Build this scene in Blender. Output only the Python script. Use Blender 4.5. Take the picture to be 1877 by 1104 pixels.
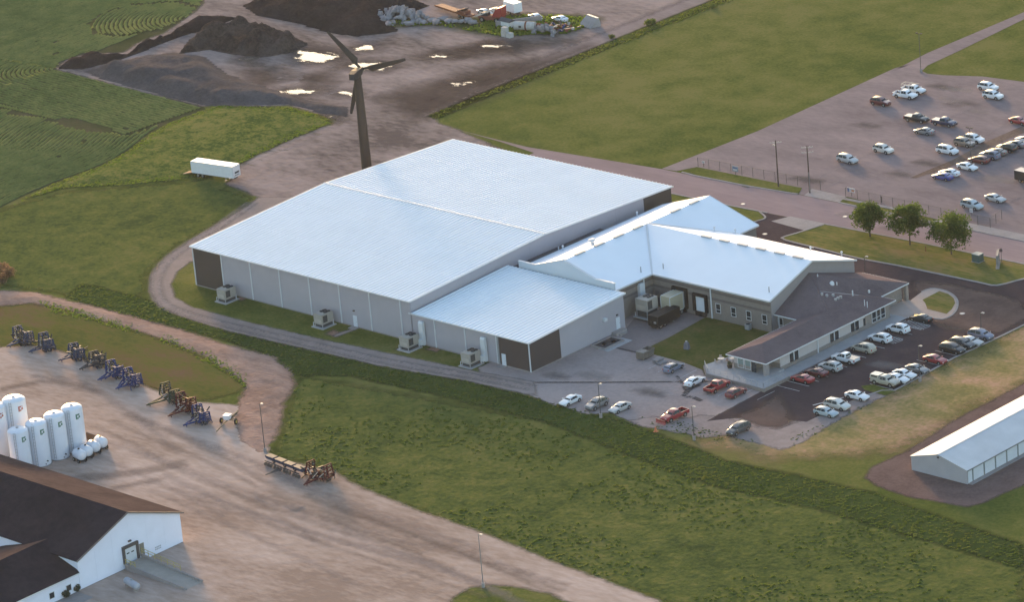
import bpy, bmesh, math, random
import numpy as np
from mathutils import Vector, Matrix
random.seed(7); RNG = np.random.default_rng(11)
for o in list(bpy.data.objects): bpy.data.objects.remove(o)
SC = bpy.context.scene; COL = SC.collection
R = math.radians

# ---------------------------------------------------------------- camera, sky, sun, exposure
CX, CY, FPX, PW = 938.5, 552.0, 7686.559, 1877.0
CO = np.array([543.39346, -513.96766, 281.56693])
C_RT = np.array([0.72507640, 0.68338776, -0.08511982])
C_UP = np.array([-0.17941902, 0.30678801, 0.93471382])
C_FW = np.array([-0.66488572, 0.66246682, -0.34505751])
cam = bpy.data.cameras.new('camera'); co = bpy.data.objects.new('camera', cam); COL.objects.link(co)
M = Matrix.Identity(4)
for i in range(3):
    M[i][0], M[i][1], M[i][2], M[i][3] = C_RT[i], C_UP[i], -C_FW[i], CO[i]
co.matrix_world = M
cam.sensor_width = 36.0; cam.lens = FPX / PW * 36.0
cam.clip_start = 5.0; cam.clip_end = 40000.0
SC.camera = co
SUN_EL = R(9.0); SUN_DIR = np.array([-0.838, 0.545])            # towards the sun, on the ground
world = bpy.data.worlds.new("World"); SC.world = world; world.use_nodes = True
wn = world.node_tree; bg = wn.nodes['Background']
sky = wn.nodes.new('ShaderNodeTexSky'); sky.sky_type = 'NISHITA'; sky.sun_disc = False
sky.sun_elevation = SUN_EL; sky.sun_rotation = math.atan2(SUN_DIR[0], SUN_DIR[1])
sky.altitude = 300.0; sky.air_density = 1.0; sky.dust_density = 1.6; sky.ozone_density = 1.0
wn.links.new(sky.outputs['Color'], bg.inputs['Color']); bg.inputs['Strength'].default_value = 0.15
sun = bpy.data.lights.new('sun', 'SUN'); sun.energy = 2.5; sun.angle = R(7.0); sun.color = (1.0, 0.66, 0.34)
so = bpy.data.objects.new('sun', sun); COL.objects.link(so)
sd = Vector((SUN_DIR[0]*math.cos(SUN_EL), SUN_DIR[1]*math.cos(SUN_EL), math.sin(SUN_EL)))
so.rotation_euler = sd.to_track_quat('Z', 'Y').to_euler(); so.location = (0, 0, 400)
SC.view_settings.view_transform = 'Standard'; SC.view_settings.look = 'None'
SC.view_settings.gamma = 1.0; SC.view_settings.use_curve_mapping = False
SC.view_settings.exposure = 1.72
SC.render.engine = 'CYCLES'
SC.cycles.max_bounces = 5; SC.cycles.diffuse_bounces = 2; SC.cycles.glossy_bounces = 3
SC.cycles.transparent_max_bounces = 12; SC.cycles.use_denoising = True
try: SC.cycles.volume_bounces = 0
except Exception: pass

# ---------------------------------------------------------------- where things stand: a sight line met with a plane
def _ray(px, py): return C_FW + C_RT*(px-CX)/FPX - C_UP*(py-CY)/FPX
def G(px, py, z=0.0):
    d = _ray(px, py); p = CO + d*(z-CO[2])/d[2]; return (float(p[0]), float(p[1]), float(p[2]))
def onX(px, py, x):
    d = _ray(px, py); p = CO + d*(x-CO[0])/d[0]; return (float(p[0]), float(p[1]), float(p[2]))
def onY(px, py, y):
    d = _ray(px, py); p = CO + d*(y-CO[1])/d[1]; return (float(p[0]), float(p[1]), float(p[2]))
def GP(*pts): return [G(*p)[:2] for p in pts]

# ---------------------------------------------------------------- materials
MATS = {}
# overall tint of each ground colour, found by comparing with the place
TONE = dict(mat_grass=(1.16,1.18,1.1), mat_bank_grass=(1.0,.98,1.1), mat_bank_leaf=(.7,.8,.6), mat_oval_grass=(1.0,.95,1.1), mat_dirt=(1.0,.95,.96),
    mat_mud=(.75,.70,.70), mat_gravel_road=(.82,.78,.82), mat_gravel_track=(1.0,.95,.95), mat_old_asphalt=(1.03,.96,1.0), mat_gravel_yard=(1.42,1.30,1.22),
    mat_street_asphalt=(1.45,1.32,1.36), mat_ditch_grass=(.9,.95,.85), mat_weed_leaf=(.72,.74,.62), mat_meadow_leaf=(.72,.74,.68), mat_meadow=(1.22,1.15,1.2), mat_dark_shingle=(.60,.57,.68),
    mat_dry_grass=(2.1,1.75,1.95), mat_front_lawn=(1.12,1.12,1.12), mat_courtyard_lawn=(.9,.9,.75), mat_pavement_edge=(1.8,1.65,1.6), mat_dock_concrete=(1.1,1.0,1.0),
    mat_bare_bank=(1.3,1.12,1.05), mat_new_asphalt=(.95,.88,.92), mat_wheel_rut=(.9,.86,.87), mat_pale_gravel=(1.0,.95,.96), mat_shingle=(1.42,1.24,1.24), mat_sunlit_shingle=(.8,.75,.76),
    mat_gray_spoil=(.80,.76,.78), mat_pale_mark=(.9,.84,.84), mat_weeds=(.8,.85,.7), mat_field_edge=(.8,.85,.7), mat_crop_soil=(1.5,1.5,1.6), mat_crop_leaves=(1.65,1.42,1.95), mat_worn_line=(.9,.85,.88),
    mat_storage_gravel=(1.15,.98,.92), mat_tyre_mark=(1.0,.94,.92), mat_courtyard_lawn2=(1,1,1), mat_black_soil=(.62,.60,.66), mat_dug_soil=(.66,.64,.68))
def _new(name):
    m = bpy.data.materials.new(name); m.use_nodes = True; nt = m.node_tree
    return m, nt, nt.nodes['Principled BSDF']
def N(nt, t, **k):
    n = nt.nodes.new(t)
    for a, v in k.items():
        if a in n.inputs: n.inputs[a].default_value = v
        else: setattr(n, a, v)
    return n
def c4(c): return (c[0], c[1], c[2], 1.0)
def plain(name, col, rough=0.6, metal=0.0, spec=0.5, dirt=0.12, dscale=0.8, emit=None):
    """a surface with one colour, a little uneven: noise shifts its value"""
    if name in MATS: return MATS[name]
    m, nt, b = _new(name)
    tc = N(nt, 'ShaderNodeTexCoord'); n = N(nt, 'ShaderNodeTexNoise', Scale=dscale, Detail=5.0, Roughness=0.6)
    nt.links.new(tc.outputs['Object'], n.inputs['Vector'])
    mr = N(nt, 'ShaderNodeMapRange'); mr.inputs['From Min'].default_value = 0.3; mr.inputs['From Max'].default_value = 0.7
    mr.inputs['To Min'].default_value = 1-dirt; mr.inputs['To Max'].default_value = 1+dirt*0.6
    nt.links.new(n.outputs['Fac'], mr.inputs['Value'])
    mx = N(nt, 'ShaderNodeMix', data_type='RGBA', blend_type='MULTIPLY'); mx.inputs[0].default_value = 1.0
    mx.inputs[6].default_value = c4(col); nt.links.new(mr.outputs['Result'], mx.inputs[7])
    nt.links.new(mx.outputs[2], b.inputs['Base Color'])
    b.inputs['Roughness'].default_value = rough; b.inputs['Metallic'].default_value = metal
    b.inputs['Specular IOR Level'].default_value = spec if rough < .8 else 0.0
    MATS[name] = m; return m
def ribbed(name, col, pitch, axis, depth=0.03, rough=0.5, metal=0.0, dirt=0.1, spec=0.5):
    """sheet metal or siding with fine corrugation along one world axis"""
    if name in MATS: return MATS[name]
    m = plain(name, col, rough, metal, spec, dirt, 0.25); nt = m.node_tree; b = nt.nodes['Principled BSDF']
    g = N(nt, 'ShaderNodeNewGeometry'); s = N(nt, 'ShaderNodeSeparateXYZ'); nt.links.new(g.outputs['Position'], s.inputs[0])
    mm = N(nt, 'ShaderNodeMath', operation='MULTIPLY'); mm.inputs[1].default_value = 2*math.pi/pitch
    if axis == 'XY':
        a = N(nt, 'ShaderNodeMath', operation='ADD'); nt.links.new(s.outputs['X'], a.inputs[0]); nt.links.new(s.outputs['Y'], a.inputs[1])
        nt.links.new(a.outputs[0], mm.inputs[0])
    else: nt.links.new(s.outputs[axis], mm.inputs[0])
    sn = N(nt, 'ShaderNodeMath', operation='SINE'); nt.links.new(mm.outputs[0], sn.inputs[0])
    bp = N(nt, 'ShaderNodeBump'); bp.inputs['Strength'].default_value = 0.5; bp.inputs['Distance'].default_value = depth
    nt.links.new(sn.outputs[0], bp.inputs['Height']); nt.links.new(bp.outputs[0], b.inputs['Normal'])
    return m
def ground(name, cols, s1=0.03, s2=0.25, s3=2.2, rough=0.95, bump=0.15, edge=None, stretch=None, contrast=1.0, spec=0.0, bscale=None, weights=(1.0, 0.8, 0.6), amax=1.0):
    """soil, grass, gravel, asphalt: three colours spread by noise of three sizes; edge=(ragged, soft) makes a ragged border from the 'edge' distance"""
    k = TONE.get(name, (1, 1, 1)); cols = [tuple(a*b*.92 for a, b in zip(c, k)) for c in cols]
    m, nt, b = _new(name)
    g = N(nt, 'ShaderNodeNewGeometry')
    vec = g.outputs['Position']
    if stretch:
        mp = N(nt, 'ShaderNodeMapping'); mp.inputs['Rotation'].default_value = (0, 0, stretch[0]); mp.inputs['Scale'].default_value = (stretch[1], 1, 1)
        nt.links.new(vec, mp.inputs['Vector']); vec = mp.outputs[0]
    outs = []
    for s, d in ((s1, 6.0), (s2, 5.0), (s3, 3.0)):
        n = N(nt, 'ShaderNodeTexNoise', Scale=s, Detail=d, Roughness=0.62); nt.links.new(vec, n.inputs['Vector']); outs.append(n.outputs['Fac'])
    acc = None
    for o_, w in zip(outs, weights):
        mm = N(nt, 'ShaderNodeMath', operation='MULTIPLY'); nt.links.new(o_, mm.inputs[0]); mm.inputs[1].default_value = w
        if acc is None: acc = mm.outputs[0]
        else:
            ad = N(nt, 'ShaderNodeMath', operation='ADD'); nt.links.new(acc, ad.inputs[0]); nt.links.new(mm.outputs[0], ad.inputs[1]); acc = ad.outputs[0]
    mr = N(nt, 'ShaderNodeMapRange'); h = sum(weights)*0.5; sp = sum(weights)*0.095/contrast
    mr.inputs['From Min'].default_value = h-sp; mr.inputs['From Max'].default_value = h+sp
    nt.links.new(acc, mr.inputs['Value'])
    cr = N(nt, 'ShaderNodeValToRGB'); el = cr.color_ramp.elements
    el[0].color = c4(cols[0]); el[-1].color = c4(cols[-1])
    for i, c in enumerate(cols[1:-1]):
        e = el.new((i+1)/(len(cols)-1)); e.color = c4(c)
    nt.links.new(mr.outputs['Result'], cr.inputs['Fac']); nt.links.new(cr.outputs['Color'], b.inputs['Base Color'])
    b.inputs['Roughness'].default_value = rough; b.inputs['Specular IOR Level'].default_value = spec
    if bump:
        nb = N(nt, 'ShaderNodeTexNoise', Scale=bscale or s3*0.6, Detail=4.0, Roughness=0.65); nt.links.new(g.outputs['Position'], nb.inputs['Vector'])
        bp = N(nt, 'ShaderNodeBump'); bp.inputs['Strength'].default_value = 0.9; bp.inputs['Distance'].default_value = bump
        nt.links.new(nb.outputs['Fac'], bp.inputs['Height']); nt.links.new(bp.outputs[0], b.inputs['Normal'])
    if edge:
        at = N(nt, 'ShaderNodeAttribute', attribute_name='edge')
        ne = N(nt, 'ShaderNodeTexNoise', Scale=edge[2] if len(edge) > 2 else 0.35, Detail=6.0, Roughness=0.7); nt.links.new(g.outputs['Position'], ne.inputs['Vector'])
        ma = N(nt, 'ShaderNodeMath', operation='MULTIPLY_ADD'); nt.links.new(ne.outputs['Fac'], ma.inputs[0]); ma.inputs[1].default_value = edge[0]*2; ma.inputs[2].default_value = -edge[0]
        ad = N(nt, 'ShaderNodeMath', operation='ADD'); nt.links.new(ma.outputs[0], ad.inputs[0]); nt.links.new(at.outputs['Fac'], ad.inputs[1])
        m2 = N(nt, 'ShaderNodeMapRange'); m2.inputs['From Min'].default_value = -edge[1]; m2.inputs['From Max'].default_value = edge[1]
        m2.inputs['To Max'].default_value = amax; nt.links.new(ad.outputs[0], m2.inputs['Value']); nt.links.new(m2.outputs['Result'], b.inputs['Alpha'])
    MATS[name] = m; return m
def leaf(name, cols, s1=.06, s2=.5, s3=2.0, contrast=1.0):
    """blades and leaves: light passes through them"""
    m = ground(name, cols, s1, s2, s3, bump=0, contrast=contrast); nt = m.node_tree; b = nt.nodes['Principled BSDF']; out = nt.nodes['Material Output']
    src = b.inputs['Base Color'].links[0].from_socket; d = N(nt, 'ShaderNodeBsdfDiffuse'); t = N(nt, 'ShaderNodeBsdfTranslucent'); mx = N(nt, 'ShaderNodeMixShader'); mx.inputs[0].default_value = .5
    br = N(nt, 'ShaderNodeMix', data_type='RGBA', blend_type='MULTIPLY'); br.inputs[0].default_value = 1.0; br.inputs[7].default_value = (1.7, 1.7, 1.7, 1); nt.links.new(src, br.inputs[6]); src = br.outputs[2]; nt.links.new(src, d.inputs[0]); nt.links.new(src, t.inputs[0]); nt.links.new(d.outputs[0], mx.inputs[1]); nt.links.new(t.outputs[0], mx.inputs[2]); nt.links.new(mx.outputs[0], out.inputs[0]); nt.nodes.remove(b)
    return m
def paint(name, col, metal=0.0):
    if name in MATS: return MATS[name]
    m = plain(name, col, 0.32, metal, 0.5, 0.06, 1.5)
    b = m.node_tree.nodes['Principled BSDF']; b.inputs['Coat Weight'].default_value = 0.6; b.inputs['Coat Roughness'].default_value = 0.08
    return m

# ---------------------------------------------------------------- meshes
class MB:
    def __init__(s): s.v = []; s.f = []; s.m = []
    def add(s, vs, fs, mi=0):
        o = len(s.v); s.v.extend([tuple(map(float, p)) for p in vs])
        for f in fs: s.f.append([i+o for i in f]); s.m.append(mi)
    def quad(s, a, b, c, d, mi=0): s.add([a, b, c, d], [(0, 1, 2, 3)], mi)
    def box(s, x0, x1, y0, y1, z0, z1, mi=0):
        s.add([(x0,y0,z0),(x1,y0,z0),(x1,y1,z0),(x0,y1,z0),(x0,y0,z1),(x1,y0,z1),(x1,y1,z1),(x0,y1,z1)],
              [(3,2,1,0),(4,5,6,7),(0,1,5,4),(1,2,6,5),(2,3,7,6),(3,0,4,7)], mi)
    def beam(s, a, b, w, h=None, mi=0):
        h = h or w; a = Vector(a); b = Vector(b); d = (b-a).normalized()
        u = d.cross(Vector((0, 0, 1))); u = Vector((1, 0, 0)) if u.length < 1e-4 else u.normalized(); v = u.cross(d)
        u = u*w/2; v = v*h/2
        s.add([a-u-v, a+u-v, a+u+v, a-u+v, b-u-v, b+u-v, b+u+v, b-u+v], [(3,2,1,0),(4,5,6,7),(0,1,5,4),(1,2,6,5),(2,3,7,6),(3,0,4,7)], mi)
    def tube(s, a, b, r0, r1=None, n=8, mi=0, cap=True):
        r1 = r0 if r1 is None else r1; a = Vector(a); b = Vector(b); d = (b-a).normalized()
        u = d.cross(Vector((0, 0, 1))); u = Vector((1, 0, 0)) if u.length < 1e-4 else u.normalized(); v = d.cross(u)
        vs = []
        for p, r in ((a, r0), (b, r1)):
            for k in range(n):
                t = 2*math.pi*k/n; vs.append(p+u*(r*math.cos(t))+v*(r*math.sin(t)))
        fs = [(k, (k+1) % n, n+(k+1) % n, n+k) for k in range(n)]
        if cap: fs += [tuple(range(n-1, -1, -1)), tuple(range(n, 2*n))]
        s.add(vs, fs, mi)
    def lathe(s, prof, n=20, c=(0, 0, 0), mi=0):
        vs = []
        for r, z in prof:
            for k in range(n):
                t = 2*math.pi*k/n; vs.append((c[0]+r*math.cos(t), c[1]+r*math.sin(t), c[2]+z))
        fs = []
        for i in range(len(prof)-1):
            for k in range(n): fs.append((i*n+k, i*n+(k+1) % n, (i+1)*n+(k+1) % n, (i+1)*n+k))
        fs.append(tuple(range(n-1, -1, -1))); q = (len(prof)-1)*n; fs.append(tuple(range(q, q+n)))
        s.add(vs, fs, mi)
    def prism(s, poly, z0, z1, mi=0):
        n = len(poly); a = sum(poly[i][0]*poly[(i+1) % n][1]-poly[(i+1) % n][0]*poly[i][1] for i in range(n))
        if a < 0: poly = poly[::-1]
        s.add([(p[0], p[1], z0) for p in poly]+[(p[0], p[1], z1) for p in poly],
              [tuple(range(n-1, -1, -1)), tuple(range(n, 2*n))]+[(i, (i+1) % n, n+(i+1) % n, n+i) for i in range(n)], mi)
    def mesh(s, name, smooth=None):
        me = bpy.data.meshes.new(name); me.from_pydata(s.v, [], s.f); me.polygons.foreach_set('material_index', s.m)
        if smooth is not None:
            me.polygons.foreach_set('use_smooth', [True]*len(s.f)); me.update()
            try: me.set_sharp_from_angle(angle=R(smooth))
            except Exception: pass
        me.update(); return me
def link(name, me, mats=(), parent=None, loc=None, rz=None, **props):
    o = bpy.data.objects.new(name, me); COL.objects.link(o)
    if me is not None and mats and len(me.materials) == 0:
        for m in mats: me.materials.append(m)
    if parent: o.parent = parent
    if loc is not None: o.location = loc
    if rz is not None: o.rotation_euler = (0, 0, rz)
    for k, v in props.items(): o[k] = v
    return o
def obj(name, mb, mats, parent=None, smooth=None, **k):
    if not isinstance(mats, (list, tuple)): mats = [mats]
    return link(name, mb.mesh(name, smooth), mats, parent, **k)
def thing(name, label, cat, loc=(0, 0, 0), rz=0.0, group=None):
    o = link(name, None, (), None, loc, rz, label=label, category=cat)
    o.empty_display_size = 0.5
    if group: o['group'] = group
    return o
def sdist(P, poly):
    poly = np.asarray(poly, float); A = poly; Bp = np.roll(poly, -1, 0)
    best = np.full(len(P), 1e18); ins = np.zeros(len(P), bool)
    for a, b in zip(A, Bp):
        e = b-a; w = P-a; t = np.clip((w@e)/max(e@e, 1e-12), 0, 1); d = w-t[:, None]*e
        best = np.minimum(best, (d*d).sum(1))
        c = ((a[1] <= P[:, 1]) & (b[1] > P[:, 1])) | ((b[1] <= P[:, 1]) & (a[1] > P[:, 1]))
        with np.errstate(divide='ignore', invalid='ignore'):
            xx = a[0]+(P[:, 1]-a[1])*(b[0]-a[0])/(b[1]-a[1])
        ins ^= c & (P[:, 0] < xx)
    d = np.sqrt(best); return np.where(ins, d, -d)
def vnoise(P, s, seed=0, octaves=4):
    """value noise on the plane, for relief"""
    out = np.zeros(len(P)); amp = 1.0; tot = 0.0
    for o_ in range(octaves):
        r = np.random.default_rng(seed+o_*17); T = r.random((64, 64))
        q = P*s*(2**o_); i = np.floor(q).astype(int); f = q-i; f = f*f*(3-2*f)
        x0, y0 = i[:, 0] % 64, i[:, 1] % 64; x1, y1 = (x0+1) % 64, (y0+1) % 64
        v = (T[x0, y0]*(1-f[:, 0])+T[x1, y0]*f[:, 0])*(1-f[:, 1])+(T[x0, y1]*(1-f[:, 0])+T[x1, y1]*f[:, 0])*f[:, 1]
        out += amp*v; tot += amp; amp *= 0.5
    return out/tot
def sheet(name, poly, mat, z, cell=1.3, margin=2.0, hfn=None, smooth=False, kind='structure'):
    poly = np.asarray(poly, float); lo = poly.min(0)-margin; hi = poly.max(0)+margin
    nx, ny = [int(np.ceil((hi[i]-lo[i])/cell))+1 for i in (0, 1)]
    gx, gy = np.meshgrid(lo[0]+np.arange(nx)*cell, lo[1]+np.arange(ny)*cell, indexing='ij')
    P = np.stack([gx.ravel(), gy.ravel()], 1); sdv = sdist(P, poly)
    idx = np.arange(nx*ny).reshape(nx, ny)
    q = np.stack([idx[:-1, :-1], idx[1:, :-1], idx[1:, 1:], idx[:-1, 1:]], -1).reshape(-1, 4)
    q = q[(sdv[q] > -margin).any(1)]
    used, inv = np.unique(q, return_inverse=True); inv = inv.reshape(q.shape)
    zz = np.full(len(used), float(z))
    if hfn is not None: zz = zz+hfn(P[used], sdv[used])
    co_ = np.column_stack([P[used], zz]); nf = len(q)
    me = bpy.data.meshes.new(name); me.vertices.add(len(used)); me.vertices.foreach_set('co', co_.ravel())
    me.loops.add(nf*4); me.loops.foreach_set('vertex_index', inv.ravel().astype(np.int32))
    me.polygons.add(nf); me.polygons.foreach_set('loop_start', np.arange(0, nf*4, 4, dtype=np.int32)); me.polygons.foreach_set('loop_total', np.full(nf, 4, np.int32))
    if smooth: me.polygons.foreach_set('use_smooth', np.ones(nf, bool))
    me.update(calc_edges=True)
    at = me.attributes.new('edge', 'FLOAT', 'POINT'); at.data.foreach_set('value', sdv[used].astype(np.float32))
    return link(name, me, [mat], kind=kind)
def flat(name, poly, mat, z, kind='structure', parent=None):
    n = len(poly); a = sum(poly[i][0]*poly[(i+1) % n][1]-poly[(i+1) % n][0]*poly[i][1] for i in range(n))
    if a < 0: poly = poly[::-1]
    me = bpy.data.meshes.new(name); me.from_pydata([(p[0], p[1], z) for p in poly], [], [list(range(n))]); me.update()
    o = link(name, me, [mat], parent)
    if kind: o['kind'] = kind
    return o
def offs(pts, w):
    """points moved sideways by w along a polyline"""
    P = np.asarray(pts, float)[:, :2]; T = np.gradient(P, axis=0); T /= np.linalg.norm(T, axis=1)[:, None]+1e-9
    return P+np.stack([-T[:, 1], T[:, 0]], 1)*w
def smooth_line(pts, step=1.0):
    """Catmull-Rom through the points"""
    P = np.asarray(pts, float)[:, :2]; Q = np.vstack([2*P[0]-P[1], P, 2*P[-1]-P[-2]]); out = []
    for i in range(1, len(Q)-2):
        n = max(2, int(np.linalg.norm(Q[i+1]-Q[i])/step))
        for t in np.linspace(0, 1, n, endpoint=False):
            a, b, c, d = Q[i-1], Q[i], Q[i+1], Q[i+2]
            out.append(0.5*((2*b)+(c-a)*t+(2*a-5*b+4*c-d)*t*t+(3*b-a-3*c+d)*t**3))
    out.append(Q[-2]); return np.array(out)
def ribbon(name, pts, w, z0, z1, mat, kind='structure', step=0, parent=None):
    P = smooth_line(pts, step) if step else np.asarray(pts, float)[:, :2]
    L, Rr = offs(P, w/2), offs(P, -w/2); mb = MB(); n = len(P)
    vs = [(p[0], p[1], z1) for p in L]+[(p[0], p[1], z1) for p in Rr]; fs = [(n+i, n+i+1, i+1, i) for i in range(n-1)]
    if z1-z0 > 0.01:
        vs += [(p[0], p[1], z0) for p in L]+[(p[0], p[1], z0) for p in Rr]
        fs += [(i, i+1, 2*n+i+1, 2*n+i) for i in range(n-1)]+[(n+i+1, n+i, 3*n+i, 3*n+i+1) for i in range(n-1)]
        fs += [(0, 2*n, 3*n, n), (n-1, 2*n-1, 4*n-1, 3*n-1)]
    mb.add(vs, fs); o = obj(name, mb, mat, parent)
    if kind: o['kind'] = kind
    return o
# ---------------------------------------------------------------- ground materials
g_base = ground('mat_grass', [(.062,.078,.020),(.085,.097,.026),(.108,.112,.034),(.135,.126,.046)], .018, .12, 1.4, bump=.22, contrast=1.35)
g_bank = ground('mat_bank_grass', [(.052,.080,.018),(.088,.118,.026),(.135,.148,.038),(.17,.165,.05)], .06, .35, 1.5, bump=.6, edge=(2.0, .8), contrast=1.4, weights=(.8,1,1))
g_mead = ground('mat_meadow', [(.040,.058,.018),(.062,.084,.023),(.086,.104,.028),(.115,.120,.038)], .028, .24, 1.1, bump=.6, edge=(2.5, 1.5), contrast=1.05, weights=(.8,1,.8))
g_ditch = ground('mat_ditch_grass', [(.036,.054,.020),(.052,.072,.024),(.070,.090,.030)], .05, .3, 1.6, bump=.4, edge=(1.5, .8))
g_dry = ground('mat_dry_grass', [(.088,.094,.034),(.125,.118,.046),(.165,.135,.066),(.215,.155,.092)], .045, .16, 1.2, bump=.15, edge=(6.0, 3.5, .09), contrast=1.1)
g_lawn = ground('mat_front_lawn', [(.080,.092,.028),(.112,.116,.034),(.155,.138,.046),(.195,.140,.066)], .05, .2, 1.6, bump=.12, stretch=(0.0, .35))
g_oval = ground('mat_oval_grass', [(.082,.096,.024),(.115,.118,.028),(.135,.108,.040),(.15,.10,.055)], .05, .16, 1.4, bump=.2, edge=(1.2, .7), stretch=(.5, .5))
g_yardlawn = ground('mat_courtyard_lawn', [(.065,.08,.025),(.09,.098,.032),(.12,.11,.045),(.15,.12,.06)], .08, .25, 1.6, bump=.12)
g_soil = ground('mat_crop_soil', [(.030,.036,.014),(.040,.044,.019),(.055,.050,.028)], .03, .3, 1.6, bump=.2)
g_dirt = ground('mat_dirt', [(.12,.100,.093),(.20,.168,.156),(.265,.222,.208),(.31,.262,.246)], .028, .11, .8, bump=.3, edge=(1.2, .6), stretch=(.75, .4), contrast=1.05)
g_mud = ground('mat_mud', [(.085,.067,.06),(.125,.10,.09),(.18,.15,.137)], .06, .3, 1.3, bump=.5, edge=(4.5, 4.0, .14), stretch=(.75, .35), rough=.9, amax=.75)
g_road = ground('mat_gravel_road', [(.235,.198,.186),(.285,.243,.23),(.33,.285,.27)], .05, .25, 1.6, bump=.06, edge=(2.2, 1.6), stretch=(.78, .25))
g_track = ground('mat_gravel_track', [(.235,.20,.185),(.275,.238,.222),(.32,.275,.258)], .04, .3, 1.8, bump=.06, edge=(.55, .4))
g_yard = ground('mat_gravel_yard', [(.20,.158,.135),(.262,.215,.19),(.31,.262,.24),(.36,.31,.29)], .022, .09, .9, bump=.12, edge=(1.0, .6), stretch=(-.55, .35))
g_bankdirt = ground('mat_bare_bank', [(.19,.145,.125),(.255,.20,.175),(.32,.255,.225)], .06, .35, 1.5, bump=.4, edge=(1.4, .7), stretch=(-.2, .4))
g_dark = ground('mat_black_soil', [(.036,.029,.029),(.052,.042,.041),(.075,.060,.056)], .08, .5, 1.6, bump=.55)
g_pile = ground('mat_dug_soil', [(.040,.032,.032),(.062,.050,.047),(.10,.080,.07),(.13,.105,.095)], .10, .45, 1.6, bump=.6)
g_gray = ground('mat_gray_spoil', [(.085,.078,.080),(.112,.103,.105),(.145,.132,.132)], .06, .35, 1.4, bump=.4)
a_far = ground('mat_old_asphalt', [(.175,.150,.147),(.212,.184,.180),(.245,.212,.206),(.28,.24,.228)], .03, .12, 1.1, bump=.01, stretch=(.78, .4), contrast=.85)
a_street = ground('mat_street_asphalt', [(.165,.138,.138),(.19,.16,.16),(.22,.186,.183)], .03, .16, 1.2, bump=.01, stretch=(0, .2), contrast=.8)
a_new = ground('mat_new_asphalt', [(.062,.050,.052),(.075,.061,.064),(.098,.076,.076)], .03, .2, 1.4, bump=.01, contrast=.85)
a_brown = ground('mat_dusty_asphalt', [(.10,.070,.065),(.13,.092,.083),(.155,.11,.097)], .05, .2, 1.4, bump=.01, edge=(1.2, 1.0))
a_west = ground('mat_worn_pavement', [(.16,.142,.142),(.19,.17,.168),(.22,.195,.19)], .035, .15, 1.2, bump=.01, contrast=.9)
m_conc = ground('mat_concrete', [(.27,.245,.24),(.32,.29,.283),(.36,.325,.315)], .06, .4, 2.5, bump=.005, rough=.85)
m_conc_pink = ground('mat_walk_concrete', [(.36,.295,.265),(.41,.335,.30),(.45,.37,.33)], .08, .4, 2.5, bump=.005, rough=.85)
m_conc_blue = ground('mat_terrace_concrete', [(.34,.335,.345),(.38,.375,.385),(.42,.41,.42)], .1, .5, 2.5, bump=.005, rough=.7)
m_kerb = plain('mat_kerb', (.30,.275,.27), .85)
m_line = ground('mat_line_paint', [(.34,.33,.33),(.5,.49,.49),(.62,.61,.61)], .2, .8, 4.0, bump=0, rough=.8)
m_faint = ground('mat_worn_line', [(.225,.195,.188),(.27,.235,.222),(.34,.30,.28)], .2, .8, 3.0, bump=0, rough=.9)
m_water, _nt, _b = _new('mat_puddle'); _b.inputs['Base Color'].default_value = (.16,.13,.11,1); _b.inputs['Roughness'].default_value = .06; _b.inputs['IOR'].default_value = 1.33
_at = N(_nt, 'ShaderNodeAttribute', attribute_name='edge'); _g = N(_nt, 'ShaderNodeNewGeometry'); _n = N(_nt, 'ShaderNodeTexNoise', Scale=.5, Detail=6.0, Roughness=.7)
_mp = N(_nt, 'ShaderNodeMapping'); _mp.inputs['Rotation'].default_value = (0, 0, .75); _mp.inputs['Scale'].default_value = (.45, 1, 1)
_nt.links.new(_g.outputs['Position'], _mp.inputs[0]); _nt.links.new(_mp.outputs[0], _n.inputs[0])
_ma = N(_nt, 'ShaderNodeMath', operation='MULTIPLY_ADD'); _ma.inputs[1].default_value = 9.0; _ma.inputs[2].default_value = -5.3; _nt.links.new(_n.outputs['Fac'], _ma.inputs[0])
_ad = N(_nt, 'ShaderNodeMath', operation='ADD'); _nt.links.new(_ma.outputs[0], _ad.inputs[0]); _nt.links.new(_at.outputs['Fac'], _ad.inputs[1])
_mr = N(_nt, 'ShaderNodeMapRange'); _mr.inputs['From Min'].default_value = -.2; _mr.inputs['From Max'].default_value = .2; _nt.links.new(_ad.outputs[0], _mr.inputs['Value']); _nt.links.new(_mr.outputs['Result'], _b.inputs['Alpha'])

# ---------------------------------------------------------------- the ground and what lies on it
S = 'structure'
flat('ground', [(-3000,-3000),(3000,-3000),(3000,3000),(-3000,3000)], g_base, 0.0)
TIPW = [(374,196),(272,172),(185,148),(135,135),(102,126)]
TIPU = [(117,111),(157,98),(228,96),(257,76),(304,59),(357,22),(370,9)]
MEADB = [(377,200),(306,226),(271,247),(236,275),(188,302),(101,335),(47,358),(0,381),(-160,448)]
crop_poly = GP((430,-120)) + GP(*TIPU[::-1]) + GP(*TIPW[::-1]) + GP(*MEADB) + [(-190,-60),(-420,60),(-420,380),(-180,380)]
flat('crop_field', crop_poly, g_soil, .015)
dirt_poly = GP(*TIPW[::-1]) + GP((400,191),(443,196),(530,193),(585,209),(617,220),(612,222),(543,250),(471,283),(437,302),(433,322),(413,337),(474,362),(440,388)) + \
    [(-58,30),(-58,92),(-84,99.5),(-92,101)] + GP((790,212)) + [(-97.3,152),(-97.8,180),(-99,300),(-150,330)] + GP((430,-120)) + GP(*TIPU[::-1])
sheet('dirt_ground', dirt_poly, g_dirt, .03, cell=1.5)
sheet('gravel_road', [(-97.4,108),(-97.6,160),(-99,310),(-106,310),(-105,200),(-104.5,150),(-104,125),(-101,112)], g_road, .045, cell=1.2, margin=3)
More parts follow.
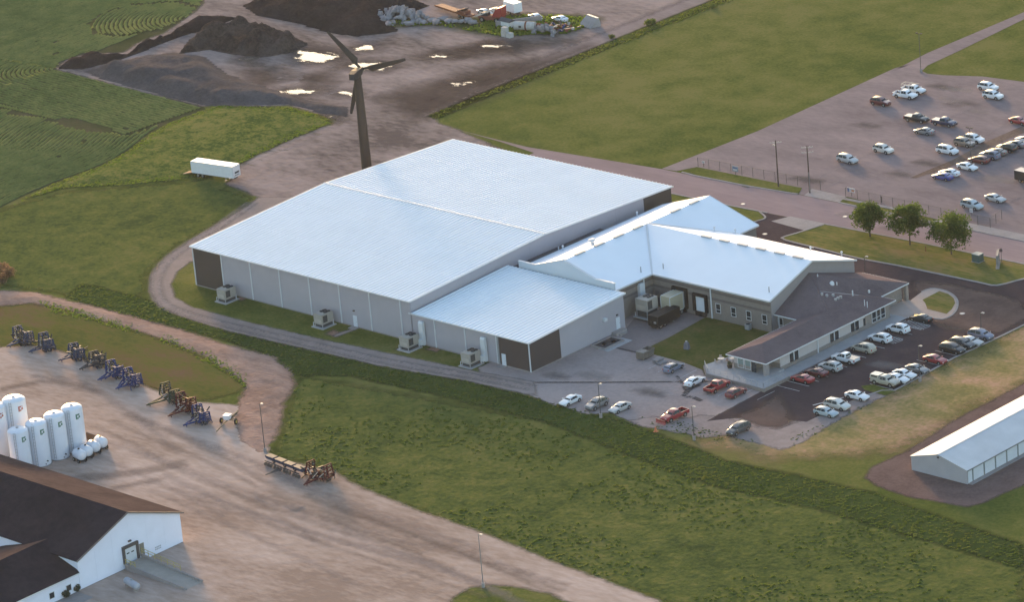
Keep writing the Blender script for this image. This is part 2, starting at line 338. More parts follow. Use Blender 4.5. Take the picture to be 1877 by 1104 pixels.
track_o = GP((474,362),(452,380),(400,410),(345,443),(300,475),(277,505),(274,535),(290,560),(330,580),(420,608),(560,640),(700,672),(860,700),(985,727))
track_i = GP((978,700),(880,683),(745,655),(600,625),(450,590),(350,563),(320,545),(313,522),(325,498),(352,478)) + [(-66,8),(-66,60)]
sheet('gravel_track', track_o+track_i, g_track, .055, cell=.9, margin=1.4)
wl = GP((462,372),(400,416),(340,452),(303,482),(288,508),(287,536),(303,560),(345,577),(430,600),(560,630),(700,662),(860,690),(975,712))
m_rut = ground('mat_wheel_rut', [(.30,.262,.245),(.345,.30,.28)], .05, .3, 2.0, bump=.03, edge=(.5, .5), amax=.6)
def strip(name, pts, w, mat, z, cell=.5, kind=S):
    P = smooth_line(pts, 1.2); poly = np.vstack([offs(P, w/2), offs(P, -w/2)[::-1]]); return sheet(name, poly, mat, z, cell=cell, margin=1.2, kind=kind)
W = smooth_line(wl, 1.5)
strip('wheel_rut', offs(W, .95)[::2], .9, m_rut, .065); strip('wheel_rut', offs(W, -.95)[::2], .9, m_rut, .065)
# street, pavements, lots
flat('street', [(-84,99.4),(-62,98.2),(-40,100.2),(-26,101.4),(-16.9,101.5),(-3.7,101.8),(10.7,103.1),(67,103.2),(400,103.6),(400,92.6),(74.7,92.9),(49,92.5),(25,91.6),(1.6,90.7),(-20,90.4),(-58,89),(-58,96),(-70,98)], a_street, .05)
flat('parking_lot', [(-26.3,101.6),(-24.6,131),(-26.2,180.2),(-24.5,186)] + GP((1640,128),(1700,97),(1877,22),(1990,-26),(1990,10),(1877,35),(1760,92),(1700,120),(1690,130),(1700,135),(1730,138),(1800,140),(1877,150)) + [(60,240),(260,180),(260,104),(67,103.5),(16,107.2),(14,103.3),(8,103.3),(6,106.4),(-20.5,106.2),(-22.5,102)], a_far, .04)
flat('parking_strip', GP((1668,327),(1680,321),(1745,294),(1808,260),(1877,230),(1990,176),(1990,189),(1877,244),(1843,257),(1805,276),(1772,294),(1718,315),(1680,327)), ground('mat_strip_soil', [(.12,.086,.07),(.165,.12,.10),(.20,.15,.125)], .1, .5, 2, bump=.1), .06)
flat('pavement', [(27.4,92),(17,91.8),(15.5,87.6),(27,86.5)] , m_conc, .062)
flat('driveway', [(11.3,103.2),(20.3,103.3),(19.5,107.0),(10.0,107.2)], m_conc, .055)
flat('sidewalk', [(19.8,105.2),(34,105.4),(34,106.5),(19.8,106.3)], m_conc, .058)
flat('sidewalk', [(44,103.6),(400,104.2),(400,107.4),(46,106.6)], m_conc, .058)
flat('service_drive', [(10,90.9),(26.5,91.4),(24.5,84.6),(23.6,81.6),(25.0,80.0),(35.5,79.5),(56,79.8),(73,80.2),(77.8,80.6),(79.8,86),(83,89.6),(100,90),(180,90),(180,76),(120,74.4),(94.6,74),(94.2,60.8),(93.4,46.8),(93.9,28.6),(91.9,27.4),(90.6,21.5),(90.0,8.5),(80,5.6),(74.4,-.6),(73.6,15.8),(73.4,58),(57.5,66),(57.5,64.6),(20,66)] , a_new, .05)
sheet('dusty_patch', GP((1345,764),(1398,745),(1424,722),(1444,747),(1452,776),(1425,785),(1395,782)), a_brown, .057, cell=.8)
sheet('dusty_patch', [(77,60),(84,58),(93,61),(93,72),(84,77),(70,77),(62,75),(66,70),(74,70)], a_brown, .057, cell=1.0)
west_poly = [(28.5,-8.5),(38.5,-8.0),(45.2,-9.0),(54,-9.4),(56.5,-6.6)] + GP((1180,783),(1210,787),(1290,803),(1330,798),(1400,816),(1432,826),(1468,812),(1520,780),(1560,757),(1622,726),(1612,716),(1575,714)) + [(90,8.4),(80,5.5),(74.3,-.8),(73.8,15.7),(60,16.2),(56.7,18.4),(53,22),(50.2,22.6),(47.0,38.8),(20,38.8),(20,-3)]
sheet('worn_pavement', west_poly, ground('mat_pavement_edge', [(.16,.142,.142),(.19,.17,.168),(.225,.198,.192)], .035, .15, 1.2, bump=.01, contrast=.9, edge=(.9, .3, .5)), .035, cell=1.0, margin=1.3)
sheet('gravel_strip', GP((1150,772),(1180,783),(1210,787),(1290,803),(1330,798),(1400,816),(1432,826),(1468,812),(1520,780),(1560,757),(1622,726),(1590,712),(1560,716),(1520,742),(1462,774),(1425,789),(1395,786),(1322,765),(1290,762),(1240,770),(1200,764)), ground('mat_pale_gravel', [(.24,.205,.19),(.29,.25,.235),(.34,.295,.28)], .06, .3, 1.5, bump=.05, edge=(1.3, .5, .5)), .045, cell=.8, margin=1.4)
flat('dock_apron', GP((1129,638),(1169,648),(1225,620),(1296,582),(1240,560),(1170,575),(1150,600)), ground('mat_dock_concrete', [(.175,.158,.157),(.205,.186,.183),(.235,.212,.207)], .06, .3, 1.8, bump=.008), .06)
flat('courtyard_lawn', GP((1176,644),(1225,620),(1292,583),(1345,590),(1415,604),(1430,610),(1340,655),(1300,672),(1290,680),(1252,665),(1196,650)), g_yardlawn, .065)
for a, b in (((980,702),(1320,700)), ((1240,690),(1256,716)), ((1128,638),(1172,648))):
    A_, B_ = G(*a)[:2], G(*b)[:2]; strip('tar_seam', [A_, [(A_[0]+B_[0])/2+.3, (A_[1]+B_[1])/2], B_], .5, ground('mat_tar', [(.085,.075,.078),(.11,.10,.10)], .2, 1, 3, bump=0, edge=(.35,.2,1.2)) if 'mat_tar' not in MATS else MATS['mat_tar'], .066)
strip('tar_seam', GP((1253,727),(1262,716),(1282,706)), 1.0, MATS['mat_tar'], .067); strip('tar_seam', GP((1253,728),(1270,729),(1285,736)), .9, MATS['mat_tar'], .067)
# lawns between the street and the building, with kerbs
front = [(26.3,91.5),(33.7,91.9),(49,92.5),(74.7,92.9),(180,93),(180,90.2),(100,90.2),(83,89.8),(79.7,86.2),(77.6,80.8),(72.9,80.5),(56,80.1),(44.8,79.4),(35.5,79.8),(25.2,80.3),(23.9,81.7),(24.7,84.4)]
flat('front_lawn', front, g_lawn, .10)
KB = smooth_line([(26.2,91.3),(24.7,84.4),(23.9,81.7),(25.2,80.3),(35.5,79.75),(44.8,79.35),(56,80.05),(72.9,80.45),(77.4,80.9),(79.7,86.2),(83,89.7),(100,90.1),(180,90.2)], 1.5)
ribbon('kerb', KB, .45, 0, .17, m_kerb)
ribbon('kerb', [(-58,89),(-20,90.4),(1.6,90.7),(11.5,91.1)], .4, 0, .15, m_kerb); ribbon('kerb', [(26,91.6),(49,92.5),(74.7,92.95),(400,93.2)], .4, 0, .16, m_kerb)
ribbon('kerb', [(-21,102),(-16.9,101.6),(-3.7,101.9),(9.5,103.1)], .4, 0, .15, m_kerb); ribbon('kerb', [(20.3,103.3),(45,103.4),(400,103.8)], .4, 0, .15, m_kerb)
flat('verge', [(-19.5,106),(-21.5,103.6),(-16.9,101.9),(-3.7,102.2),(6.5,103.2),(9.6,103.6),(8.0,106.5)], g_base, .11)
flat('verge', [(20.4,103.6),(42,103.8),(41,105.1),(20.6,105.0)], g_lawn, .11)
flat('verge', [(-56,86),(-56,89.5),(-20,90.2),(1.6,90.5),(9.6,90.8),(13,88.4),(12.5,85.5),(6,74),(-10,74)], g_base, .06)
ribbon('kerb', [(9.8,90.8),(13.2,88.5),(12.7,85.4)], .4, 0, .15, m_kerb, step=.6)
ribbon('kerb', [(180,74.6),(120,74),(94.6,73.4),(94.3,60.6),(93.5,46.6),(93.95,36),(94.1,28.4),(92.2,27.2),(90.8,21.6)], .4, 0, .13, m_kerb)
isl = smooth_line(GP((1707,583),(1727,586),(1745,578),(1754,565),(1754,551),(1744,540),(1727,532.5),(1706,530),(1690,536)), .8)
flat('walk_island', [tuple(p) for p in isl]+[(68.2,66),(66.5,66),(66.5,58.4),(73.6,58.3)], m_conc_pink, .12)
ribbon('kerb', isl, .45, 0, .15, m_kerb)
flat('island_lawn', GP((1722,535),(1738,540),(1748,548),(1751,557),(1745,568),(1735,577),(1716,572),(1700,568),(1696,557),(1691,551)), g_lawn, .145)
flat('sidewalk', [(71.2,16.2),(73.6,16.2),(73.6,58.2),(66.5,58.2),(70.6,57.0),(70.6,21)], m_conc_blue, .20)
ribbon('kerb', [(73.7,15.9),(73.7,51.5),(74.2,57)], .25, 0, .20, m_kerb)
flat('island_lawn', GP((1578,709),(1600,706),(1628,714),(1640,719),(1622,726),(1585,716)), g_base, .10)
# far dry grass, meadow, ditch, bank
sheet('dry_grass', [(94.6,28),(94.6,74),(112,74),(112,6),(98,-6),(80,-10),(84,2),(91,8)], g_dry, .02, cell=1.6, margin=6)
sheet('meadow', GP((-60,402),(40,374),(120,352),(330,335),(425,318),(433,335),(412,345),(470,366),(440,388),(330,448),(290,480),(268,505),(270,535),(220,560),(100,535),(0,525),(-80,530)), g_mead, .022, cell=1.6, margin=4)
sheet('meadow', GP((545,690),(640,705),(800,735),(1000,770),(1200,830),(1500,905),(1877,1010),(1877,1180),(1210,1104),(1010,1030),(875,975),(760,935),(660,895),(610,862),(500,835),(520,770)), g_mead, .02, cell=1.6, margin=3)
ditch_poly = GP((150,520),(260,545),(330,580),(420,608),(560,640),(700,672),(860,700),(980,730),(1075,755),(1150,775),(1250,812),(1330,845),(1500,880),(1600,905),(1877,1000),(1877,1045),(1500,935),(1300,890),(1150,835),(1000,775),(800,725),(640,690),(540,690),(500,655),(400,620),(250,585),(120,545))
sheet('ditch', ditch_poly, g_ditch, .03, cell=1.3, margin=3)
bank_poly = GP((377,202),(400,195),(530,197),(585,212),(612,225),(543,252),(471,285),(437,303),(330,330),(230,340),(120,345),(60,362),(10,385),(90,342),(188,304),(236,278),(271,250),(306,229))
sheet('grass_bank', bank_poly, g_bank, .03, cell=1.3, margin=3, hfn=lambda P, s: np.clip(s/5, 0, 1)*(.25+.35*vnoise(P, .12, 3)), smooth=True)
sheet('bare_bank', GP((-60,548),(0,533),(60,536),(110,548),(180,565),(250,583),(330,605),(400,628),(450,642),(500,655),(535,685),(540,705),(520,740),(512,790),(480,835),(440,810),(430,770),(440,735),(452,705),(430,690),(380,655),(300,622),(220,598),(130,570),(60,556),(0,562),(-60,575)), g_bankdirt, .04, cell=1.0, margin=2, hfn=lambda P, s: np.clip(s/3, 0, 1)*.5*vnoise(P, .25, 9), smooth=True)
sheet('grass_oval', GP((-60,580),(0,563),(60,558),(130,572),(220,600),(300,625),(380,660),(430,692),(450,708),(430,722),(380,735),(330,728),(270,710),(230,690),(150,655),(90,640),(54,633),(0,640),(-60,655)), g_oval, .05, cell=1.0, margin=2)
sheet('gravel_yard', GP((-120,660),(0,638),(54,634),(100,642),(150,658),(230,694),(280,716),(340,736),(440,745),(500,770),(488,830),(505,842),(560,855),(612,866),(660,895),(760,935),(875,975),(1010,1030),(1210,1104),(1260,1160),(1060,1160),(1045,1106),(1010,1090),(950,1077),(900,1072),(860,1078),(828,1098),(800,1160),(0,1200),(-300,1000)), g_yard, .06, cell=1.4)
m_tyre = ground('mat_tyre_mark', [(.17,.135,.118),(.22,.18,.16)], .1, .4, 2.0, bump=.02, edge=(.9, .8, .5), amax=.33); m_tyre2 = ground('mat_pale_mark', [(.33,.285,.265),(.39,.34,.32)], .1, .4, 2.0, bump=.02, edge=(.9, .8, .5), amax=.33)
for k, (pts, w_, mt) in enumerate([([(150,800),(250,830),(420,900),(600,965),(760,1025),(930,1090)],1.0,1),([(300,870),(430,930),(620,990),(800,1040),(960,1110)],1.6,1),([(120,880),(240,868),(340,850)],3.2,0),([(180,905),(240,890),(300,880)],2.0,0),([(60,690),(150,705),(240,760),(330,830)],1.4,1),([(230,760),(330,800),(430,850),(520,905)],1.2,0),([(520,880),(660,940),(820,1000),(1000,1065)],1.0,1),([(560,910),(700,965),(840,1015),(1030,1085)],.9,0),([(940,1045),(980,1055)],.8,0),([(1005,1065),(1040,1074)],.8,0),([(0,715),(90,700),(180,720)],2.0,0)]):
    strip('tyre_mark', GP(*pts), w_, (m_tyre, m_tyre2)[mt], .075+.002*k, cell=.6)
base_ = smooth_line(GP((60,740),(200,800),(330,850),(480,910),(640,970),(800,1025),(980,1090),(1150,1150)), 3.0)
rk = np.random.default_rng(21)
for k in range(22):
    a = rk.integers(0, max(1, len(base_)-22)); L_ = rk.integers(9, 24); o_ = rk.normal(0, 9); seg = offs(base_[a:a+L_], o_)
    seg = seg+np.linspace(0, 1, len(seg))[:, None]**2*rk.normal(0, 2.5, 2)
    if (sdist(seg, np.array(GP((0,660),(100,660),(230,710),(440,770),(500,850),(660,905),(875,985),(1010,1035),(1180,1100),(700,1140),(400,1100),(345,1000),(200,880),(0,800)))) > 0).all(): strip('tyre_mark', seg[::2], rk.uniform(.35, .9), (m_tyre, m_tyre2)[k % 2], .11+.0015*k, cell=.5)
m_stain = ground('mat_stain', [(.10,.088,.086),(.135,.118,.115)], .2, .6, 2.5, bump=0, edge=(1.6, 1.2, .4), amax=.5); m_pst = ground('mat_pale_stain', [(.30,.255,.24),(.36,.31,.29)], .2, .6, 2.5, bump=0, edge=(1.6, 1.2, .4), amax=.5)
for k, (px, py, w_) in enumerate(((1775,190,1.0),(1740,183,.9),(1745,192,.8),(1445,170,.0),(1790,205,.9),(1700,300,1.4),(1730,160,1.6),(1755,164,1.3),(1650,320,1.2),(1590,230,1.3),(1830,330,1.6),(1480,330,1.5),(1800,470,.0),(1560,395,1.0),(1640,420,1.1),(1330,690,1.2),(1090,690,1.4),(1190,720,1.3),(1020,690,1.0),(1620,670,1.2),(1740,600,1.4))):
    if w_ == 0: continue
    c_ = np.array(G(px, py)[:2]); sheet('stain', c_+np.array([[-2.4,-.7],[0,-1.0],[2.6,-.3],[2.0,.8],[-1.6,.9]])*w_, (m_stain, m_pst)[k % 3 == 1], .068+.0005*k, cell=.5, margin=1.5)
# mounds of soil
def mound(name, px, hgt, slope, mat, z, seed, rough=.5, fs=.12, cell=.9):
    def h(P, s):
        q = np.clip(s*slope/hgt, 0, 1); q = q*q*(3-2*q)
        return q*hgt*(1-rough+rough*2*np.abs(vnoise(P, fs, seed)-.5)*2+.15*vnoise(P, fs*5, seed+3)) - (s < 0)*.5
    return sheet(name, GP(*px), mat, z, cell=cell, margin=.5, hfn=h, smooth=True)
mound('soil_berm', [(102,127),(117,114),(157,103),(228,101),(257,82),(304,66),(350,36),(400,30),(440,32),(400,48),(330,68),(270,92),(215,112),(150,128)], 2.0, .7, g_dark, .04, 5, .6, .25)
mound('spoil_heap', [(150,132),(250,104),(320,95),(380,104),(420,135),(560,182),(640,196),(640,215),(585,208),(530,192),(443,194),(374,194),(272,170),(185,146)], 2.4, .35, g_gray, .035, 8, .45, .09)
mound('soil_pile', [(325,100),(345,72),(400,54),(450,46),(520,58),(568,80),(540,96),(480,106),(430,101),(380,92)], 3.4, .9, g_pile, .06, 21, .75, .22, .7)
mound('soil_pile', [(440,10),(560,-30),(720,-20),(790,10),(720,40),(735,58),(650,68),(590,58),(540,42),(470,30)], 2.6, .5, g_dark, .05, 31, .6, .15)
sheet('mud', GP((690,180),(800,150),(900,120),(1000,110),(1080,82),(960,150),(860,190),(760,220)), g_mud, .05, cell=1.2, margin=5)
sheet('mud', GP((450,130),(500,125),(520,145),(460,160)), g_mud, .05, cell=1.0, margin=4); sheet('mud', GP((545,142),(600,130),(610,150),(560,165)), g_mud, .05, cell=1.0, margin=4)
sheet('mud', GP((800,95),(900,75),(1010,80),(940,95),(850,105)), g_mud, .05, cell=1.0, margin=4)
g_weed = ground('mat_weeds', [(.06,.07,.025),(.09,.105,.03),(.13,.13,.04)], .08, .4, 1.5, bump=.3, edge=(2.5, 2.0), amax=.8)
sheet('weed_patch', GP((636,36),(700,24),(800,36),(883,30),(962,26),(1060,28),(1100,34),(1080,48),(1035,62),(980,63),(919,66),(875,62),(796,45),(709,50),(640,42)), g_weed, .06, cell=1.0, margin=3)
g_edge = ground('mat_field_edge', [(.055,.07,.022),(.085,.098,.028),(.12,.115,.04)], .08, .4, 1.5, bump=.3, edge=(1.0, .6))
strip('field_edge', [(-95.5,103),(-96.4,120),(-96.6,152),(-97,180),(-98,300)], 3.6, g_edge, .05, cell=.8)
for px in ([(441,109),(452,103),(472,105),(463,113)],[(543,98),(552,93),(585,96),(609,99),(620,104),(596,112),(570,115),(552,113)],[(650,87),(661,83),(691,82),(680,91),(654,92)],[(630,123),(646,117),(689,114),(715,122),(698,129),(672,128),(646,125)],[(509,168),(539,164),(587,166),(570,172),(535,175)],[(615,172),(630,167),(650,170),(648,176)],[(592,212),(609,214),(620,220),(606,218)],[(875,85),(897,81),(937,81),(912,89)],[(770,102),(800,100),(830,103),(790,107)],[(820,153),(860,148),(875,150),(835,157)]):
    p = np.array(GP(*px)); c = p.mean(0); sheet('wet_mud', c+(p-c)*1.35, g_mud, .062, cell=.8, margin=3); sheet('puddle', c+(p-c)*1.12, m_water, .07, cell=.6, margin=.8)
# crop rows: each a low ridge of leaves
def rows_mesh(lines, w, h, name, mat):
    V, F = [], []; n0 = 0
    for L in lines:
        if len(L) < 2: continue
        k = len(L); jit = RNG.normal(0, .06, (k, 1)); wid = w*(1+RNG.normal(0, .18, k))[:, None]*.5
        T = np.gradient(L, axis=0); T /= np.linalg.norm(T, axis=1)[:, None]+1e-9; Nn = np.stack([-T[:, 1], T[:, 0]], 1)
        hh = h*(.7+.6*RNG.random(k))
        C = L+Nn*jit
        V.append(np.column_stack([C+Nn*wid, np.full(k, .015)])); V.append(np.column_stack([C+Nn*wid*.35, hh])); V.append(np.column_stack([C-Nn*wid*.35, hh*.96])); V.append(np.column_stack([C-Nn*wid, np.full(k, .015)]))
        i = np.arange(k-1)
        for a in range(3): F.append(np.stack([n0+a*k+i, n0+a*k+i+1, n0+(a+1)*k+i+1, n0+(a+1)*k+i], 1)[:, ::-1])
        n0 += 4*k
    V = np.vstack(V); F = np.vstack(F); nf = len(F)
    me = bpy.data.meshes.new(name); me.vertices.add(len(V)); me.vertices.foreach_set('co', V.ravel()); me.loops.add(nf*4); me.loops.foreach_set('vertex_index', F.ravel().astype(np.int32))
    me.polygons.add(nf); me.polygons.foreach_set('loop_start', np.arange(0, nf*4, 4, dtype=np.int32)); me.polygons.foreach_set('loop_total', np.full(nf, 4, np.int32)); me.update(calc_edges=True)
    return link(name, me, [mat], kind='stuff')
CP = np.array(crop_poly); WP0, WP1, WP2 = [np.array(G(*p)[:2]) for p in ((374,196),(102,126),(357,22))]; WP2 = WP2+(WP2-WP1)*1.0
regA = np.array(GP((-200,250),(0,196),(60,212),(150,228),(235,248),(300,226),(377,200))+GP(*MEADB[1:])+[(-170,-70),(-260,-40)])
patch = np.array(GP((162,42),(185,24),(240,8),(330,2),(364,14),(345,34),(300,54),(225,66),(172,62)))
def segdist(P, a, b):
    e = b-a; t = np.clip(((P-a)@e)/(e@e), 0, 1); return np.linalg.norm(P-(a+t[:, None]*e), axis=1)
def wedge_d(P): return np.minimum(segdist(P, WP0, WP1), segdist(P, WP1, WP2))
def keep(L, test):
    ok = test(L) & (sdist(L, CP) > .4) & (RNG.random(len(L)) > .0015); out = []; cur = []
    # bare gaps where the crop drowned
    gapn = vnoise(L*np.array([.6, 1.0]), .05, 77, 2); ok &= gapn < .86
    for p, k in zip(L, ok):
        if k: cur.append(p)
        elif cur:
            out.append(np.array(cur)); cur = []
    if cur: out.append(np.array(cur))
    return out
lines = []; PITCH = 1.12
mb_line = smooth_line(GP(*MEADB), 1.0)
for k in range(1, 60):
    L = offs(mb_line, -k*PITCH); 
    if k == 1 and (sdist(L, CP) > 0).mean() < .5: mb_line = mb_line[::-1]; L = offs(mb_line, -k*PITCH)
    lines += keep(L, lambda P: (sdist(P, regA) > 0))
LW = 23.6
n1 = np.array([(WP1-WP0)[1], -(WP1-WP0)[0]]); n1 /= np.linalg.norm(n1); n1 = n1 if n1[1] < 0 else -n1
n2 = np.array([(WP2-WP1)[1], -(WP2-WP1)[0]]); n2 /= np.linalg.norm(n2); n2 = n2 if n2[0] < 0 else -n2
a1, a2 = math.atan2(n1[1], n1[0]), math.atan2(n2[1], n2[0])
if a2 > 0: a2 -= 2*math.pi
for k in range(1, 22):
    d = k*PITCH; s0 = WP0+n1*d; e0 = WP1+n1*d; l0 = np.linalg.norm(e0-s0)
    A_ = s0+np.linspace(0, 1, int(l0))[:, None]*(e0-s0); th = np.linspace(a1, a2, max(8, int(d*1.6))); B_ = WP1+np.stack([np.cos(th), np.sin(th)], 1)*d
    e1 = WP2+n2*d; s1 = WP1+n2*d; C_ = s1+np.linspace(0, 1, int(np.linalg.norm(e1-s1)))[:, None]*(e1-s1)
    lines += keep(np.vstack([A_, B_, C_]), lambda P: (sdist(P, regA) < 0) & (sdist(P, patch) < 0))
pc = np.array(G(372, 30)[:2])
for k in range(1, 44):
    rr = k*PITCH; th = np.arange(math.pi*.45, math.pi*1.75, 1.2/max(rr, 1.5)); L = pc+np.stack([np.cos(th)*rr, np.sin(th)*rr], 1)
    lines += keep(L, lambda P: sdist(P, patch) > .3)
for k in range(0, 190):
    x = -160-k*PITCH; y = np.arange(-20, 240, 1.3); L = np.column_stack([x+.012*(y-80)+0*y, y])
    lines += keep(L, lambda P: (sdist(P, regA) < 0) & (wedge_d(P) > LW) & (sdist(P, patch) < 0))
g_crop = leaf('mat_crop_leaves', [(.060,.090,.022),(.090,.122,.030),(.125,.148,.038)], .02, .2, 1.8)
rows_mesh(lines, .80, .26, 'crop_rows', g_crop)
# tufts of grass and weeds
def tufts(name, poly, n, h, w, mat, z=.02, seed=1, dens=None, edge=0.0):
    r = np.random.default_rng(seed); poly = np.array(poly); lo, hi = poly.min(0), poly.max(0)
    P = lo+r.random((n*4, 2))*(hi-lo); s = sdist(P, poly); ok = s > edge
    if dens is not None: ok &= vnoise(P, dens[0], seed+5, 3) > dens[1]+.06*r.normal(size=len(P))
    P = P[ok][:n]; k = len(P); V = np.zeros((k, 3, 4, 3)); a0 = r.random(k)*math.pi; hh = h*(.45+.9*r.random(k)); ww = w*(.6+.8*r.random(k))
    for j in range(3):
        a = a0+j*math.pi/3; d = np.stack([np.cos(a), np.sin(a)], 1)*ww[:, None]*.5; le = r.normal(0, .18, (k, 2))*hh[:, None]
        V[:, j, 0, :2] = P-d; V[:, j, 1, :2] = P+d; V[:, j, 2, :2] = P+d*.55+le; V[:, j, 3, :2] = P-d*.55+le
        V[:, j, 0, 2] = z; V[:, j, 1, 2] = z; V[:, j, 2, 2] = hh*(.7+.5*r.random(k)); V[:, j, 3, 2] = hh*(.7+.5*r.random(k))
    V = V.reshape(-1, 3); nf = k*3; me = bpy.data.meshes.new(name); me.vertices.add(len(V)); me.vertices.foreach_set('co', V.ravel())
    me.loops.add(nf*4); me.loops.foreach_set('vertex_index', np.arange(nf*4, dtype=np.int32)); me.polygons.add(nf)
    me.polygons.foreach_set('loop_start', np.arange(0, nf*4, 4, dtype=np.int32)); me.polygons.foreach_set('loop_total', np.full(nf, 4, np.int32)); me.update(calc_edges=True)
    return link(name, me, [mat], kind='stuff')
t_weed = leaf('mat_weed_leaf', [(.060,.090,.026),(.085,.118,.032),(.125,.14,.042)], .06, .5)
t_mead = leaf('mat_meadow_leaf', [(.080,.108,.026),(.112,.138,.032),(.16,.165,.05)], .04, .35)
t_bank = leaf('mat_bank_leaf', [(.105,.145,.028),(.145,.178,.036),(.19,.195,.05)], .05, .4)
tufts('ditch_weeds', ditch_poly, 3600, .15, .6, t_weed, seed=3)
mead_poly = GP((545,695),(640,708),(800,738),(1000,775),(1200,835),(1500,910),(1877,1015),(1877,1180),(1210,1100),(1010,1026),(875,970),(760,930),(660,890),(610,858),(515,830),(522,770))
tufts('meadow_clumps', mead_poly, 2600, .20, .7, t_weed, seed=6, dens=(.07, .50))
tufts('bank_grass', bank_poly, 7000, .26, .6, t_bank, seed=7, z=.2)
tufts('field_edge_weeds', [(-97.2,102),(-94,102),(-94.6,300),(-99,300)], 1300, .26, .5, t_mead, seed=8, dens=(.15,.42))
tufts('oval_weeds', GP((60,548),(180,575),(300,612),(400,648),(455,690),(450,712),(420,690),(340,645),(220,605),(100,575)), 900, .2, .5, t_bank, seed=9, dens=(.12,.45))
tufts('junkyard_weeds', GP((640,38),(800,38),(962,28),(1060,30),(1100,36),(1080,48),(1035,62),(919,66),(796,45),(709,50)), 1600, .45, .6, t_bank, seed=10, dens=(.1,.4))
tufts('pavement_weeds', GP((1150,772),(1200,790),(1290,806),(1400,824),(1440,830),(1520,785),(1600,745),(1590,740),(1500,780),(1430,815),(1390,808),(1300,790),(1240,770),(1180,762)), 420, .16, .4, t_weed, seed=11, dens=(.2,.5))
# storage yard
sheet('storage_gravel', GP((1930,672),(1877,704),(1753,769),(1666,826),(1596,858),(1585,877),(1606,891),(1658,910),(1721,921),(1775,930),(1805,922),(1840,905),(1877,890),(1990,820),(2100,760)), ground('mat_storage_gravel', [(.105,.084,.082),(.14,.113,.11),(.175,.142,.135)], .04, .2, 1.5, bump=.06, edge=(.8, .5)), .04, cell=1.0)
# painted lines
def line(a, b, w=.13, mat=m_line, z=.075): 
    a = np.array(a[:2], float); b = np.array(b[:2], float); d = (b-a)/np.linalg.norm(b-a); n = np.array([-d[1], d[0]])*w/2
    LB.quad((*(a-n), z), (*(b-n), z), (*(b+n), z), (*(a+n), z))
LB = MB()
for k in range(15):
    y = 19.2+2.74*k
    line((74.3, y), (79.6, y), .15)
for y0 in (47.0, 55.3):
    for k in range(9): line((74.6+k*.62, y0), (74.9+k*.62, y0+1.9), .16)
    line((74.3, y0+1.95), (79.8, y0+1.95), .15); line((74.3, y0-.05), (79.8, y0-.05), .15)
for k in range(12):
    y = 28.6+2.74*k
    line((88.3, y), (93.6, y), .14)
for a, b in (((1227,688),(1257,673)),((1247,694),(1277,679)),((1187,678),(1203,670)),((1296,727),(1320,716)),((1316,727),(1344,712)),((1351,728),(1395,708)),((1388,734),(1420,718)),((1206,683),(1226,673))): line(G(*a), G(*b), .14)
line((86.0,15.2),(88.4,21.0),.35)
obj('parking_lines', LB, m_line, kind='structure')
LB = MB()
for xs, y0, y1, side in ((6.5, 112, 176, 1), (27.5, 140, 182, 1)):
    line((xs, y0), (xs, y1), .22, z=.062)
    for y in np.arange(y0, y1, 2.75):
        if RNG.random() < .75: line((xs, y), (xs+5.2, y), .12, z=.062)
for y in np.arange(112, 158, 2.75):
    if RNG.random() < .7: line((18.6, y), (23.4, y), .12, z=.062)
    if RNG.random() < .6: line((33.2, y), (38.2, y), .12, z=.062)
for a, b in (((1640,327),(1877,213)),((1510,345),(1560,322)),((1600,322),(1650,331)),((1700,334),(1740,344)),((1790,397),(1877,358)),((1810,392),(1940,330))): line(G(*a), G(*b), .25, z=.064)
obj('parking_lines', LB, m_faint, kind='structure')
# ---------------------------------------------------------------- building materials
m_roof = plain('mat_white_metal_roof', (.72,.755,.80), .7, 0, .15, .05, .12)
m_rib = plain('mat_roof_rib', (.80,.83,.87), .6, 0, .5, .03, .3)
m_hall = plain('mat_hall_roof', (.80,.83,.88), .6, 0, .2, .04, .1)
m_storroof = ribbed('mat_storage_roof', (.58,.575,.585), .3, 'Y', .02, .6, spec=.15)
m_trim = plain('mat_white_trim', (.58,.60,.63), .5, 0, .5, .05, .5)
m_wall = ribbed('mat_gray_siding', (.385,.365,.405), .3, 'XY', .035, .55, dirt=.05)
m_brown = ribbed('mat_brown_siding', (.066,.050,.050), .3, 'XY', .035, .5, dirt=.06)
m_block = plain('mat_split_block', (.225,.195,.178), .9, 0, .2, .10, 1.2)
m_band = plain('mat_dark_block_band', (.150,.128,.122), .9, 0, .2, .08, 1.2)
m_gable = plain('mat_taupe_siding', (.29,.265,.265), .6, 0, .4, .05, .6)
m_shing = ground('mat_shingle', [(.078,.070,.075),(.105,.094,.099),(.125,.112,.116)], .10, .5, 3.0, bump=.02, rough=.9, contrast=.7)
m_shing_lit = ground('mat_sunlit_shingle', [(.075,.058,.056),(.10,.077,.073),(.125,.095,.088)], .12, .7, 5.0, bump=.02, rough=.9)  # barn shingle again, browner: sunlight put into the colour of the sunward slopes
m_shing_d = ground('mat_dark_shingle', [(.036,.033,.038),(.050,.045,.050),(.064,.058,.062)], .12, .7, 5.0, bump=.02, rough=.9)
m_flatroof = plain('mat_membrane_roof', (.10,.095,.105), .9, 0, .2, .2, .3)
m_office = plain('mat_cream_siding', (.46,.42,.415), .7, 0, .3, .05, .8)
m_wains = plain('mat_stone_wainscot', (.27,.235,.215), .9, 0, .2, .15, 2.5)
m_white = plain('mat_white_siding', (.78,.80,.92), .55, 0, .4, .04, .4)
m_door = plain('mat_white_door', (.62,.65,.70), .5, 0, .4, .05, .8)
m_glass = plain('mat_dark_glass', (.030,.034,.040), .08, 0, .8, .05, 1)
m_glass_l = plain('mat_green_glass', (.20,.26,.255), .08, 0, .8, .05, 1)
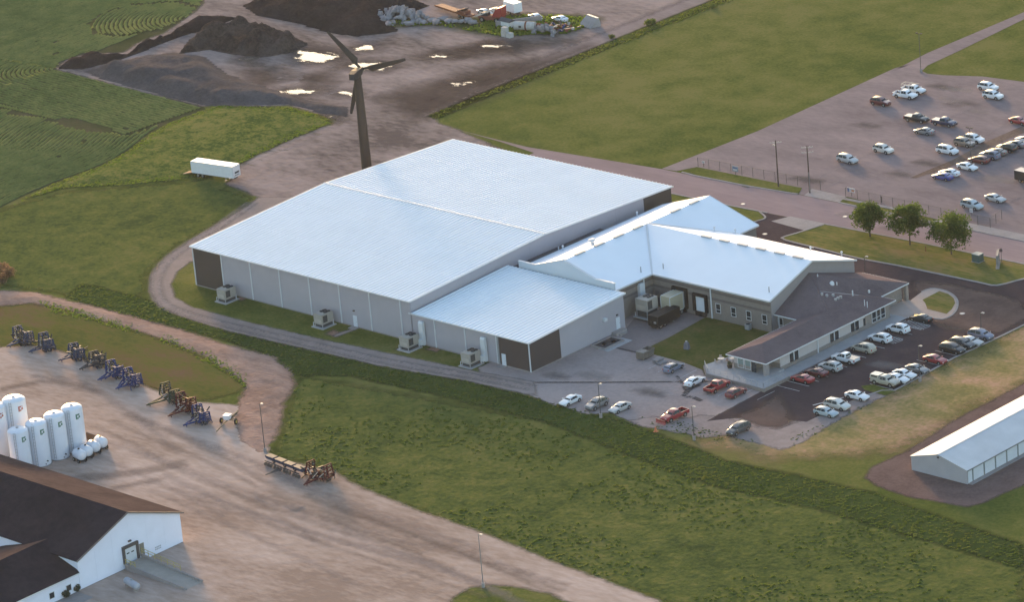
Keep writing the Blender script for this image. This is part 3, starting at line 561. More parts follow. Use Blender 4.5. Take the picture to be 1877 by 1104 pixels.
m_black = plain('mat_black_rubber', (.030,.027,.028), .8, 0, .3, .15, 2)
m_pole = plain('mat_dark_pole', (.085,.075,.075), .6, 0, .4, .08, 1)
m_polel = plain('mat_gray_pole', (.26,.245,.245), .6, .2, .4, .08, 1)
m_lamp = plain('mat_lamp_head', (.42,.39,.37), .5, 0, .4, .05, 1)
m_tan = plain('mat_tan_metal', (.365,.335,.30), .55, 0, .4, .1, 1)
m_tan_d = plain('mat_coil_dark', (.07,.068,.072), .7, 0, .3, .15, 3)
m_wood = plain('mat_wood_pole', (.11,.085,.072), .9, 0, .2, .2, 2)
m_steel = plain('mat_galvanised', (.34,.345,.36), .5, .3, .5, .12, 1)
m_yellow = plain('mat_yellow_rail', (.42,.34,.10), .6, 0, .4, .1, 1)

# ---------------------------------------------------------------- warehouse
wh = thing('warehouse', 'largest warehouse with grey panelled walls and low white ribbed metal roof', 'warehouse')
XL, XR, YN, YF, HE, HR = -61.5, -0.25, .3, 75.7, 8.45, 10.15
YM = (YN+YF)/2
def gable_z(y): return HE+(HR-HE)*(1-abs(y-YM)/(YF-YM))
def wall_x(parent, x0, x1, y, z0, z1, mat, name='wall_panel', t=.12, s=1):
    mb = MB(); mb.box(x0, x1, min(y, y+t*s), max(y, y+t*s), z0, z1); return obj(name, mb, mat, parent)
JX = [-61.4]+[-53.1+8.36*k for k in range(7)]+[-.3]
JX = [-61.4,-53.1,-44.75,-36.4,-28.0,-19.65,-11.3,-2.9,-.3]
for i in range(len(JX)-1):
    wall_x(wh, JX[i]+.02, JX[i+1]-.02, YN, .25, HE-.1, m_brown if i == 0 else m_wall)
mb = MB(); mb.box(XL+.05, XR-.05, YN+.02, YF, -.1, .24); obj('foundation', mb, m_conc, wh)
for i, y0 in enumerate(np.linspace(YN+.15, YF, 10)[:-1]):   # the long gable wall towards the low halls
    y1 = y0+(YF-YN-.15)/9
    for x, m_ in ((XR, m_brown if i == 8 else m_wall), (XL, m_wall)):
        mb = MB(); a, b = y0+.01, y1-.01; t = -.12 if x == XR else .12
        if (a-YM)*(b-YM) < 0: top = [(a, gable_z(a)-.1), (YM, HR-.1), (b, gable_z(b)-.1)]
        else: top = [(a, gable_z(a)-.1), (b, gable_z(b)-.1)]
        sec = [(a, .25)]+top+[(b, .25)]; sec = [sec[0]]+sec[1:]
        n = len(sec); vs = [(x, q[0], q[1]) for q in sec]+[(x+t, q[0], q[1]) for q in sec]
        mb.add(vs, [tuple(range(n)), tuple(range(2*n-1, n-1, -1))]+[(k, n+k, n+(k+1) % n, (k+1) % n) for k in range(n)])
        obj('wall_panel', mb, m_, wh)
wall_x(wh, XL+.1, XR-.1, YF, .25, HE-.1, m_wall, s=-1)
OV = .35
def slab(name, quad, t, mat, parent):
    mb = MB(); a = [Vector(p) for p in quad]; nrm = (a[1]-a[0]).cross(a[3]-a[0]).normalized(); nrm = nrm if nrm.z > 0 else -nrm
    lo = [p-nrm*t for p in a]; vs = a+lo
    mb.add(vs, [(0,1,2,3),(7,6,5,4)]+[(i, 4+i, 4+(i+1) % 4, (i+1) % 4) for i in range(4)]); return obj(name, mb, mat, parent)
r1 = slab('roof', [(XL-OV, YN-OV, HE), (XR+OV, YN-OV, HE), (XR+OV, YM, HR), (XL-OV, YM, HR)], .16, m_roof, wh)
r2 = slab('roof', [(XL-OV, YM, HR), (XR+OV, YM, HR), (XR+OV, YF+OV, HE), (XL-OV, YF+OV, HE)], .16, m_roof, wh)
def ribs(parent, x0, x1, ya, za, yb, zb, pitch=1.0, w=.13, h=.12):
    mb = MB(); x = x0+pitch/2
    while x < x1:
        mb.add([(x-w/2, ya, za), (x+w/2, ya, za), (x+w/2, yb, zb), (x-w/2, yb, zb), (x-w/3, ya, za+h), (x+w/3, ya, za+h), (x+w/3, yb, zb+h), (x-w/3, yb, zb+h)],
               [(4,5,6,7),(0,1,5,4),(1,2,6,5),(3,0,4,7),(2,3,7,6)]); x += pitch
    return obj('standing_seams', mb, m_rib, parent, kind='stuff')
ribs(r1, XL-OV, XR+OV, YN-OV+.02, HE+.004, YM-.3, HR-.01); ribs(r2, XL-OV, XR+OV, YF+OV-.02, HE+.004, YM+.3, HR-.01)
def laps(parent, x0, x1, ya, za, yb, zb, fr):
    for f_ in fr:
        y = ya+(yb-ya)*f_; z = za+(zb-za)*f_; mb = MB(); mb.box(x0, x1, y-.10, y+.10, z-.02, z+.05); obj('lap_joint', mb, m_roof, parent)
laps(r1, XL-OV, XR+OV, YN-OV, HE, YM, HR, (.36,.70)); laps(r2, XL-OV, XR+OV, YF+OV, HE, YM, HR, (.36,.70))
mb = MB()
mb.add([(XL-OV-.1, YM-.45, HR+.03), (XR+OV+.1, YM-.45, HR+.03), (XR+OV+.1, YM, HR+.17), (XL-OV-.1, YM, HR+.17), (XL-OV-.1, YM+.45, HR+.03), (XR+OV+.1, YM+.45, HR+.03), (XL-OV-.1, YM-.45, HR-.05), (XR+OV+.1, YM-.45, HR-.05), (XR+OV+.1, YM+.45, HR-.05), (XL-OV-.1, YM+.45, HR-.05)],
       [(0,1,2,3),(3,2,5,4),(6,7,1,0),(9,4,5,8),(1,7,8,5,2),(0,3,4,9,6)]); obj('ridge_cap', mb, m_trim, wh)
for z_, nm in ((HE, 'gutter'),):
    mb = MB(); mb.box(XL-OV, XR+OV, YN-OV-.16, YN-OV-.003, HE-.2, HE-.01); obj(nm, mb, m_trim, wh)
for s_, x in ((-1, XL-OV), (1, XR+OV)):     # rake trim along the gable edges
    for ya, yb in ((YN-OV, YM), (YF+OV, YM)):
        mb = MB(); mb.beam((x+s_*.06, ya, HE-.06), (x+s_*.06, yb, HR-.06), .12, .26); obj('rake_trim', mb, m_trim, wh)
for x in JX[1:-1]+[XL+.1]:
    mb = MB(); mb.box(x-.1, x+.1, YN-.16, YN-.003, .2, HE-.2); obj('downspout', mb, m_trim, wh)
def steel_door(parent, x, y, z0=.1, w=1.05, h=2.3, axis='x', mat=None, fr=True):
    mb = MB()
    if axis == 'x': mb.box(x-w/2, x+w/2, y-.05, y-.002, z0, z0+h)
    else: mb.box(y+.002, y+.05, x-w/2, x+w/2, z0, z0+h)
    d = obj('door', mb, mat or m_door, parent)
    mb = MB()
    if axis == 'x': mb.box(x+w*.32, x+w*.42, y-.1, y-.052, z0+1.0, z0+1.12)
    else: mb.box(y+.052, y+.1, x+w*.32, x+w*.42, z0+1.0, z0+1.12)
    obj('handle', mb, m_steel, d); return d
steel_door(wh, -15.9, YN-.0)
mb = MB(); mb.box(-16.15, -15.75, YN-.25, YN-.003, 3.3, 3.55); obj('wall_light', mb, m_pole, wh)
mb = MB(); mb.box(-16.8, -15.0, YN-1.3, YN-.02, .02, .14); obj('door_step', mb, m_conc, wh)

# ---------------------------------------------------------------- annex
an = thing('warehouse_annex', 'lower square annex with white ribbed roof and dark brown corner panels', 'building')
AX0, AX1, AY0, AY1, AZ0, AZ1 = .2, 30.65, .3, 26.6, 6.15, 7.28
JA = [.0, 6.0, 14.0, 22.2, 30.6]
for i in range(4): wall_x(an, JA[i]+.02, JA[i+1]-.02, AY0, .25, AZ0-.1, m_brown if i == 3 else m_wall)
mb = MB(); mb.box(.1, AX1+.03, AY0-.03, AY1, -.1, .24); obj('foundation', mb, m_conc, an)
ys = [AY0+.14, 8.6, 17.5, AY1]
for i in range(3):
    mb = MB(); a, b = ys[i]+.01, ys[i+1]-.01; za, zb = [AZ0+(AZ1-AZ0)*(y-AY0)/(AY1-AY0)-.1 for y in (a, b)]
    vs = [(AX1, a, .25), (AX1, b, .25), (AX1, b, zb), (AX1, a, za), (AX1-.12, a, .25), (AX1-.12, b, .25), (AX1-.12, b, zb), (AX1-.12, a, za)]
    mb.add(vs, [(0,1,2,3),(7,6,5,4),(0,4,5,1),(1,5,6,2),(2,6,7,3),(3,7,4,0)]); obj('wall_panel', mb, m_brown if i == 0 else m_wall, an)
mb = MB(); mb.box(AX0, AX1-.13, AY1-.12, AY1, .25, AZ1-.1); obj('back_wall', mb, m_wall, an)
ra = slab('roof', [(AX0, AY0-OV, AZ0), (AX1+OV, AY0-OV, AZ0), (AX1+OV, AY1+.2, AZ1), (AX0, AY1+.2, AZ1)], .16, m_roof, an)
ribs(ra, AX0, AX1+OV, AY0-OV+.02, AZ0+.004, AY1+.18, AZ1+.004); laps(ra, AX0, AX1+OV, AY0-OV, AZ0, AY1+.2, AZ1, (.5,))
mb = MB(); mb.box(AX0-.6, AX1+OV, AY0-OV-.16, AY0-OV-.003, AZ0-.2, AZ0-.01); obj('gutter', mb, m_trim, an)
mb = MB(); mb.beam((AX1+OV+.06, AY0-OV, AZ0-.06), (AX1+OV+.06, AY1+.2, AZ1-.06), .12, .26); obj('rake_trim', mb, m_trim, an)
mb = MB(); mb.box(27.9, AX1+OV, AY1+.22, AY1+.4, AZ1-.25, AZ1+.06); obj('roof_edge_trim', mb, m_trim, an)
for x in JA[1:]:
    mb = MB(); mb.box(x-.1, x+.1, AY0-.16, AY0-.003, .2, AZ0-.2); obj('downspout', mb, m_trim, an)
mb = MB(); mb.box(22.35, 22.75, AY0-.15, AY0-.003, .2, AZ0-.2); obj('corner_trim', mb, m_steel, an)
steel_door(an, 23.75, AY0, .1, 1.05, 2.35); steel_door(an, 24.6, AX1, .75, 1.05, 2.3, 'y')
mb = MB(); mb.box(22.9, 24.5, AY0-1.3, AY0-.02, .02, .14); obj('door_step', mb, m_conc, an)
mb = MB(); mb.box(AX1+.003, AX1+1.3, 22.6, 25.6, .0, .7); mb.box(AX1+1.303, AX1+1.7, 23.2, 25.2, .0, .35); obj('door_step', mb, m_conc, an)
mb = MB(); mb.box(AX1+.003, AX1+.6, 20.4, 21.2, 3.6, 4.2); obj('wall_vent', mb, m_trim, an)
mb = MB(); mb.box(AX1+.003, AX1+.25, 24.2, 24.6, 3.5, 3.75); obj('wall_light', mb, m_pole, an)
# planter-like concrete kerb bed beside that door
pb = thing('planter_bed', 'low concrete-edged bed with dark stones against the grey annex wall', 'planter', (AX1+2.6, 18.8, 0))
mb = MB()
mb.box(-1.9,1.6,-2.8,-2.5,0,.4); mb.box(-1.9,1.6,2.5,2.8,0,.4); mb.box(1.3,1.6,-2.5,2.5,0,.4); mb.box(-1.9,-1.6,-2.5,2.5,0,.4); obj('rim', mb, m_conc, pb)
mb = MB(); mb.box(-1.6,1.3,-2.5,2.5,0,.28); obj('soil', mb, g_gray, pb)
for q_ in ((-.5,0,-1.2,-.6,.28,.6),(.2,.7,.6,1.4,.28,.55)):
    mb = MB(); mb.box(*q_); obj('stone', mb, m_black, pb)
rmp = thing('concrete_slab', 'pale blue concrete slab on the pavement before the planter bed', 'slab', G(1128,633)); mb = MB(); mb.box(-1.3, 1.3, -3.4, 3.4, .0, .12); obj('slab', mb, m_conc_blue, rmp)
# lower brown lean-to roof between the tall warehouse and the hall
lk = thing('link_roof', 'dark flat roof in the gap between the tall warehouse and white hall', 'building')
mb = MB(); mb.box(.3, 3.2, 27.0, 53.5, 0, 6.5); obj('roof', mb, m_flatroof, lk)
for p in ((1035,447),):
    mb = MB(); mb.tube((1.6, 40, 6.5), (1.6, 40, 7.2), .12, mi=0); obj('vent_pipe', mb, m_trim, lk)

# ---------------------------------------------------------------- L-shaped hall with smooth white roof
hl = thing('production_hall', 'white smooth-roofed hall with two crossing ridges and block walls', 'building')
EZ, RZ = 6.6, 10.6; X0, X1, XM = 2.1, 27.1, 14.6; Y0h, Y1h = 27.2, 70.6; WY0, WY1, WYM, WX1 = 38.9, 64.8, 51.85, 56.5
sl = (RZ-EZ)/(XM-X0)
roof = MB()
def fq(*p): roof.add(p, [tuple(range(len(p)))])
fq((X0, Y0h, EZ), (XM, Y0h, RZ), (XM, Y1h, RZ), (X0, Y1h, EZ))                     # left slope
obj('roof', roof, m_hall, hl); roof = MB()
fq((XM, Y0h, RZ), (X1, Y0h, EZ), (X1, WY0, EZ), (XM, WYM, RZ)); obj('roof', roof, m_hall, hl); roof = MB()
fq((XM, WYM, RZ), (X1, WY1, EZ), (X1, Y1h, EZ), (XM, Y1h, RZ)); obj('roof', roof, m_hall, hl); roof = MB()
fq((XM, WYM, RZ), (X1, WY0, EZ), (WX1, WY0, EZ), (WX1, WYM, RZ)); obj('roof', roof, m_hall, hl); roof = MB()
fq((XM, WYM, RZ), (WX1, WYM, RZ), (WX1, WY1, EZ), (X1, WY1, EZ)); obj('roof', roof, m_hall, hl)
def trimbeam(a, b, w=.14, h=.3, nm='fascia', m_=None):
    mb = MB(); mb.beam(a, b, w, h); obj(nm, mb, m_ or m_trim, hl)
trimbeam((X1+.05, Y0h, EZ-.1), (X1+.05, WY0, EZ-.1)); trimbeam((X1, WY0-.05, EZ-.1), (WX1, WY0-.05, EZ-.1)); trimbeam((X1+.05, WY1, EZ-.1), (X1+.05, Y1h, EZ-.1))
trimbeam((WX1+.05, WY0, EZ-.1), (WX1+.05, WYM, RZ-.1)); trimbeam((WX1+.05, WYM, RZ-.1), (WX1+.05, WY1, EZ-.1)); trimbeam((X0-.05, Y0h, EZ-.1), (X0-.05, Y1h, EZ-.1))
trimbeam((X0, Y1h+.05, EZ-.1), (XM, Y1h+.05, RZ-.1)); trimbeam((XM, Y1h+.05, RZ-.1), (X1, Y1h+.05, EZ-.1))
# wing walls
def vwall(poly, t, nm, mat, par):
    """wall from a list of points on a vertical plane, thickness vector t"""
    mb = MB(); n = len(poly); vs = list(poly)+[tuple(a+b for a, b in zip(p, t)) for p in poly]
    mb.add(vs, [tuple(range(n)), tuple(range(2*n-1, n-1, -1))]+[(i, n+i, n+(i+1) % n, (i+1) % n) for i in range(n)]); return obj(nm, mb, mat, par)
wy = WY0+.45; wx = X1-.45
vwall([(wx, wy, 0), (WX1-.3, wy, 0), (WX1-.3, wy, EZ-.15), (wx, wy, EZ-.15)], (0, .25, 0), 'wall', m_block, hl)
vwall([(wx, Y0h, 0), (wx, wy-.003, 0), (wx, wy-.003, EZ-.15), (wx, Y0h, EZ-.15)], (-.25, 0, 0), 'wall', m_block, hl)
for z0, z1 in ((3.9, 4.35), (5.3, 5.75)):
    mb = MB(); mb.box(wx+.03, WX1-.303, wy-.04, wy-.003, z0, z1); obj('block_band', mb, m_band, hl)
    mb = MB(); mb.box(wx+.003, wx+.04, Y0h+.2, wy-.05, z0, z1); obj('block_band', mb, m_band, hl)
gx = WX1-.3
vwall([(gx, wy+.27, 0), (gx, WY1-.4, 0), (gx, WY1-.4, EZ-.1), (gx, WYM, RZ-.2), (gx, wy+.27, EZ-.1)], (-.25, 0, 0), 'gable_wall', m_gable, hl)
vwall([(wx, WY1-.4, 0), (gx-.26, WY1-.4, 0), (gx-.26, WY1-.4, EZ-.15), (wx, WY1-.4, EZ-.15)], (0, -.25, 0), 'wall', m_block, hl)
vwall([(wx, WY1-.4, 0), (wx, Y1h-.3, 0), (wx, Y1h-.3, EZ-.15), (wx, WY1-.4, EZ-.15)], (-.25, 0, 0), 'wall', m_block, hl)
vwall([(X0+.3, Y1h-.3, 0), (wx-.26, Y1h-.3, 0), (wx-.26, Y1h-.3, EZ), (XM, Y1h-.3, RZ-.2), (X0+.3, Y1h-.3, EZ)], (0, -.2, 0), 'gable_wall', m_gable, hl)
vwall([(X0+.3, Y0h+.3, 0), (X0+.3, Y1h-.6, 0), (X0+.3, Y1h-.6, EZ-.15), (X0+.3, Y0h+.3, EZ-.15)], (.25, 0, 0), 'wall', m_gable, hl)
m_par = plain('mat_parapet_metal', (.50,.55,.60), .5, 0, .4, .03, .4)
vwall([(X0+.9, Y0h-.02, 5), (28.0, Y0h-.02, 5), (28.0, Y0h-.02, 8.45), (23.4, Y0h-.02, 8.4), (15.0, Y0h-.02, 10.95), (7.0, Y0h-.02, 8.4), (X0+.9, Y0h-.02, 8.4)], (0, .3, 0), 'parapet_wall', m_par, hl)
for xa, xb, za, zb in ((X0+.85, 7.0, 8.4, 8.4), (23.4, 28.05, 8.4, 8.45)):
    mb = MB(); mb.box(xa, xb, Y0h-.1, Y0h+.36, 8.46, 8.62); obj('coping', mb, m_trim, hl)
for s_, (p, q) in enumerate((((7.0, 8.4), (15.0, 10.95)), ((15.0, 10.95), (23.4, 8.4)))):
    mb = MB(); mb.beam((p[0], Y0h+.13, p[1]+.05), (q[0], Y0h+.13, q[1]+.05), .42, .1); obj('coping', mb, m_trim, hl)
for px in ((1207,491),):
    pass
mb = MB(); mb.beam((XM+.2, WYM-.3, RZ+.05), (X1-.1, WY0+.1, EZ+.08), .35, .06); obj('valley_strip', mb, m_trim, hl)
mb = MB(); mb.beam((XM+.2, WYM+.3, RZ+.05), (X1-.1, WY1-.1, EZ+.08), .35, .06); obj('valley_strip', mb, m_trim, hl)
m_rv = plain('mat_ridge_vent', (.36,.375,.40), .6, 0, .4, .05, 1)
for k in range(6):
    mb = MB(); x = 29.0+4.6*k; mb.box(x, x+2.3, WYM-.42, WYM+.2, RZ-.06, RZ+.2); obj('ridge_vent', mb, m_rv, hl)
for k in range(7):
    mb = MB(); y = 31.0+5.6*k
    if abs(y-WYM) < 2: continue
    mb.box(XM-.2, XM+.42, y, y+2.6, RZ-.06, RZ+.2); obj('ridge_vent', mb, m_rv, hl)
def roofz(x, y):
    a = RZ-abs(x-XM)*sl; b = RZ-abs(y-WYM)*sl if x > XM else 0
    return max(a, b)
def pipe(px, h=1.0, r=.1, cap=False, zg=8.0):
    x, y, z = G(px[0], px[1], zg)
    for _ in range(6): x, y, z = G(px[0], px[1], roofz(x, y))
    mb = MB(); mb.tube((x, y, z-.1), (x, y, z+h), r, n=8)
    if cap: mb.tube((x, y, z+h), (x, y, z+h+.25), r*2.2, r*1.3, n=8)
    obj('vent_pipe', mb, m_steel if not cap else m_trim, hl)
for p in ((1175,499),(1216,493),(1410,536)): pipe(p, 1.1, .1)
for p in ((1310,425),(1348,429),(1486,461),(1543,470),(1032,459),(1168,397)): pipe(p, .8, .12, True)
pipe((1086,449), 1.0, .38, True)
# door openings, docks and windows of the wing
def dock(parent, xc, y, w, h, z0, mat_door):
    mb = MB(); mb.box(xc-w/2-.5, xc-w/2, y-.55, y-.045, z0-.2, z0+h+.5); mb.box(xc+w/2, xc+w/2+.5, y-.55, y-.045, z0-.2, z0+h+.5); mb.box(xc-w/2, xc+w/2, y-.55, y-.045, z0+h, z0+h+.5)
    mb.box(xc-w/2, xc+w/2, y-.5, y-.045, z0-1.0, z0-.25)
    s_ = obj('dock_seal', mb, m_black, parent); mb = MB(); mb.box(xc-w/2+.02, xc+w/2-.02, y-.1, y-.045, z0-.2, z0+h-.02); obj('dock_door', mb, mat_door, parent); return s_
xd = onY(1286, 565, wy)[0]; dock(hl, xd, wy, 2.5, 2.9, 1.2, m_door)
xd2 = onY(1249, 555, wy)[0]; dock(hl, xd2, wy, 2.7, 3.3, 1.2, m_door)
steel_door(hl, onY(1206, 545, wy)[0], wy-.04, .9, 1.0, 2.2, mat=plain('mat_gray_door', (.13,.12,.125), .6))
def window(parent, x, y, z0, w, h, axis='x', split=True, glass=None, depth=.06, double=False):
    """frame with panes; axis x = wall along X facing -Y, axis y = wall along Y facing +X"""
    f = .09; mb = MB()
    def bx(m_, a0, a1, d0, d1, z_0, z_1):
        if axis == 'x': m_.box(a0, a1, y-d1, y-d0, z_0, z_1)
        else: m_.box(y+d0, y+d1, a0, a1, z_0, z_1)
    a0, a1 = x-w/2, x+w/2
    bx(mb, a0-f, a0, .004, depth, z0-f, z0+h+f); bx(mb, a1, a1+f, .004, depth, z0-f, z0+h+f); bx(mb, a0, a1, .004, depth, z0-f, z0); bx(mb, a0, a1, .004, depth, z0+h, z0+h+f)
    if split: bx(mb, a0, a1, .004, depth-.01, z0+h*.32, z0+h*.32+f)
    o = obj('window', mb, m_trim, parent); mb = MB(); bx(mb, a0+.002, a1-.002, .004, depth*.5, z0+.002, z0+h-.002); obj('pane', mb, glass or m_glass, o); return o
for px, py in ((1317,569),(1345,577),(1373,584),(1402,592)):
    x, _, z = onY(px, py, wy); window(hl, x, wy-.003, 1.55, 1.05, 1.75)
for xx in (onY(1304,550,wy)[0],):
    mb = MB(); mb.box(xx-.12, xx+.12, wy-.2, wy-.045, .1, EZ-.2); obj('downspout', mb, m_trim, hl)
mb = MB(); mb.box(wx+.045, wx+.22, 36.6, 36.85, .1, EZ-.2); obj('downspout', mb, m_trim, hl)

# ---------------------------------------------------------------- office with hipped shingle roof
of = thing('office_building', 'low office with hipped dark shingle roof and cream walls beside the car park', 'building')
def hip(name, planes, mat, par, x0, x1, y0, y1, under=.18):
    mb = MB()
    for p in planes: mb.add(p, [tuple(range(len(p)))])
    return obj(name, mb, mat, par)
z0o = 3.5; s_ = .31
bx0, bx1, by0, by1 = 61.8, 71.4, 19.8, 57.8; bm = (bx0+bx1)/2; bz = z0o+s_*(bx1-bm); hw = bx1-bm
hip('hip_roof', [[(bx0,by0,z0o),(bm,by0+hw,bz),(bm,by1-hw,bz),(bx0,by1,z0o)], [(bx1,by0,z0o),(bx1,by1,z0o),(bm,by1-hw,bz),(bm,by0+hw,bz)], [(bx0,by0,z0o),(bx1,by0,z0o),(bm,by0+hw,bz)], [(bx1,by1,z0o),(bx0,by1,z0o),(bm,by1-hw,bz)]], m_shing, of, bx0, bx1, by0, by1)
# main block: ridge along X at y=50.9 running into the wing gable, right eave over the bar, right hip
gxr = gx+.02; yn_, yf_, yr = 40.2, 66.3, 50.9; zr = 8.35
kx = (zr-z0o)/(71.4-gxr)*1.0
ze = z0o+.012
va = (61.2, 48.0, 6.45)
hip('hip_roof', [[(gxr,yn_,z0o),(71.38,yn_,z0o),(va[0],va[1],va[2]),(58.0,yr,zr),(gxr,yr,zr)],
                 [(71.38,yn_,z0o-.02),(71.38,57.78,z0o-.02),(va[0],va[1],va[2])],
                 [(71.38,57.78,z0o-.02),(67.8,57.78,z0o-.02),(va[0],va[1],va[2])],
                 [(67.8,57.78,z0o-.02),(67.8,yf_,z0o),(58.0,yr,zr),(va[0],va[1],va[2])],
                 [(67.8,yf_,z0o),(gxr,yf_,z0o),(gxr,yr,zr),(58.0,yr,zr)]], m_shing, of, gxr, 71.4, yn_, yf_)
mb = MB(); mb.beam((va[0],va[1],va[2]+.05),(68.3,57.2,z0o+.12),.45,.05); obj('valley_strip', mb, plain('mat_sunlit_strip', (.20,.185,.185), .6), of)  # pale strip along the valley: sunlight on the narrow slope put into its colour
mb = MB()
for a, b in (((bx0,by0),(bx1,by0)),((bx1,by0),(bx1,by1)),((bx1,by1),(67.8,by1)),((67.8,by1),(67.8,yf_)),((67.8,yf_),(gxr+.2,yf_)),((bx0,by0),(bx0,yn_)),((gxr,yn_),(bx0,yn_))):
    m1 = MB(); m1.beam((a[0],a[1],z0o-.1),(b[0],b[1],z0o-.1),.12,.2); obj('fascia', m1, m_trim, of)
mb = MB(); mb.prism([(bx0+.02,by0+.02),(bx1-.02,by0+.02),(bx1-.02,by1-.02),(67.78,by1-.02),(67.78,yf_-.02),(gxr+.1,yf_-.02),(gxr+.1,yn_+.02),(bx0+.02,yn_+.02)], z0o-.2, z0o-.12); obj('soffit', mb, m_office, of)
ox0, ox1, oy0 = 62.8, 70.5, 20.8; zt = z0o-.2
wn_ = (66.9, 24.8)   # recessed porch at the near right corner
def wv(poly_xy, nm='wall', mat=None, z0=.0, z1=None, t=.2):
    (xa, ya), (xb, yb) = poly_xy; mb = MB()
    if abs(xa-xb) < abs(ya-yb): mb.box(xa-t, xa, min(ya, yb), max(ya, yb), z0, z1 or zt)
    else: mb.box(min(xa, xb), max(xa, xb), ya, ya+t, z0, z1 or zt)
    return obj(nm, mb, mat or m_office, of)
FL = .75
wv([(ox0,oy0),(wn_[0],oy0)]); wv([(wn_[0],oy0+.21),(wn_[0],wn_[1])]); wv([(wn_[0]+.003,wn_[1]),(ox1,wn_[1])]); wv([(ox1,wn_[1]+.21),(ox1,56.6)])
wv([(ox1,56.6),(66.9,56.6)]); wv([(66.9,56.6+.21),(66.9,65.2)], mat=m_wains); wv([(ox0+.2,oy0+.21),(ox0+.2,41.2)]); wv([(gxr+.1,41.2),(ox0,41.2)], mat=m_block)
for a, b in (((ox0-.03,oy0-.06),(wn_[0],oy0-.06)),):
    mb = MB(); mb.box(a[0], b[0], oy0-.06, oy0-.003, .0, FL+.95); obj('wainscot', mb, m_wains, of)
mb = MB(); mb.box(ox1+.003, ox1+.06, wn_[1], 49.6, .0, 1.0); obj('wainscot', mb, m_wains, of)
mb = MB(); mb.box(ox1+.003, ox1+.06, 49.6, 56.8, .0, zt-.02); obj('wainscot', mb, m_wains, of)
mb = MB(); mb.box(wn_[0]+.003, wn_[0]+.06, oy0, wn_[1]-.003, .0, FL+.95); mb.box(wn_[0]+.062, ox1, wn_[1]-.06, wn_[1]-.003, .0, FL+.95); obj('wainscot', mb, m_wains, of)
mb = MB(); mb.box(ox1-.55, ox1+.25, oy0-.2, oy0+.6, .0, zt); obj('corner_pier', mb, m_gable, of)
mb = MB(); mb.box(66.9, 67.7, 65.4, 66.2, .0, zt); obj('entry_pier', mb, m_wains, of)
for px in ((1359,679),(1372,683)): window(of, onY(*px, oy0)[0], oy0, FL+.35, 1.25, 1.75, glass=m_glass_l, split=False, depth=.09)
d = steel_door(of, onY(1383,688,oy0)[0], oy0-.0, FL, 1.0, 2.15, mat=m_glass)
for (pa, pb_) in (((1451,659),(1460,655)),((1525,624),(1534,620)),((1563,606),(1571,602))):
    for p in (pa, pb_): window(of, onX(*p, ox1)[1], ox1, 1.0, 1.15, 1.65, 'y', split=False)
for p in ((1603,587),(1610.5,583.5),(1618,580)): window(of, onX(*p, ox1+.06)[1], ox1+.06, .8, 1.35, 2.0, 'y', split=True)
steel_door(of, onX(1586,597,ox1)[1], ox1, .25, 1.0, 2.2, 'y', mat=m_glass)
window(of, onY(1431,594,41.2)[0], 41.2, 1.2, 1.1, 1.3, split=False)
mb = MB(); mb.box(gxr+.3, gxr+.5, 41.0, 41.197, .1, zt); obj('downspout', mb, m_trim, of)
for p, hh in (((1525,551),.9),((1527,528),.5),((1597,548.5),0.9)):
    pass
def officez(x, y):
    a = min(z0o+s_*(71.4-x), z0o+s_*max(0, x-61.8) if y < 40 else 99, zr)
    if y > 40.2: a = min(a, z0o+.42*(y-yn_), z0o+.316*(yf_-y))
    return max(a, z0o)
def opipe(px, h, r, nm='vent_pipe', mat=None, zg=5.0, dome=False):
    x, y, z = G(px[0], px[1], zg)
    for _ in range(8): x, y, z = G(px[0], px[1], officez(x, y))
    mb = MB()
    if dome: mb.lathe([(r*1.1,-.3),(r*1.1,.1),(r*.95,.35),(r*.5,.55),(.05,.62)], 12, (x, y, z))
    else: mb.tube((x, y, z-.2), (x, y, z+h), r)
    obj(nm, mb, mat or m_trim, of)
opipe((1499,512), 1.0, .1); opipe((1525,521), 1, .42, 'roof_vent', dome=True); opipe((1563,541), .9, .12); opipe((1585,561), 1.2, .07); opipe((1590,564), 1.2, .07); opipe((1593,535), .3, .2); opipe((1534,522), .5, .1)
for p in ((1506.5,539.5),(1515.5,542),(1527,541.5),(1531.5,549.5),(1536,547),(1541,545)): opipe(p, .22, .28, 'roof_vent', m_steel)
for px in ((1361,660),): 
    x, y, z = onY(*px, oy0); mb = MB(); mb.box(x-.2, x+.2, oy0-.2, oy0-.003, 2.7, 2.95); obj('wall_light', mb, m_pole, of)
for yy in (28.0, 39.0, 49.2):
    mb = MB(); mb.box(ox1+.003, ox1+.3, yy-.2, yy+.2, 2.85, 3.1); obj('wall_light', mb, m_pole, of)
mb = MB(); mb.box(ox1+.062, ox1+.2, 35.4, 35.6, .1, zt); obj('downspout', mb, m_trim, of)
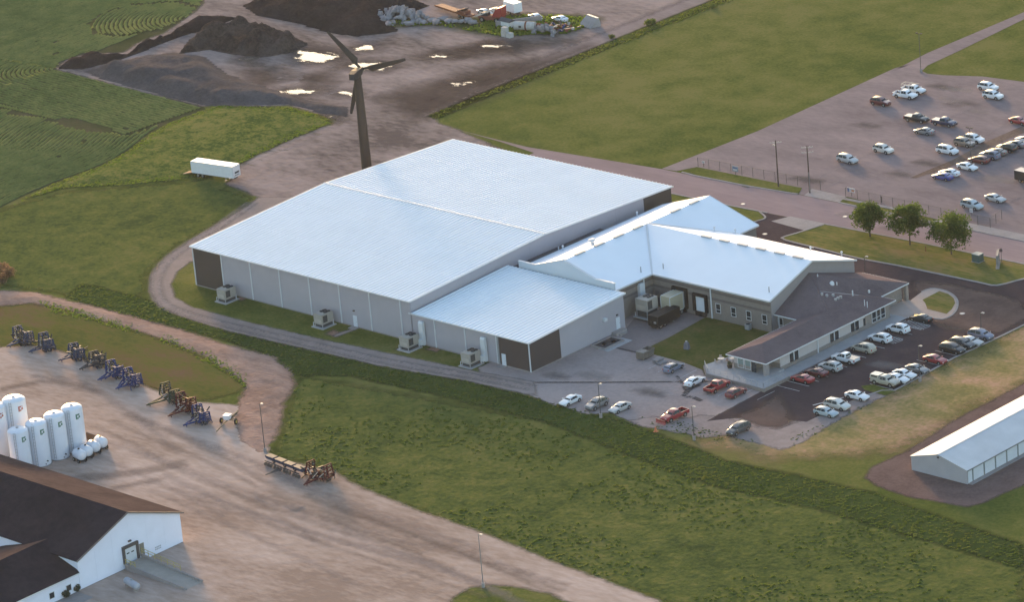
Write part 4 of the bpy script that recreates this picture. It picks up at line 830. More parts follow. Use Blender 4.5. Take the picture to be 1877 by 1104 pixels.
# terrace, a raised slab with steps and rail
te = thing('terrace', 'raised concrete terrace wrapping the near corner of the office', 'terrace')
mb = MB(); mb.prism([(57.2,18.9),(60.2,16.0),(74.2,15.6),(74.2,23.0),(71.2,23.0),(71.2,25.0),(66.8,25.0),(66.8,20.7),(62.7,20.7),(62.7,24.5),(58.4,24.5)], .0, .72); obj('slab', mb, m_conc_blue, te)
mb = MB(); mb.prism([(57.0,18.7),(60.1,15.8),(74.4,15.4),(74.4,22.9),(74.22,22.9),(74.22,15.58),(60.18,15.98),(57.18,18.88)], .0, .66); obj('retaining_wall', mb, m_wains, te)
mb = MB()
for k in range(3): mb.box(65.2, 66.6, 15.2-.34*k, 15.53-.34*k, 0, .54-.18*k)
obj('steps', mb, m_conc, te)
mb = MB()
def rail(pts, z, posts=True):
    for a, b in zip(pts[:-1], pts[1:]):
        for dz in (.5, .95): mb.beam((a[0],a[1],z+dz),(b[0],b[1],z+dz),.05)
        L = math.dist(a, b); n = max(1, int(L/1.3))
        for k in range(n+1): mb.beam((a[0]+(b[0]-a[0])*k/n, a[1]+(b[1]-a[1])*k/n, z),(a[0]+(b[0]-a[0])*k/n, a[1]+(b[1]-a[1])*k/n, z+.95),.05)
rail([(57.3,18.8),(60.3,16.2),(65.1,16.1)], .72); rail([(66.7,16.05),(74.0,15.8),(74.0,22.0)], .72); obj('railing', mb, m_steel, te)

# ---------------------------------------------------------------- storage units at the right
st = thing('storage_building', 'long low storage building with cream-lit gable roof and row of white garage doors', 'building')
sx0, sx1, sy0, sy1, sez, srz = 119.5, 131.5, 1.2, 47.0, 2.65, 4.3; sxm = (sx0+sx1)/2
slab('roof', [(sx0-.15,sy0-.15,sez),(sxm,sy0-.15,srz),(sxm,sy1,srz),(sx0-.15,sy1,sez)], .08, m_storroof, st)
slab('roof', [(sxm,sy0-.15,srz),(sx1+.15,sy0-.15,sez),(sx1+.15,sy1,sez),(sxm,sy1,srz)], .08, m_storroof, st)
m_swall = ribbed('mat_storage_siding', (.38,.37,.395), .3, 'XY', .03, .55)
vwall([(sx0,sy0,0),(sx1,sy0,0),(sx1,sy0,sez-.1),(sxm,sy0,srz-.1),(sx0,sy0,sez-.1)], (0,.15,0), 'gable_wall', m_swall, st)
vwall([(sx0,sy0+.16,0),(sx0,sy1,0),(sx0,sy1,sez-.1),(sx0,sy0+.16,sez-.1)], (.12,0,0), 'wall', m_swall, st)
vwall([(sx0+.13,sy1-.2,0),(sx1,sy1-.2,0),(sx1,sy1-.2,sez-.1),(sxm,sy1-.2,srz-.1),(sx0+.13,sy1-.2,sez-.1)], (0,.15,0), 'gable_wall', m_swall, st)
m_door_post = plain('mat_green_trim', (.185,.205,.205), .6, 0, .3, .08, 1)
vwall([(sx1-.1,sy0+.16,0),(sx1-.1,sy1-.21,0),(sx1-.1,sy1-.21,sez-.1),(sx1-.1,sy0+.16,sez-.1)], (-.1,0,0), 'front_wall', m_door_post, st)
mb = MB(); mb.box(sx1-.097, sx1+.9, sy0+.2, sy1, 0, .1); obj('apron', mb, m_conc, st)
y = sy0+.35; k = 0
while y < sy1-3.4:
    w_ = 1.1 if k == 0 else 2.75
    mb = MB(); 
    for q in range(5): mb.box(sx1-.095, sx1-.03-.01*(q % 2), y, y+w_, .12+q*.43, .12+(q+1)*.43-.012)
    obj('garage_door', mb, m_door, st); y += w_+.42; k += 1
mb = MB(); mb.box(sx1+.155, sx1+.27, sy0, sy1, sez-.2, sez-.02); obj('gutter', mb, m_door_post, st)
mb = MB(); mb.beam((sxm,sy0-.1,srz+.03),(sxm,sy1,srz+.03),.4,.06); obj('ridge_cap', mb, m_trim, st)
mb = MB(); mb.box(sxm-.15,sxm+.15,sy0-.25,sy0-.003,3.6,3.85); obj('wall_light', mb, m_pole, st)

# ---------------------------------------------------------------- white farm building lower left
wb = thing('white_barn', 'white gabled building with dark brown shingle roof and loading ramp', 'building')
gy0, gy1, gxw, gez, grz = -112.9, -89.6, 32.75, 5.75, 10.1; gm = (gy0+gy1)/2; gxl = -75
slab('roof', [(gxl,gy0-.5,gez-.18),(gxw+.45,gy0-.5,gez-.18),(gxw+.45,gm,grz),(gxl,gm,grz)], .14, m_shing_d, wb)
slab('roof', [(gxl,gm,grz),(gxw+.45,gm,grz),(gxw+.45,gy1+.5,gez-.18),(gxl,gy1+.5,gez-.18)], .14, m_shing_lit, wb)
N_ = 6
for i in range(N_):
    a = gy0+(gy1-gy0)*i/N_+.008; b = gy0+(gy1-gy0)*(i+1)/N_-.008
    za, zb = [gez+(grz-gez)*(1-abs(q-gm)/(gm-gy0))-.22 for q in (a, b)]
    mb = MB(); vs = [(gxw,a,.15),(gxw,b,.15),(gxw,b,zb),(gxw,a,za)]; vs += [(p[0]-.15,p[1],p[2]) for p in vs]
    mb.add(vs, [(0,1,2,3),(7,6,5,4),(0,4,5,1),(1,5,6,2),(2,6,7,3),(3,7,4,0)]); obj('wall_panel', mb, m_white, wb)
vwall([(gxw-.16,gy0,0),(gxl,gy0,0),(gxl,gy0,gez-.25),(gxw-.16,gy0,gez-.25)], (0,.15,0), 'wall', m_white, wb)
vwall([(gxw-.16,gy1,0),(gxl,gy1,0),(gxl,gy1,gez-.25),(gxw-.16,gy1,gez-.25)], (0,-.15,0), 'wall', m_white, wb)
mb = MB(); mb.box(gxl, gxw+.04, gy0+.02, gy1-.02, -.1, .14); obj('foundation', mb, m_conc, wb)
for a, b in (((gxw+.5,gy0-.5,gez-.28),(gxw+.5,gm,grz-.1)),((gxw+.5,gm,grz-.1),(gxw+.5,gy1+.5,gez-.28))):
    mb = MB(); mb.beam(a, b, .1, .25); obj('rake_trim', mb, plain('mat_brown_trim', (.14,.12,.115), .6), wb)
# door with black surround
yd = onX(240,1025,gxw)[1]
mb = MB(); mb.box(gxw+.003,gxw+.4,yd-1.75,yd-1.35,1.0,4.2); mb.box(gxw+.003,gxw+.4,yd+1.35,yd+1.75,1.0,4.2); mb.box(gxw+.003,gxw+.4,yd-1.35,yd+1.35,3.7,4.2); obj('dock_seal', mb, m_pole, wb)
dd = MB(); dd.box(gxw+.003,gxw+.08,yd-1.33,yd+1.33,1.1,3.68); ddo = obj('dock_door', dd, m_door, wb)
mb = MB(); mb.box(gxw+.085,gxw+.1,yd-.85,yd-.25,2.55,2.75); mb.box(gxw+.085,gxw+.1,yd+.2,yd+.8,2.55,2.75); obj('pane', mb, m_glass, ddo)
steel_door(wb, onX(262,1022,gxw)[1], gxw, 1.1, 1.0, 2.2, 'y', mat=plain('mat_olive_door', (.20,.19,.16), .6))
mb = MB(); y_ = onX(238,1004,gxw)[1]; mb.box(gxw+.003,gxw+.3,y_-.3,y_+.3,4.6,4.85); obj('wall_light', mb, m_pole, wb)
y_, z_ = onX(290,1005,gxw)[1:]; mb = MB(); m_sgn = plain('mat_faint_lettering', (.36,.38,.42), .6)
for j in range(2):
    for q in range(4): mb.box(gxw+.003,gxw+.02,y_-.7+q*.36,y_-.45+q*.36,z_+.12-.36*j,z_+.34-.36*j)
obj('wall_lettering', mb, m_sgn, wb)
# low wing
lw = thing('barn_wing', 'low white wing with black shingle roof and small square windows at lower left', 'building')
wr, wl_, we, wrz, wez, wys = 23.2, 13.0, 33.4, 6.5, 3.5, -150
sw = (wrz-wez)/(we-wr); yend = gy0-.5
ymeet = gy0+(wrz-(gez))/((grz-gez)/(gm-gy0))
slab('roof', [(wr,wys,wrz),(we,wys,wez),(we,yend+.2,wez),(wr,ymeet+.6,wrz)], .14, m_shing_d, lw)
slab('roof', [(wl_,wys,wez),(wr,wys,wrz),(wr,ymeet+.6,wrz),(wl_,yend+.2,wez)], .14, m_shing_lit, lw)
vwall([(gxw-.05,wys,0),(gxw-.05,gy0-.02,0),(gxw-.05,gy0-.02,wez-.05),(gxw-.05,wys,wez-.05)], (-.15,0,0), 'wall', m_white, lw)
mb = MB(); mb.beam((we+.05,wys,wez-.08),(we+.05,yend+.2,wez-.08),.1,.18); obj('gutter', mb, m_trim, lw)
for px in ((126,1079),(95,1093)):
    window(lw, onX(*px, gxw-.05)[1], gxw-.05, onX(*px, gxw-.05)[2]-.45, 1.0, 1.0, 'y', split=False)
for k in range(3): window(lw, -125.5-3.6*k, gxw-.05, onX(95,1093,gxw-.05)[2]-.45, 1.0, 1.0, 'y', split=False)
mb = MB()
for p in ((57,1018),(60.5,1017)):
    x, y, z = G(*p, 5.0); mb.tube((x,y,4.6),(x,y,5.6),.09)
obj('vent_pipe', mb, m_trim, lw)
# loading ramp
rp = thing('loading_ramp', 'long concrete loading ramp with yellow railings descending from white barn door', 'ramp')
ry0, ry1 = yd-1.55, yd+1.9; rx0, rx1 = gxw+.45, gxw+15.5
mb = MB(); mb.add([(rx0,ry0,0),(rx0,ry1,0),(rx0,ry1,1.1),(rx0,ry0,1.1),(rx0+2.2,ry0,1.1),(rx0+2.2,ry1,1.1),(rx1,ry0,.05),(rx1,ry1,.05),(rx1,ry0,0),(rx1,ry1,0)],
    [(0,1,2,3)[::-1],(3,2,5,4)[::-1],(4,5,7,6)[::-1],(6,7,9,8)[::-1],(0,3,4,6,8),(1,9,7,5,2)]); obj('deck', mb, plain('mat_ramp_concrete', (.33,.30,.27), .9, 0, .2, .1, .8), rp)
for y in (ry0-.24, ry1+.004):
    hi = y > ry0; mb = MB(); z_ = 1.75 if hi else 1.25
    mb.add([(rx0,y,0),(rx0,y+.235,0),(rx0,y+.235,z_),(rx0,y,z_),(rx1,y,0),(rx1,y+.235,0),(rx1,y+.235,.45),(rx1,y,.45)], [(0,3,2,1),(4,5,6,7),(0,4,7,3),(1,2,6,5),(3,7,6,2),(0,1,5,4)]); obj('side_wall', mb, m_conc, rp)
mb = MB(); y = ry1+.12
for k in range(7):
    x = rx0+.2+k*1.6; zt_ = 1.75-(1.3)*(x-rx0)/(rx1-rx0); mb.beam((x,y,zt_),(x,y,zt_+1.05),.07)
for dz in (.55, 1.05): mb.beam((rx0+.2,y,1.75+dz),(rx0+9.8,y,1.75-1.3*9.8/(rx1-rx0)+dz),.07)
y = ry0-.12
for k in range(3):
    x = rx0+.1+k*1.2; mb.beam((x,y,1.2),(x,y,2.1),.07)
mb.beam((rx0+.1,y,2.1),(rx0+2.5,y,2.0),.07); mb.beam((rx0+.1,y,1.65),(rx0+2.5,y,1.55),.07); obj('railing', mb, m_yellow, rp)
# ---------------------------------------------------------------- vehicles
m_tyre_r = plain('mat_tyre', (.035,.033,.034), .85, 0, .2, .1, 3); m_rim = plain('mat_rim', (.36,.36,.37), .35, .7, .5, .1, 3)
m_cglass = plain('mat_car_glass', (.016,.020,.022), .08, 0, .45, .03, 1)
m_lens = plain('mat_headlight', (.55,.56,.56), .15, 0, .7, .03, 1); m_tail = plain('mat_taillight', (.32,.03,.03), .2, 0, .7, .05, 1)
m_dark = plain('mat_black_plastic', (.035,.034,.036), .6, 0, .3, .08, 2)
PAINT = {k: paint('mat_paint_'+k, c, .0) for k, c in dict(white=(.72,.735,.76), offwhite=(.58,.57,.54), silver=(.42,.43,.44), grey=(.19,.19,.20), charcoal=(.075,.075,.08), black=(.022,.022,.025), red=(.29,.028,.034), maroon=(.12,.028,.032), darkred=(.17,.032,.036),
    blue=(.055,.075,.26), navy=(.035,.04,.085), steelblue=(.20,.26,.33), paleblue=(.36,.43,.47), tan=(.40,.37,.31), bronze=(.22,.185,.16), brown=(.16,.10,.09), greyblue=(.15,.17,.24)).items()}
# stations: x, underside, shoulder z, top z, shoulder half width, top half width
SHAPES = {
 'sedan': (1.42, .32, [(2.36,.34,.56,.62,.62,.52),(2.2,.22,.66,.74,.84,.70),(1.25,.20,.82,.90,.90,.78),(.92,.20,.87,.95,.90,.76),(.12,.20,.90,1.38,.905,.60),(-.45,.20,.91,1.42,.905,.60),(-.95,.20,.92,1.38,.90,.60),(-1.62,.22,.94,1.04,.89,.72),(-2.15,.26,.90,1.0,.86,.72),(-2.36,.36,.74,.86,.72,.64)], 3, 7, 1.42, -1.38),
 'hatch': (1.5, .32, [(2.12,.34,.58,.64,.62,.52),(1.98,.22,.68,.78,.82,.68),(1.2,.20,.84,.94,.87,.76),(.95,.20,.88,.98,.87,.74),(.2,.20,.91,1.44,.875,.60),(-.5,.20,.92,1.5,.875,.60),(-1.2,.20,.94,1.46,.87,.60),(-1.95,.24,.96,1.12,.84,.66),(-2.12,.34,.80,.92,.74,.64)], 3, 7, 1.28, -1.28),
 'wagon': (1.52, .33, [(2.32,.34,.58,.64,.62,.52),(2.16,.22,.70,.78,.84,.70),(1.3,.20,.86,.94,.89,.78),(1.0,.20,.90,.98,.89,.76),(.25,.20,.93,1.44,.895,.62),(-.5,.20,.94,1.5,.895,.62),(-1.5,.20,.95,1.47,.89,.62),(-2.16,.24,.96,1.12,.86,.70),(-2.32,.34,.76,.90,.74,.64)], 3, 7, 1.38, -1.38),
 'suv': (1.78, .38, [(2.36,.42,.72,.80,.70,.62),(2.22,.30,.86,.96,.90,.78),(1.35,.28,1.02,1.10,.94,.84),(1.05,.28,1.06,1.14,.94,.82),(.45,.28,1.08,1.68,.945,.70),(-.4,.28,1.09,1.76,.945,.70),(-1.55,.28,1.10,1.74,.94,.70),(-2.2,.32,1.10,1.30,.91,.78),(-2.36,.42,.84,1.0,.80,.72)], 3, 7, 1.42, -1.42),
 'minivan': (1.74, .34, [(2.52,.38,.62,.70,.66,.56),(2.34,.26,.78,.88,.88,.76),(1.7,.24,.95,1.05,.95,.82),(1.45,.24,1.0,1.10,.96,.80),(.5,.24,1.04,1.66,.965,.70),(-.5,.24,1.05,1.74,.965,.70),(-1.75,.24,1.06,1.72,.96,.70),(-2.36,.28,1.04,1.28,.93,.78),(-2.52,.38,.80,.96,.82,.72)], 3, 7, 1.58, -1.45),
}
PICK = [(2.78,.46,.78,.86,.76,.66),(2.62,.36,.94,1.02,.95,.82),(1.6,.34,1.08,1.16,.98,.88),(1.3,.34,1.12,1.20,.98,.86),(.65,.34,1.14,1.78,.985,.70),(.1,.34,1.15,1.84,.985,.70),(-.55,.34,1.15,1.80,.98,.70),(-.78,.34,1.15,1.20,.98,.86)]
VM = {}
def loft(st, glass_from, glass_to):
    """body skin from cross-sections, and the panes that sit in its cabin"""
    sec = []
    for x, zb, zs, zt, ws, wt in st:
        p = [(ws*.88, zb), (ws, zb+.16), (ws, zs), (wt, zt-.035*(zt-zs > .2)), (wt*.72, zt)]
        sec.append([(x, y, z) for y, z in p]+[(x, -y, z) for y, z in p[::-1]])
    return sec
def body_from(st):
    sec = loft(st, 0, 0); mb = MB(); n = 10; vs = [p for s_ in sec for p in s_]; fs = []
    for i in range(len(sec)-1):
        for k in range(n): fs.append((i*n+k, i*n+(k+1) % n, (i+1)*n+(k+1) % n, (i+1)*n+k)[::-1])
    fs.append(tuple(range(n))); q = (len(sec)-1)*n; fs.append(tuple(range(q+n-1, q-1, -1))); mb.add(vs, fs); return mb, sec
def inset(q, mx, mz, off):
    """a pane: a quad drawn in from its edges and lifted a little off the skin"""
    a, b, c, d = [Vector(p) for p in q]; nrm = (b-a).cross(d-a).normalized(); cen = (a+b+c+d)/4
    def lerp(u, v): return (a*(1-u)+b*u)*(1-v)+(d*(1-u)+c*u)*v
    pts = [lerp(mx, mz), lerp(1-mx, mz), lerp(1-mx, 1-mz), lerp(mx, 1-mz)]
    return pts, nrm, off
def pane_mesh(name, quads):
    mb = MB()
    for q, mx, mz in quads:
        pts, nrm, _ = inset(q, mx, mz, 0)
        out = Vector((0, 0, .4)); cc = sum(pts, Vector())/4; flip = nrm.dot(cc-Vector((cc.x, 0, .6))) < 0
        nrm = -nrm if flip else nrm
        t = [p+nrm*.014 for p in pts]; lo = [p-nrm*.02 for p in pts]; o = (0, 1, 2, 3)
        mb.add(t+lo, [o if not flip else o[::-1]]+[(i, 4+i, 4+(i+1) % 4, (i+1) % 4) for i in range(4)])
    return mb.mesh(name)
def wheel_mesh(r, w=.22):
    mb = MB(); mb.tube((0, -w/2, 0), (0, w/2, 0), r, n=14); mb.tube((0, -w/2-.012, 0), (0, w/2+.012, 0), r*.62, n=10, mi=1); return mb.mesh('wheel', 40)
def make_vehicle(kind):
    parts = []
    pick = kind.startswith('pickup')
    if pick: st, H_, rw, gf, gt, wf, wb_ = PICK, 1.84, .40, 3, 6, 1.75, -1.75
    else: H_, rw, st, gf, gt, wf, wb_ = SHAPES[kind]
    mb, sec = body_from(st)
    for wx_ in (wf, wb_):                                           # dark wheel openings
        ws = .98 if pick else max(s_[4] for s_ in st)
        for sgn in (-1, 1):
            y = sgn*(ws+.004); n = 12; cz = rw; vs = [(wx_+(rw+.09)*math.cos(t), y, max(.24, cz+(rw+.09)*math.sin(t))) for t in np.linspace(0, 2*math.pi, n, endpoint=False)]
            mb.add(vs, [tuple(range(n)) if sgn < 0 else tuple(range(n-1, -1, -1))], 1)
    if pick:
        x0, x1, w, z0, z1 = -2.80, -.76, .975, .48, 1.16
        mb.box(x0, x1, -w, w, z0, z0+.22); mb.box(x0, x1, w-.09, w, z0+.22, z1); mb.box(x0, x1, -w, -w+.09, z0+.22, z1); mb.box(x0, x0+.08, -w+.09, w-.09, z0+.22, z1); mb.box(x1-.06, x1, -w+.09, w-.09, z0+.22, z1)
        mb.box(x0-.1, x0-.004, -w+.05, w-.05, .46, .66, 1); mb.box(2.60, 2.82, -.9, .9, .40, .62, 1)
    else:
        xb, xf = st[-1][0], st[0][0]; mb.box(xf-.3, xf+.015, -.6, .6, .28, .42, 1)
    parts.append(('body', mb.mesh('body', 38), ('P', m_dark)))
    g0, g1, g2 = gf, gf+1, gt
    def s3(i, k): return sec[i][k]
    top = lambda i: (s3(i, 3), s3(i, 6))
    parts.append(('windscreen', pane_mesh('windscreen', [((s3(g0, 3), s3(g0, 6), s3(g1, 6), s3(g1, 3)), .06, .08)]), (m_cglass,)))
    ie = gt if not pick else 6
    a, b = (ie-1, ie) if not pick else (6, 7)
    parts.append(('rear_window', pane_mesh('rear_window', [((s3(a, 3), s3(a, 6), s3(b, 6), s3(b, 3)), .08, .12 if not pick else .15)]), (m_cglass,)))
    for sgn, (lo, hi) in ((1, (2, 3)), (-1, (7, 6))):
        qs = []
        last = ie if not pick else 6
        for i in range(g0, last):
            f_ = s3(i, lo), s3(i+1, lo), s3(i+1, hi), s3(i, hi)
            qs.append((f_, .035, .09))
        parts.append(('side_window', pane_mesh('side_window', qs), (m_cglass,)))
    if kind == 'pickup_topper':
        t = MB(); t.box(-2.78, -.80, -.96, .96, 1.162, 1.30); sec2 = [(-2.76, .94, 1.30, .80, 1.80), (-.84, .94, 1.30, .80, 1.84)]
        vs = []
        for x, w1, za, w2, zb2 in sec2: vs += [(x, w1, za+.002), (x, w2, zb2), (x, -w2, zb2), (x, -w1, za+.002)]
        t.add(vs, [(0,1,2,3),(7,6,5,4),(0,4,5,1),(1,5,6,2),(2,6,7,3)]); parts.append(('topper', t.mesh('topper', 30), ('P',)))
        for sgn in (-1, 1): parts.append(('side_window', pane_mesh('side_window', [(((-2.5, sgn*.92, 1.4), (-1.1, sgn*.92, 1.4), (-1.1, sgn*.845, 1.70), (-2.5, sgn*.845, 1.68)), .02, .02)]), (m_cglass,)))
    if kind == 'pickup_tonneau':
        t = MB(); t.box(-2.76, -.80, -.93, .93, 1.16, 1.20); parts.append(('bed_cover', t.mesh('bed_cover'), ('C',)))
    if kind == 'pickup_rack':
        t = MB()
        for x in (-2.6, -.9):
            for y in (-.85, .85): t.beam((x, y, 1.15), (x, y, 1.95), .07)
            t.beam((x, -.9, 1.95), (x, .9, 1.95), .07)
        for y in (-.85, .85): t.beam((-2.7, y, 1.95), (1.0, y, 1.98), .07)
        parts.append(('ladder_rack', t.mesh('ladder_rack'), (PAINT['tan'],)))
    if pick and kind not in ('pickup_tonneau',):
        t = MB(); t.box(-2.70, -.83, -.87, .87, .705, .74); parts.append(('bed_liner', t.mesh('bed_liner'), (m_dark,)))
    xf, xb = st[0][0], (st[-1][0] if not pick else -2.82); zl = st[1][2]-.06
    for sgn in (-1, 1):
        t = MB(); t.box(xf-.24, xf-.02, sgn*.62-.17, sgn*.62+.17, zl-.10, zl+.06); parts.append(('headlight', t.mesh('headlight'), (m_lens,)))
        zt_ = (st[-2][2]-.08) if not pick else .98; t = MB(); yy = sgn*((st[-1][4]-.1) if not pick else .89); t.box(xb-.02, xb+.2, yy-.1, yy+.1, zt_-.2, zt_+.08); parts.append(('taillight', t.mesh('taillight'), (m_tail,)))
    if kind in ('suv', 'minivan', 'wagon'):
        t = MB()
        for sgn in (-1, 1): t.beam((.3, sgn*.58, st[5][3]+.05), (-1.5, sgn*.58, st[6][3]+.05), .05)
        parts.append(('roof_rails', t.mesh('roof_rails'), (m_dark,)))
    for sgn in (-1, 1):
        t = MB(); ws = st[3][4]; t.box(st[3][0]-.12, st[3][0]+.08, sgn*(ws+.10)-.09, sgn*(ws+.10)+.09, st[3][2]+.02, st[3][2]+.2); parts.append(('wing_mirror', t.mesh('wing_mirror'), ('P',)))
    wm = wheel_mesh(rw); ws = .98 if pick else max(s_[4] for s_ in st)
    for wx_ in (wf, wb_):
        for sgn in (-1, 1): parts.append(('wheel', wm, (m_tyre_r, m_rim), (wx_, sgn*(ws-.09), rw)))
    return parts
CATS = dict(sedan='car', hatch='car', wagon='car', suv='SUV', minivan='minivan', pickup='pickup truck', pickup_topper='pickup truck', pickup_tonneau='pickup truck', pickup_rack='pickup truck')
NM = dict(sedan='sedan_car', hatch='hatchback_car', wagon='station_wagon', suv='suv', minivan='minivan', pickup='pickup_truck', pickup_topper='pickup_truck', pickup_tonneau='pickup_truck', pickup_rack='pickup_truck')
def vehicle(kind, col, px, py, head, label, group, z=0.05, cover=None, h=.75):
    if kind not in VM: VM[kind] = make_vehicle(kind)
    x, y, _ = G(px, py, z+h)
    t = thing(NM[kind], label, CATS[kind], (x, y, z), R(head), group)
    for p in VM[kind]:
        nm, me, mats = p[:3]; o = bpy.data.objects.new(nm, me); COL.objects.link(o); o.parent = t
        if len(p) > 3: o.location = p[3]
        while len(me.materials) < len(mats): me.materials.append(None)
        for i, m_ in enumerate(mats):
            o.material_slots[i].link = 'OBJECT'; o.material_slots[i].material = PAINT[col] if m_ == 'P' else (PAINT[cover or 'charcoal'] if m_ == 'C' else m_)
    return t
FAR = 'cars in the large old car park'; OFF = 'cars beside the office'; EAST = 'cars along the grass edge of the office car park'; WEST = 'cars on the worn western pavement'; JUNK = 'cars among the junk'
for a in [
 ('suv','maroon',1614,186,2,'maroon SUV with tan lower trim parked alone left of the white pickups',FAR),
 ('pickup','white',1659.5,173,4,'white pickup with black open bed, in front of the rack pickup',FAR),
 ('pickup_rack','white',1674.5,164,4,'white pickup with ladder rack behind the other white pickup',FAR),
 ('pickup_tonneau','black',1680.5,216.5,3,'black pickup with covered bed, left of two black pickups',FAR),
 ('pickup_tonneau','navy',1731,223.5,3,'very dark navy pickup with covered bed, right of two dark pickups',FAR),
 ('sedan','grey',1694,239,182,'grey sedan just below the two dark pickups in the old car park',FAR),
 ('suv','white',1811,158.5,2,'larger white SUV at the far grass edge behind a smaller white one',FAR),
 ('suv','white',1820,174,2,'smaller white SUV in front of the larger white SUV',FAR),
 ('sedan','red',1868,220,-2,'red sedan at the right edge of the picture above the dirt strip',FAR),
 ('minivan','white',1736.5,274.5,0,'white minivan parked nose to the dirt strip',FAR),
 ('suv','bronze',1767.5,261,0,'brownish SUV between the white minivan and white pickup at the lamp',FAR),
 ('suv','white',1785,254,0,'white SUV behind the brownish one by the twin lamp post',FAR),
 ('sedan','blue',1728,322,182,'bright blue sedan below the dirt strip',FAR),
 ('sedan','white',1740,315,182,'white sedan right behind the blue sedan',FAR),
 ('sedan','white',1773,304,-2,'white sedan facing away from dirt strip, right of the blue car',FAR),
 ('wagon','maroon',1794.5,291.5,182,'dark maroon wagon nearest the white sedan in the dark row',FAR),
 ('suv','greyblue',1814,284,182,'grey blue SUV second in the dark row along the dirt strip',FAR),
 ('sedan','bronze',1827,276.5,182,'bronze sedan third in the dark row along the dirt strip',FAR),
 ('suv','black',1845,270.5,182,'black SUV fourth in the dark row along the dirt strip',FAR),
 ('sedan','grey',1862,262.5,182,'grey sedan near the right edge in the row by the dirt strip',FAR),
 ('sedan','white',1880,254,182,'white sedan cut by the right edge in the row by the dirt strip',FAR),
 ('minivan','paleblue',1781.5,375,-4,'pale blue minivan beside the small white sign near the fence',FAR),
 ('sedan','silver',1824,362,-4,'silver sedan on the line right of the pale blue minivan',FAR),
 ('minivan','silver',1553,291,-4,'silver minivan furthest left in the old car park',FAR),
 ('suv','offwhite',1619,273,-2,'small off-white SUV alone right of the silver minivan',FAR),
 ('sedan','black',1688,582,180,'black sedan parked by the pink island and striped bay',OFF),
 ('suv','white',1646,602,180,'white SUV between the two striped bays beside the office',OFF),
 ('suv','white',1613,619.5,180,'white SUV left of the lower striped bay beside the office',OFF),
 ('minivan','tan',1582.5,637.5,180,'tan minivan between a white SUV and the white pickup',OFF),
 ('pickup_tonneau','white',1549.5,656.5,180,'white pickup with white bed cover beside the office',OFF),
 ('suv','silver',1522,671.5,180,'silver SUV between the white pickup and a dark red car',OFF),
 ('sedan','maroon',1496,681,180,'dark maroon car between the silver SUV and bright red sedan',OFF),
 ('sedan','red',1471,692.5,180,'bright red sedan nearest the terrace corner',OFF),
 ('minivan','greyblue',1797.5,613,2,'grey blue minivan under the lamp at the right end of the row',EAST),
 ('sedan','silver',1780,624,2,'silver sedan second from the right end of grass edge row',EAST),
 ('minivan','charcoal',1763.5,629,2,'charcoal minivan between a silver sedan and black minivan',EAST),
 ('minivan','black',1745,638.5,2,'black minivan left of the charcoal minivan',EAST),
 ('sedan','red',1714,657.5,2,'red sedan with empty bays on both sides at grass edge',EAST),
 ('sedan','grey',1680.5,675,2,'grey sedan at the foot of the lamp in the grass edge row',EAST),
 ('sedan','white',1657.5,684.5,2,'white sedan beside the grey sedan in the grass edge row',EAST),
 ('sedan','white',1644.5,692.5,2,'white sedan beside the tan pickup with topper',EAST),
 ('pickup_topper','tan',1622.5,698,2,'tan pickup with white-topped cargo cap beside the small grass island',EAST),
 ('sedan','white',1571,724,2,'white sedan alone on pale gravel below the grass island',EAST),
 ('minivan','offwhite',1534.5,741.5,2,'off-white minivan on the pale gravel',EAST),
 ('wagon','paleblue',1514,754.5,2,'pale blue wagon at the lower end of the gravel row',EAST),
 ('minivan','charcoal',1353.5,785.5,-92,'charcoal minivan alone on the gravel near the brown asphalt',WEST),
 ('sedan','white',1045.5,732.5,-92,'white sedan furthest left on the western pavement',WEST),
 ('suv','grey',1094,740,-92,'dark grey SUV by the lamp post between white and silver sedans',WEST),
 ('sedan','silver',1136.5,745.5,-92,'silver sedan right of the grey SUV at the grass',WEST),
 ('sedan','white',1273,697,92,'white sedan nosed to the lawn beside the red pickup',WEST),
 ('pickup','red',1314.5,707.5,92,'red pickup nosed up to the terrace steps',WEST),
 ('wagon','darkred',1349,718,92,'dark red wagon right of the red pickup below the terrace',WEST),
 ('wagon','greyblue',1234.5,672,92,'grey blue wagon near the pallets at the lawn',WEST),
 ('sedan','white',981,28.5,160,'white car beside the white box trailer in the junk patch',JUNK),
 ('sedan','white',1026.5,32.5,172,'white car at the right of the junk patch above scrap heap',JUNK),
 ('sedan','offwhite',889,21,-8,'pale car at the left behind the red wedge machine',JUNK),
 ('sedan','offwhite',913,18.5,-8,'pale car directly left of the white box trailer',JUNK)]:
    vehicle(*a, z=.1 if a[6] == JUNK else .055)
pk = vehicle('pickup','red',1236,760.5,-95,'red pickup with red snow plough on its nose',WEST)
pl = MB(); n = 6
for k in range(n):
    a = -0.9+1.5*k/(n-1); 
sec = [(.0+.22*math.cos(t), .55+.42*math.sin(t)) for t in np.linspace(math.pi*.55, math.pi*1.45, 6)]
vs = [(3.55+q[0], -1.25, q[1]) for q in sec]+[(3.55+q[0], 1.25, q[1]) for q in sec]+[(3.60+q[0], -1.25, q[1]) for q in sec]+[(3.60+q[0], 1.25, q[1]) for q in sec]
pl.add(vs, [(k, k+1, 7+k, 6+k) for k in range(5)]+[(12+k, 18+k, 19+k, 13+k) for k in range(5)]+[(0, 6, 18, 12), (5, 17, 23, 11)])
obj('snow_plough', pl, PAINT['red'], pk)
fr = MB(); fr.beam((2.7,-.4,.45),(3.4,-.3,.5),.12); fr.beam((2.7,.4,.45),(3.4,.3,.5),.12); obj('plough_frame', fr, m_dark, pk)
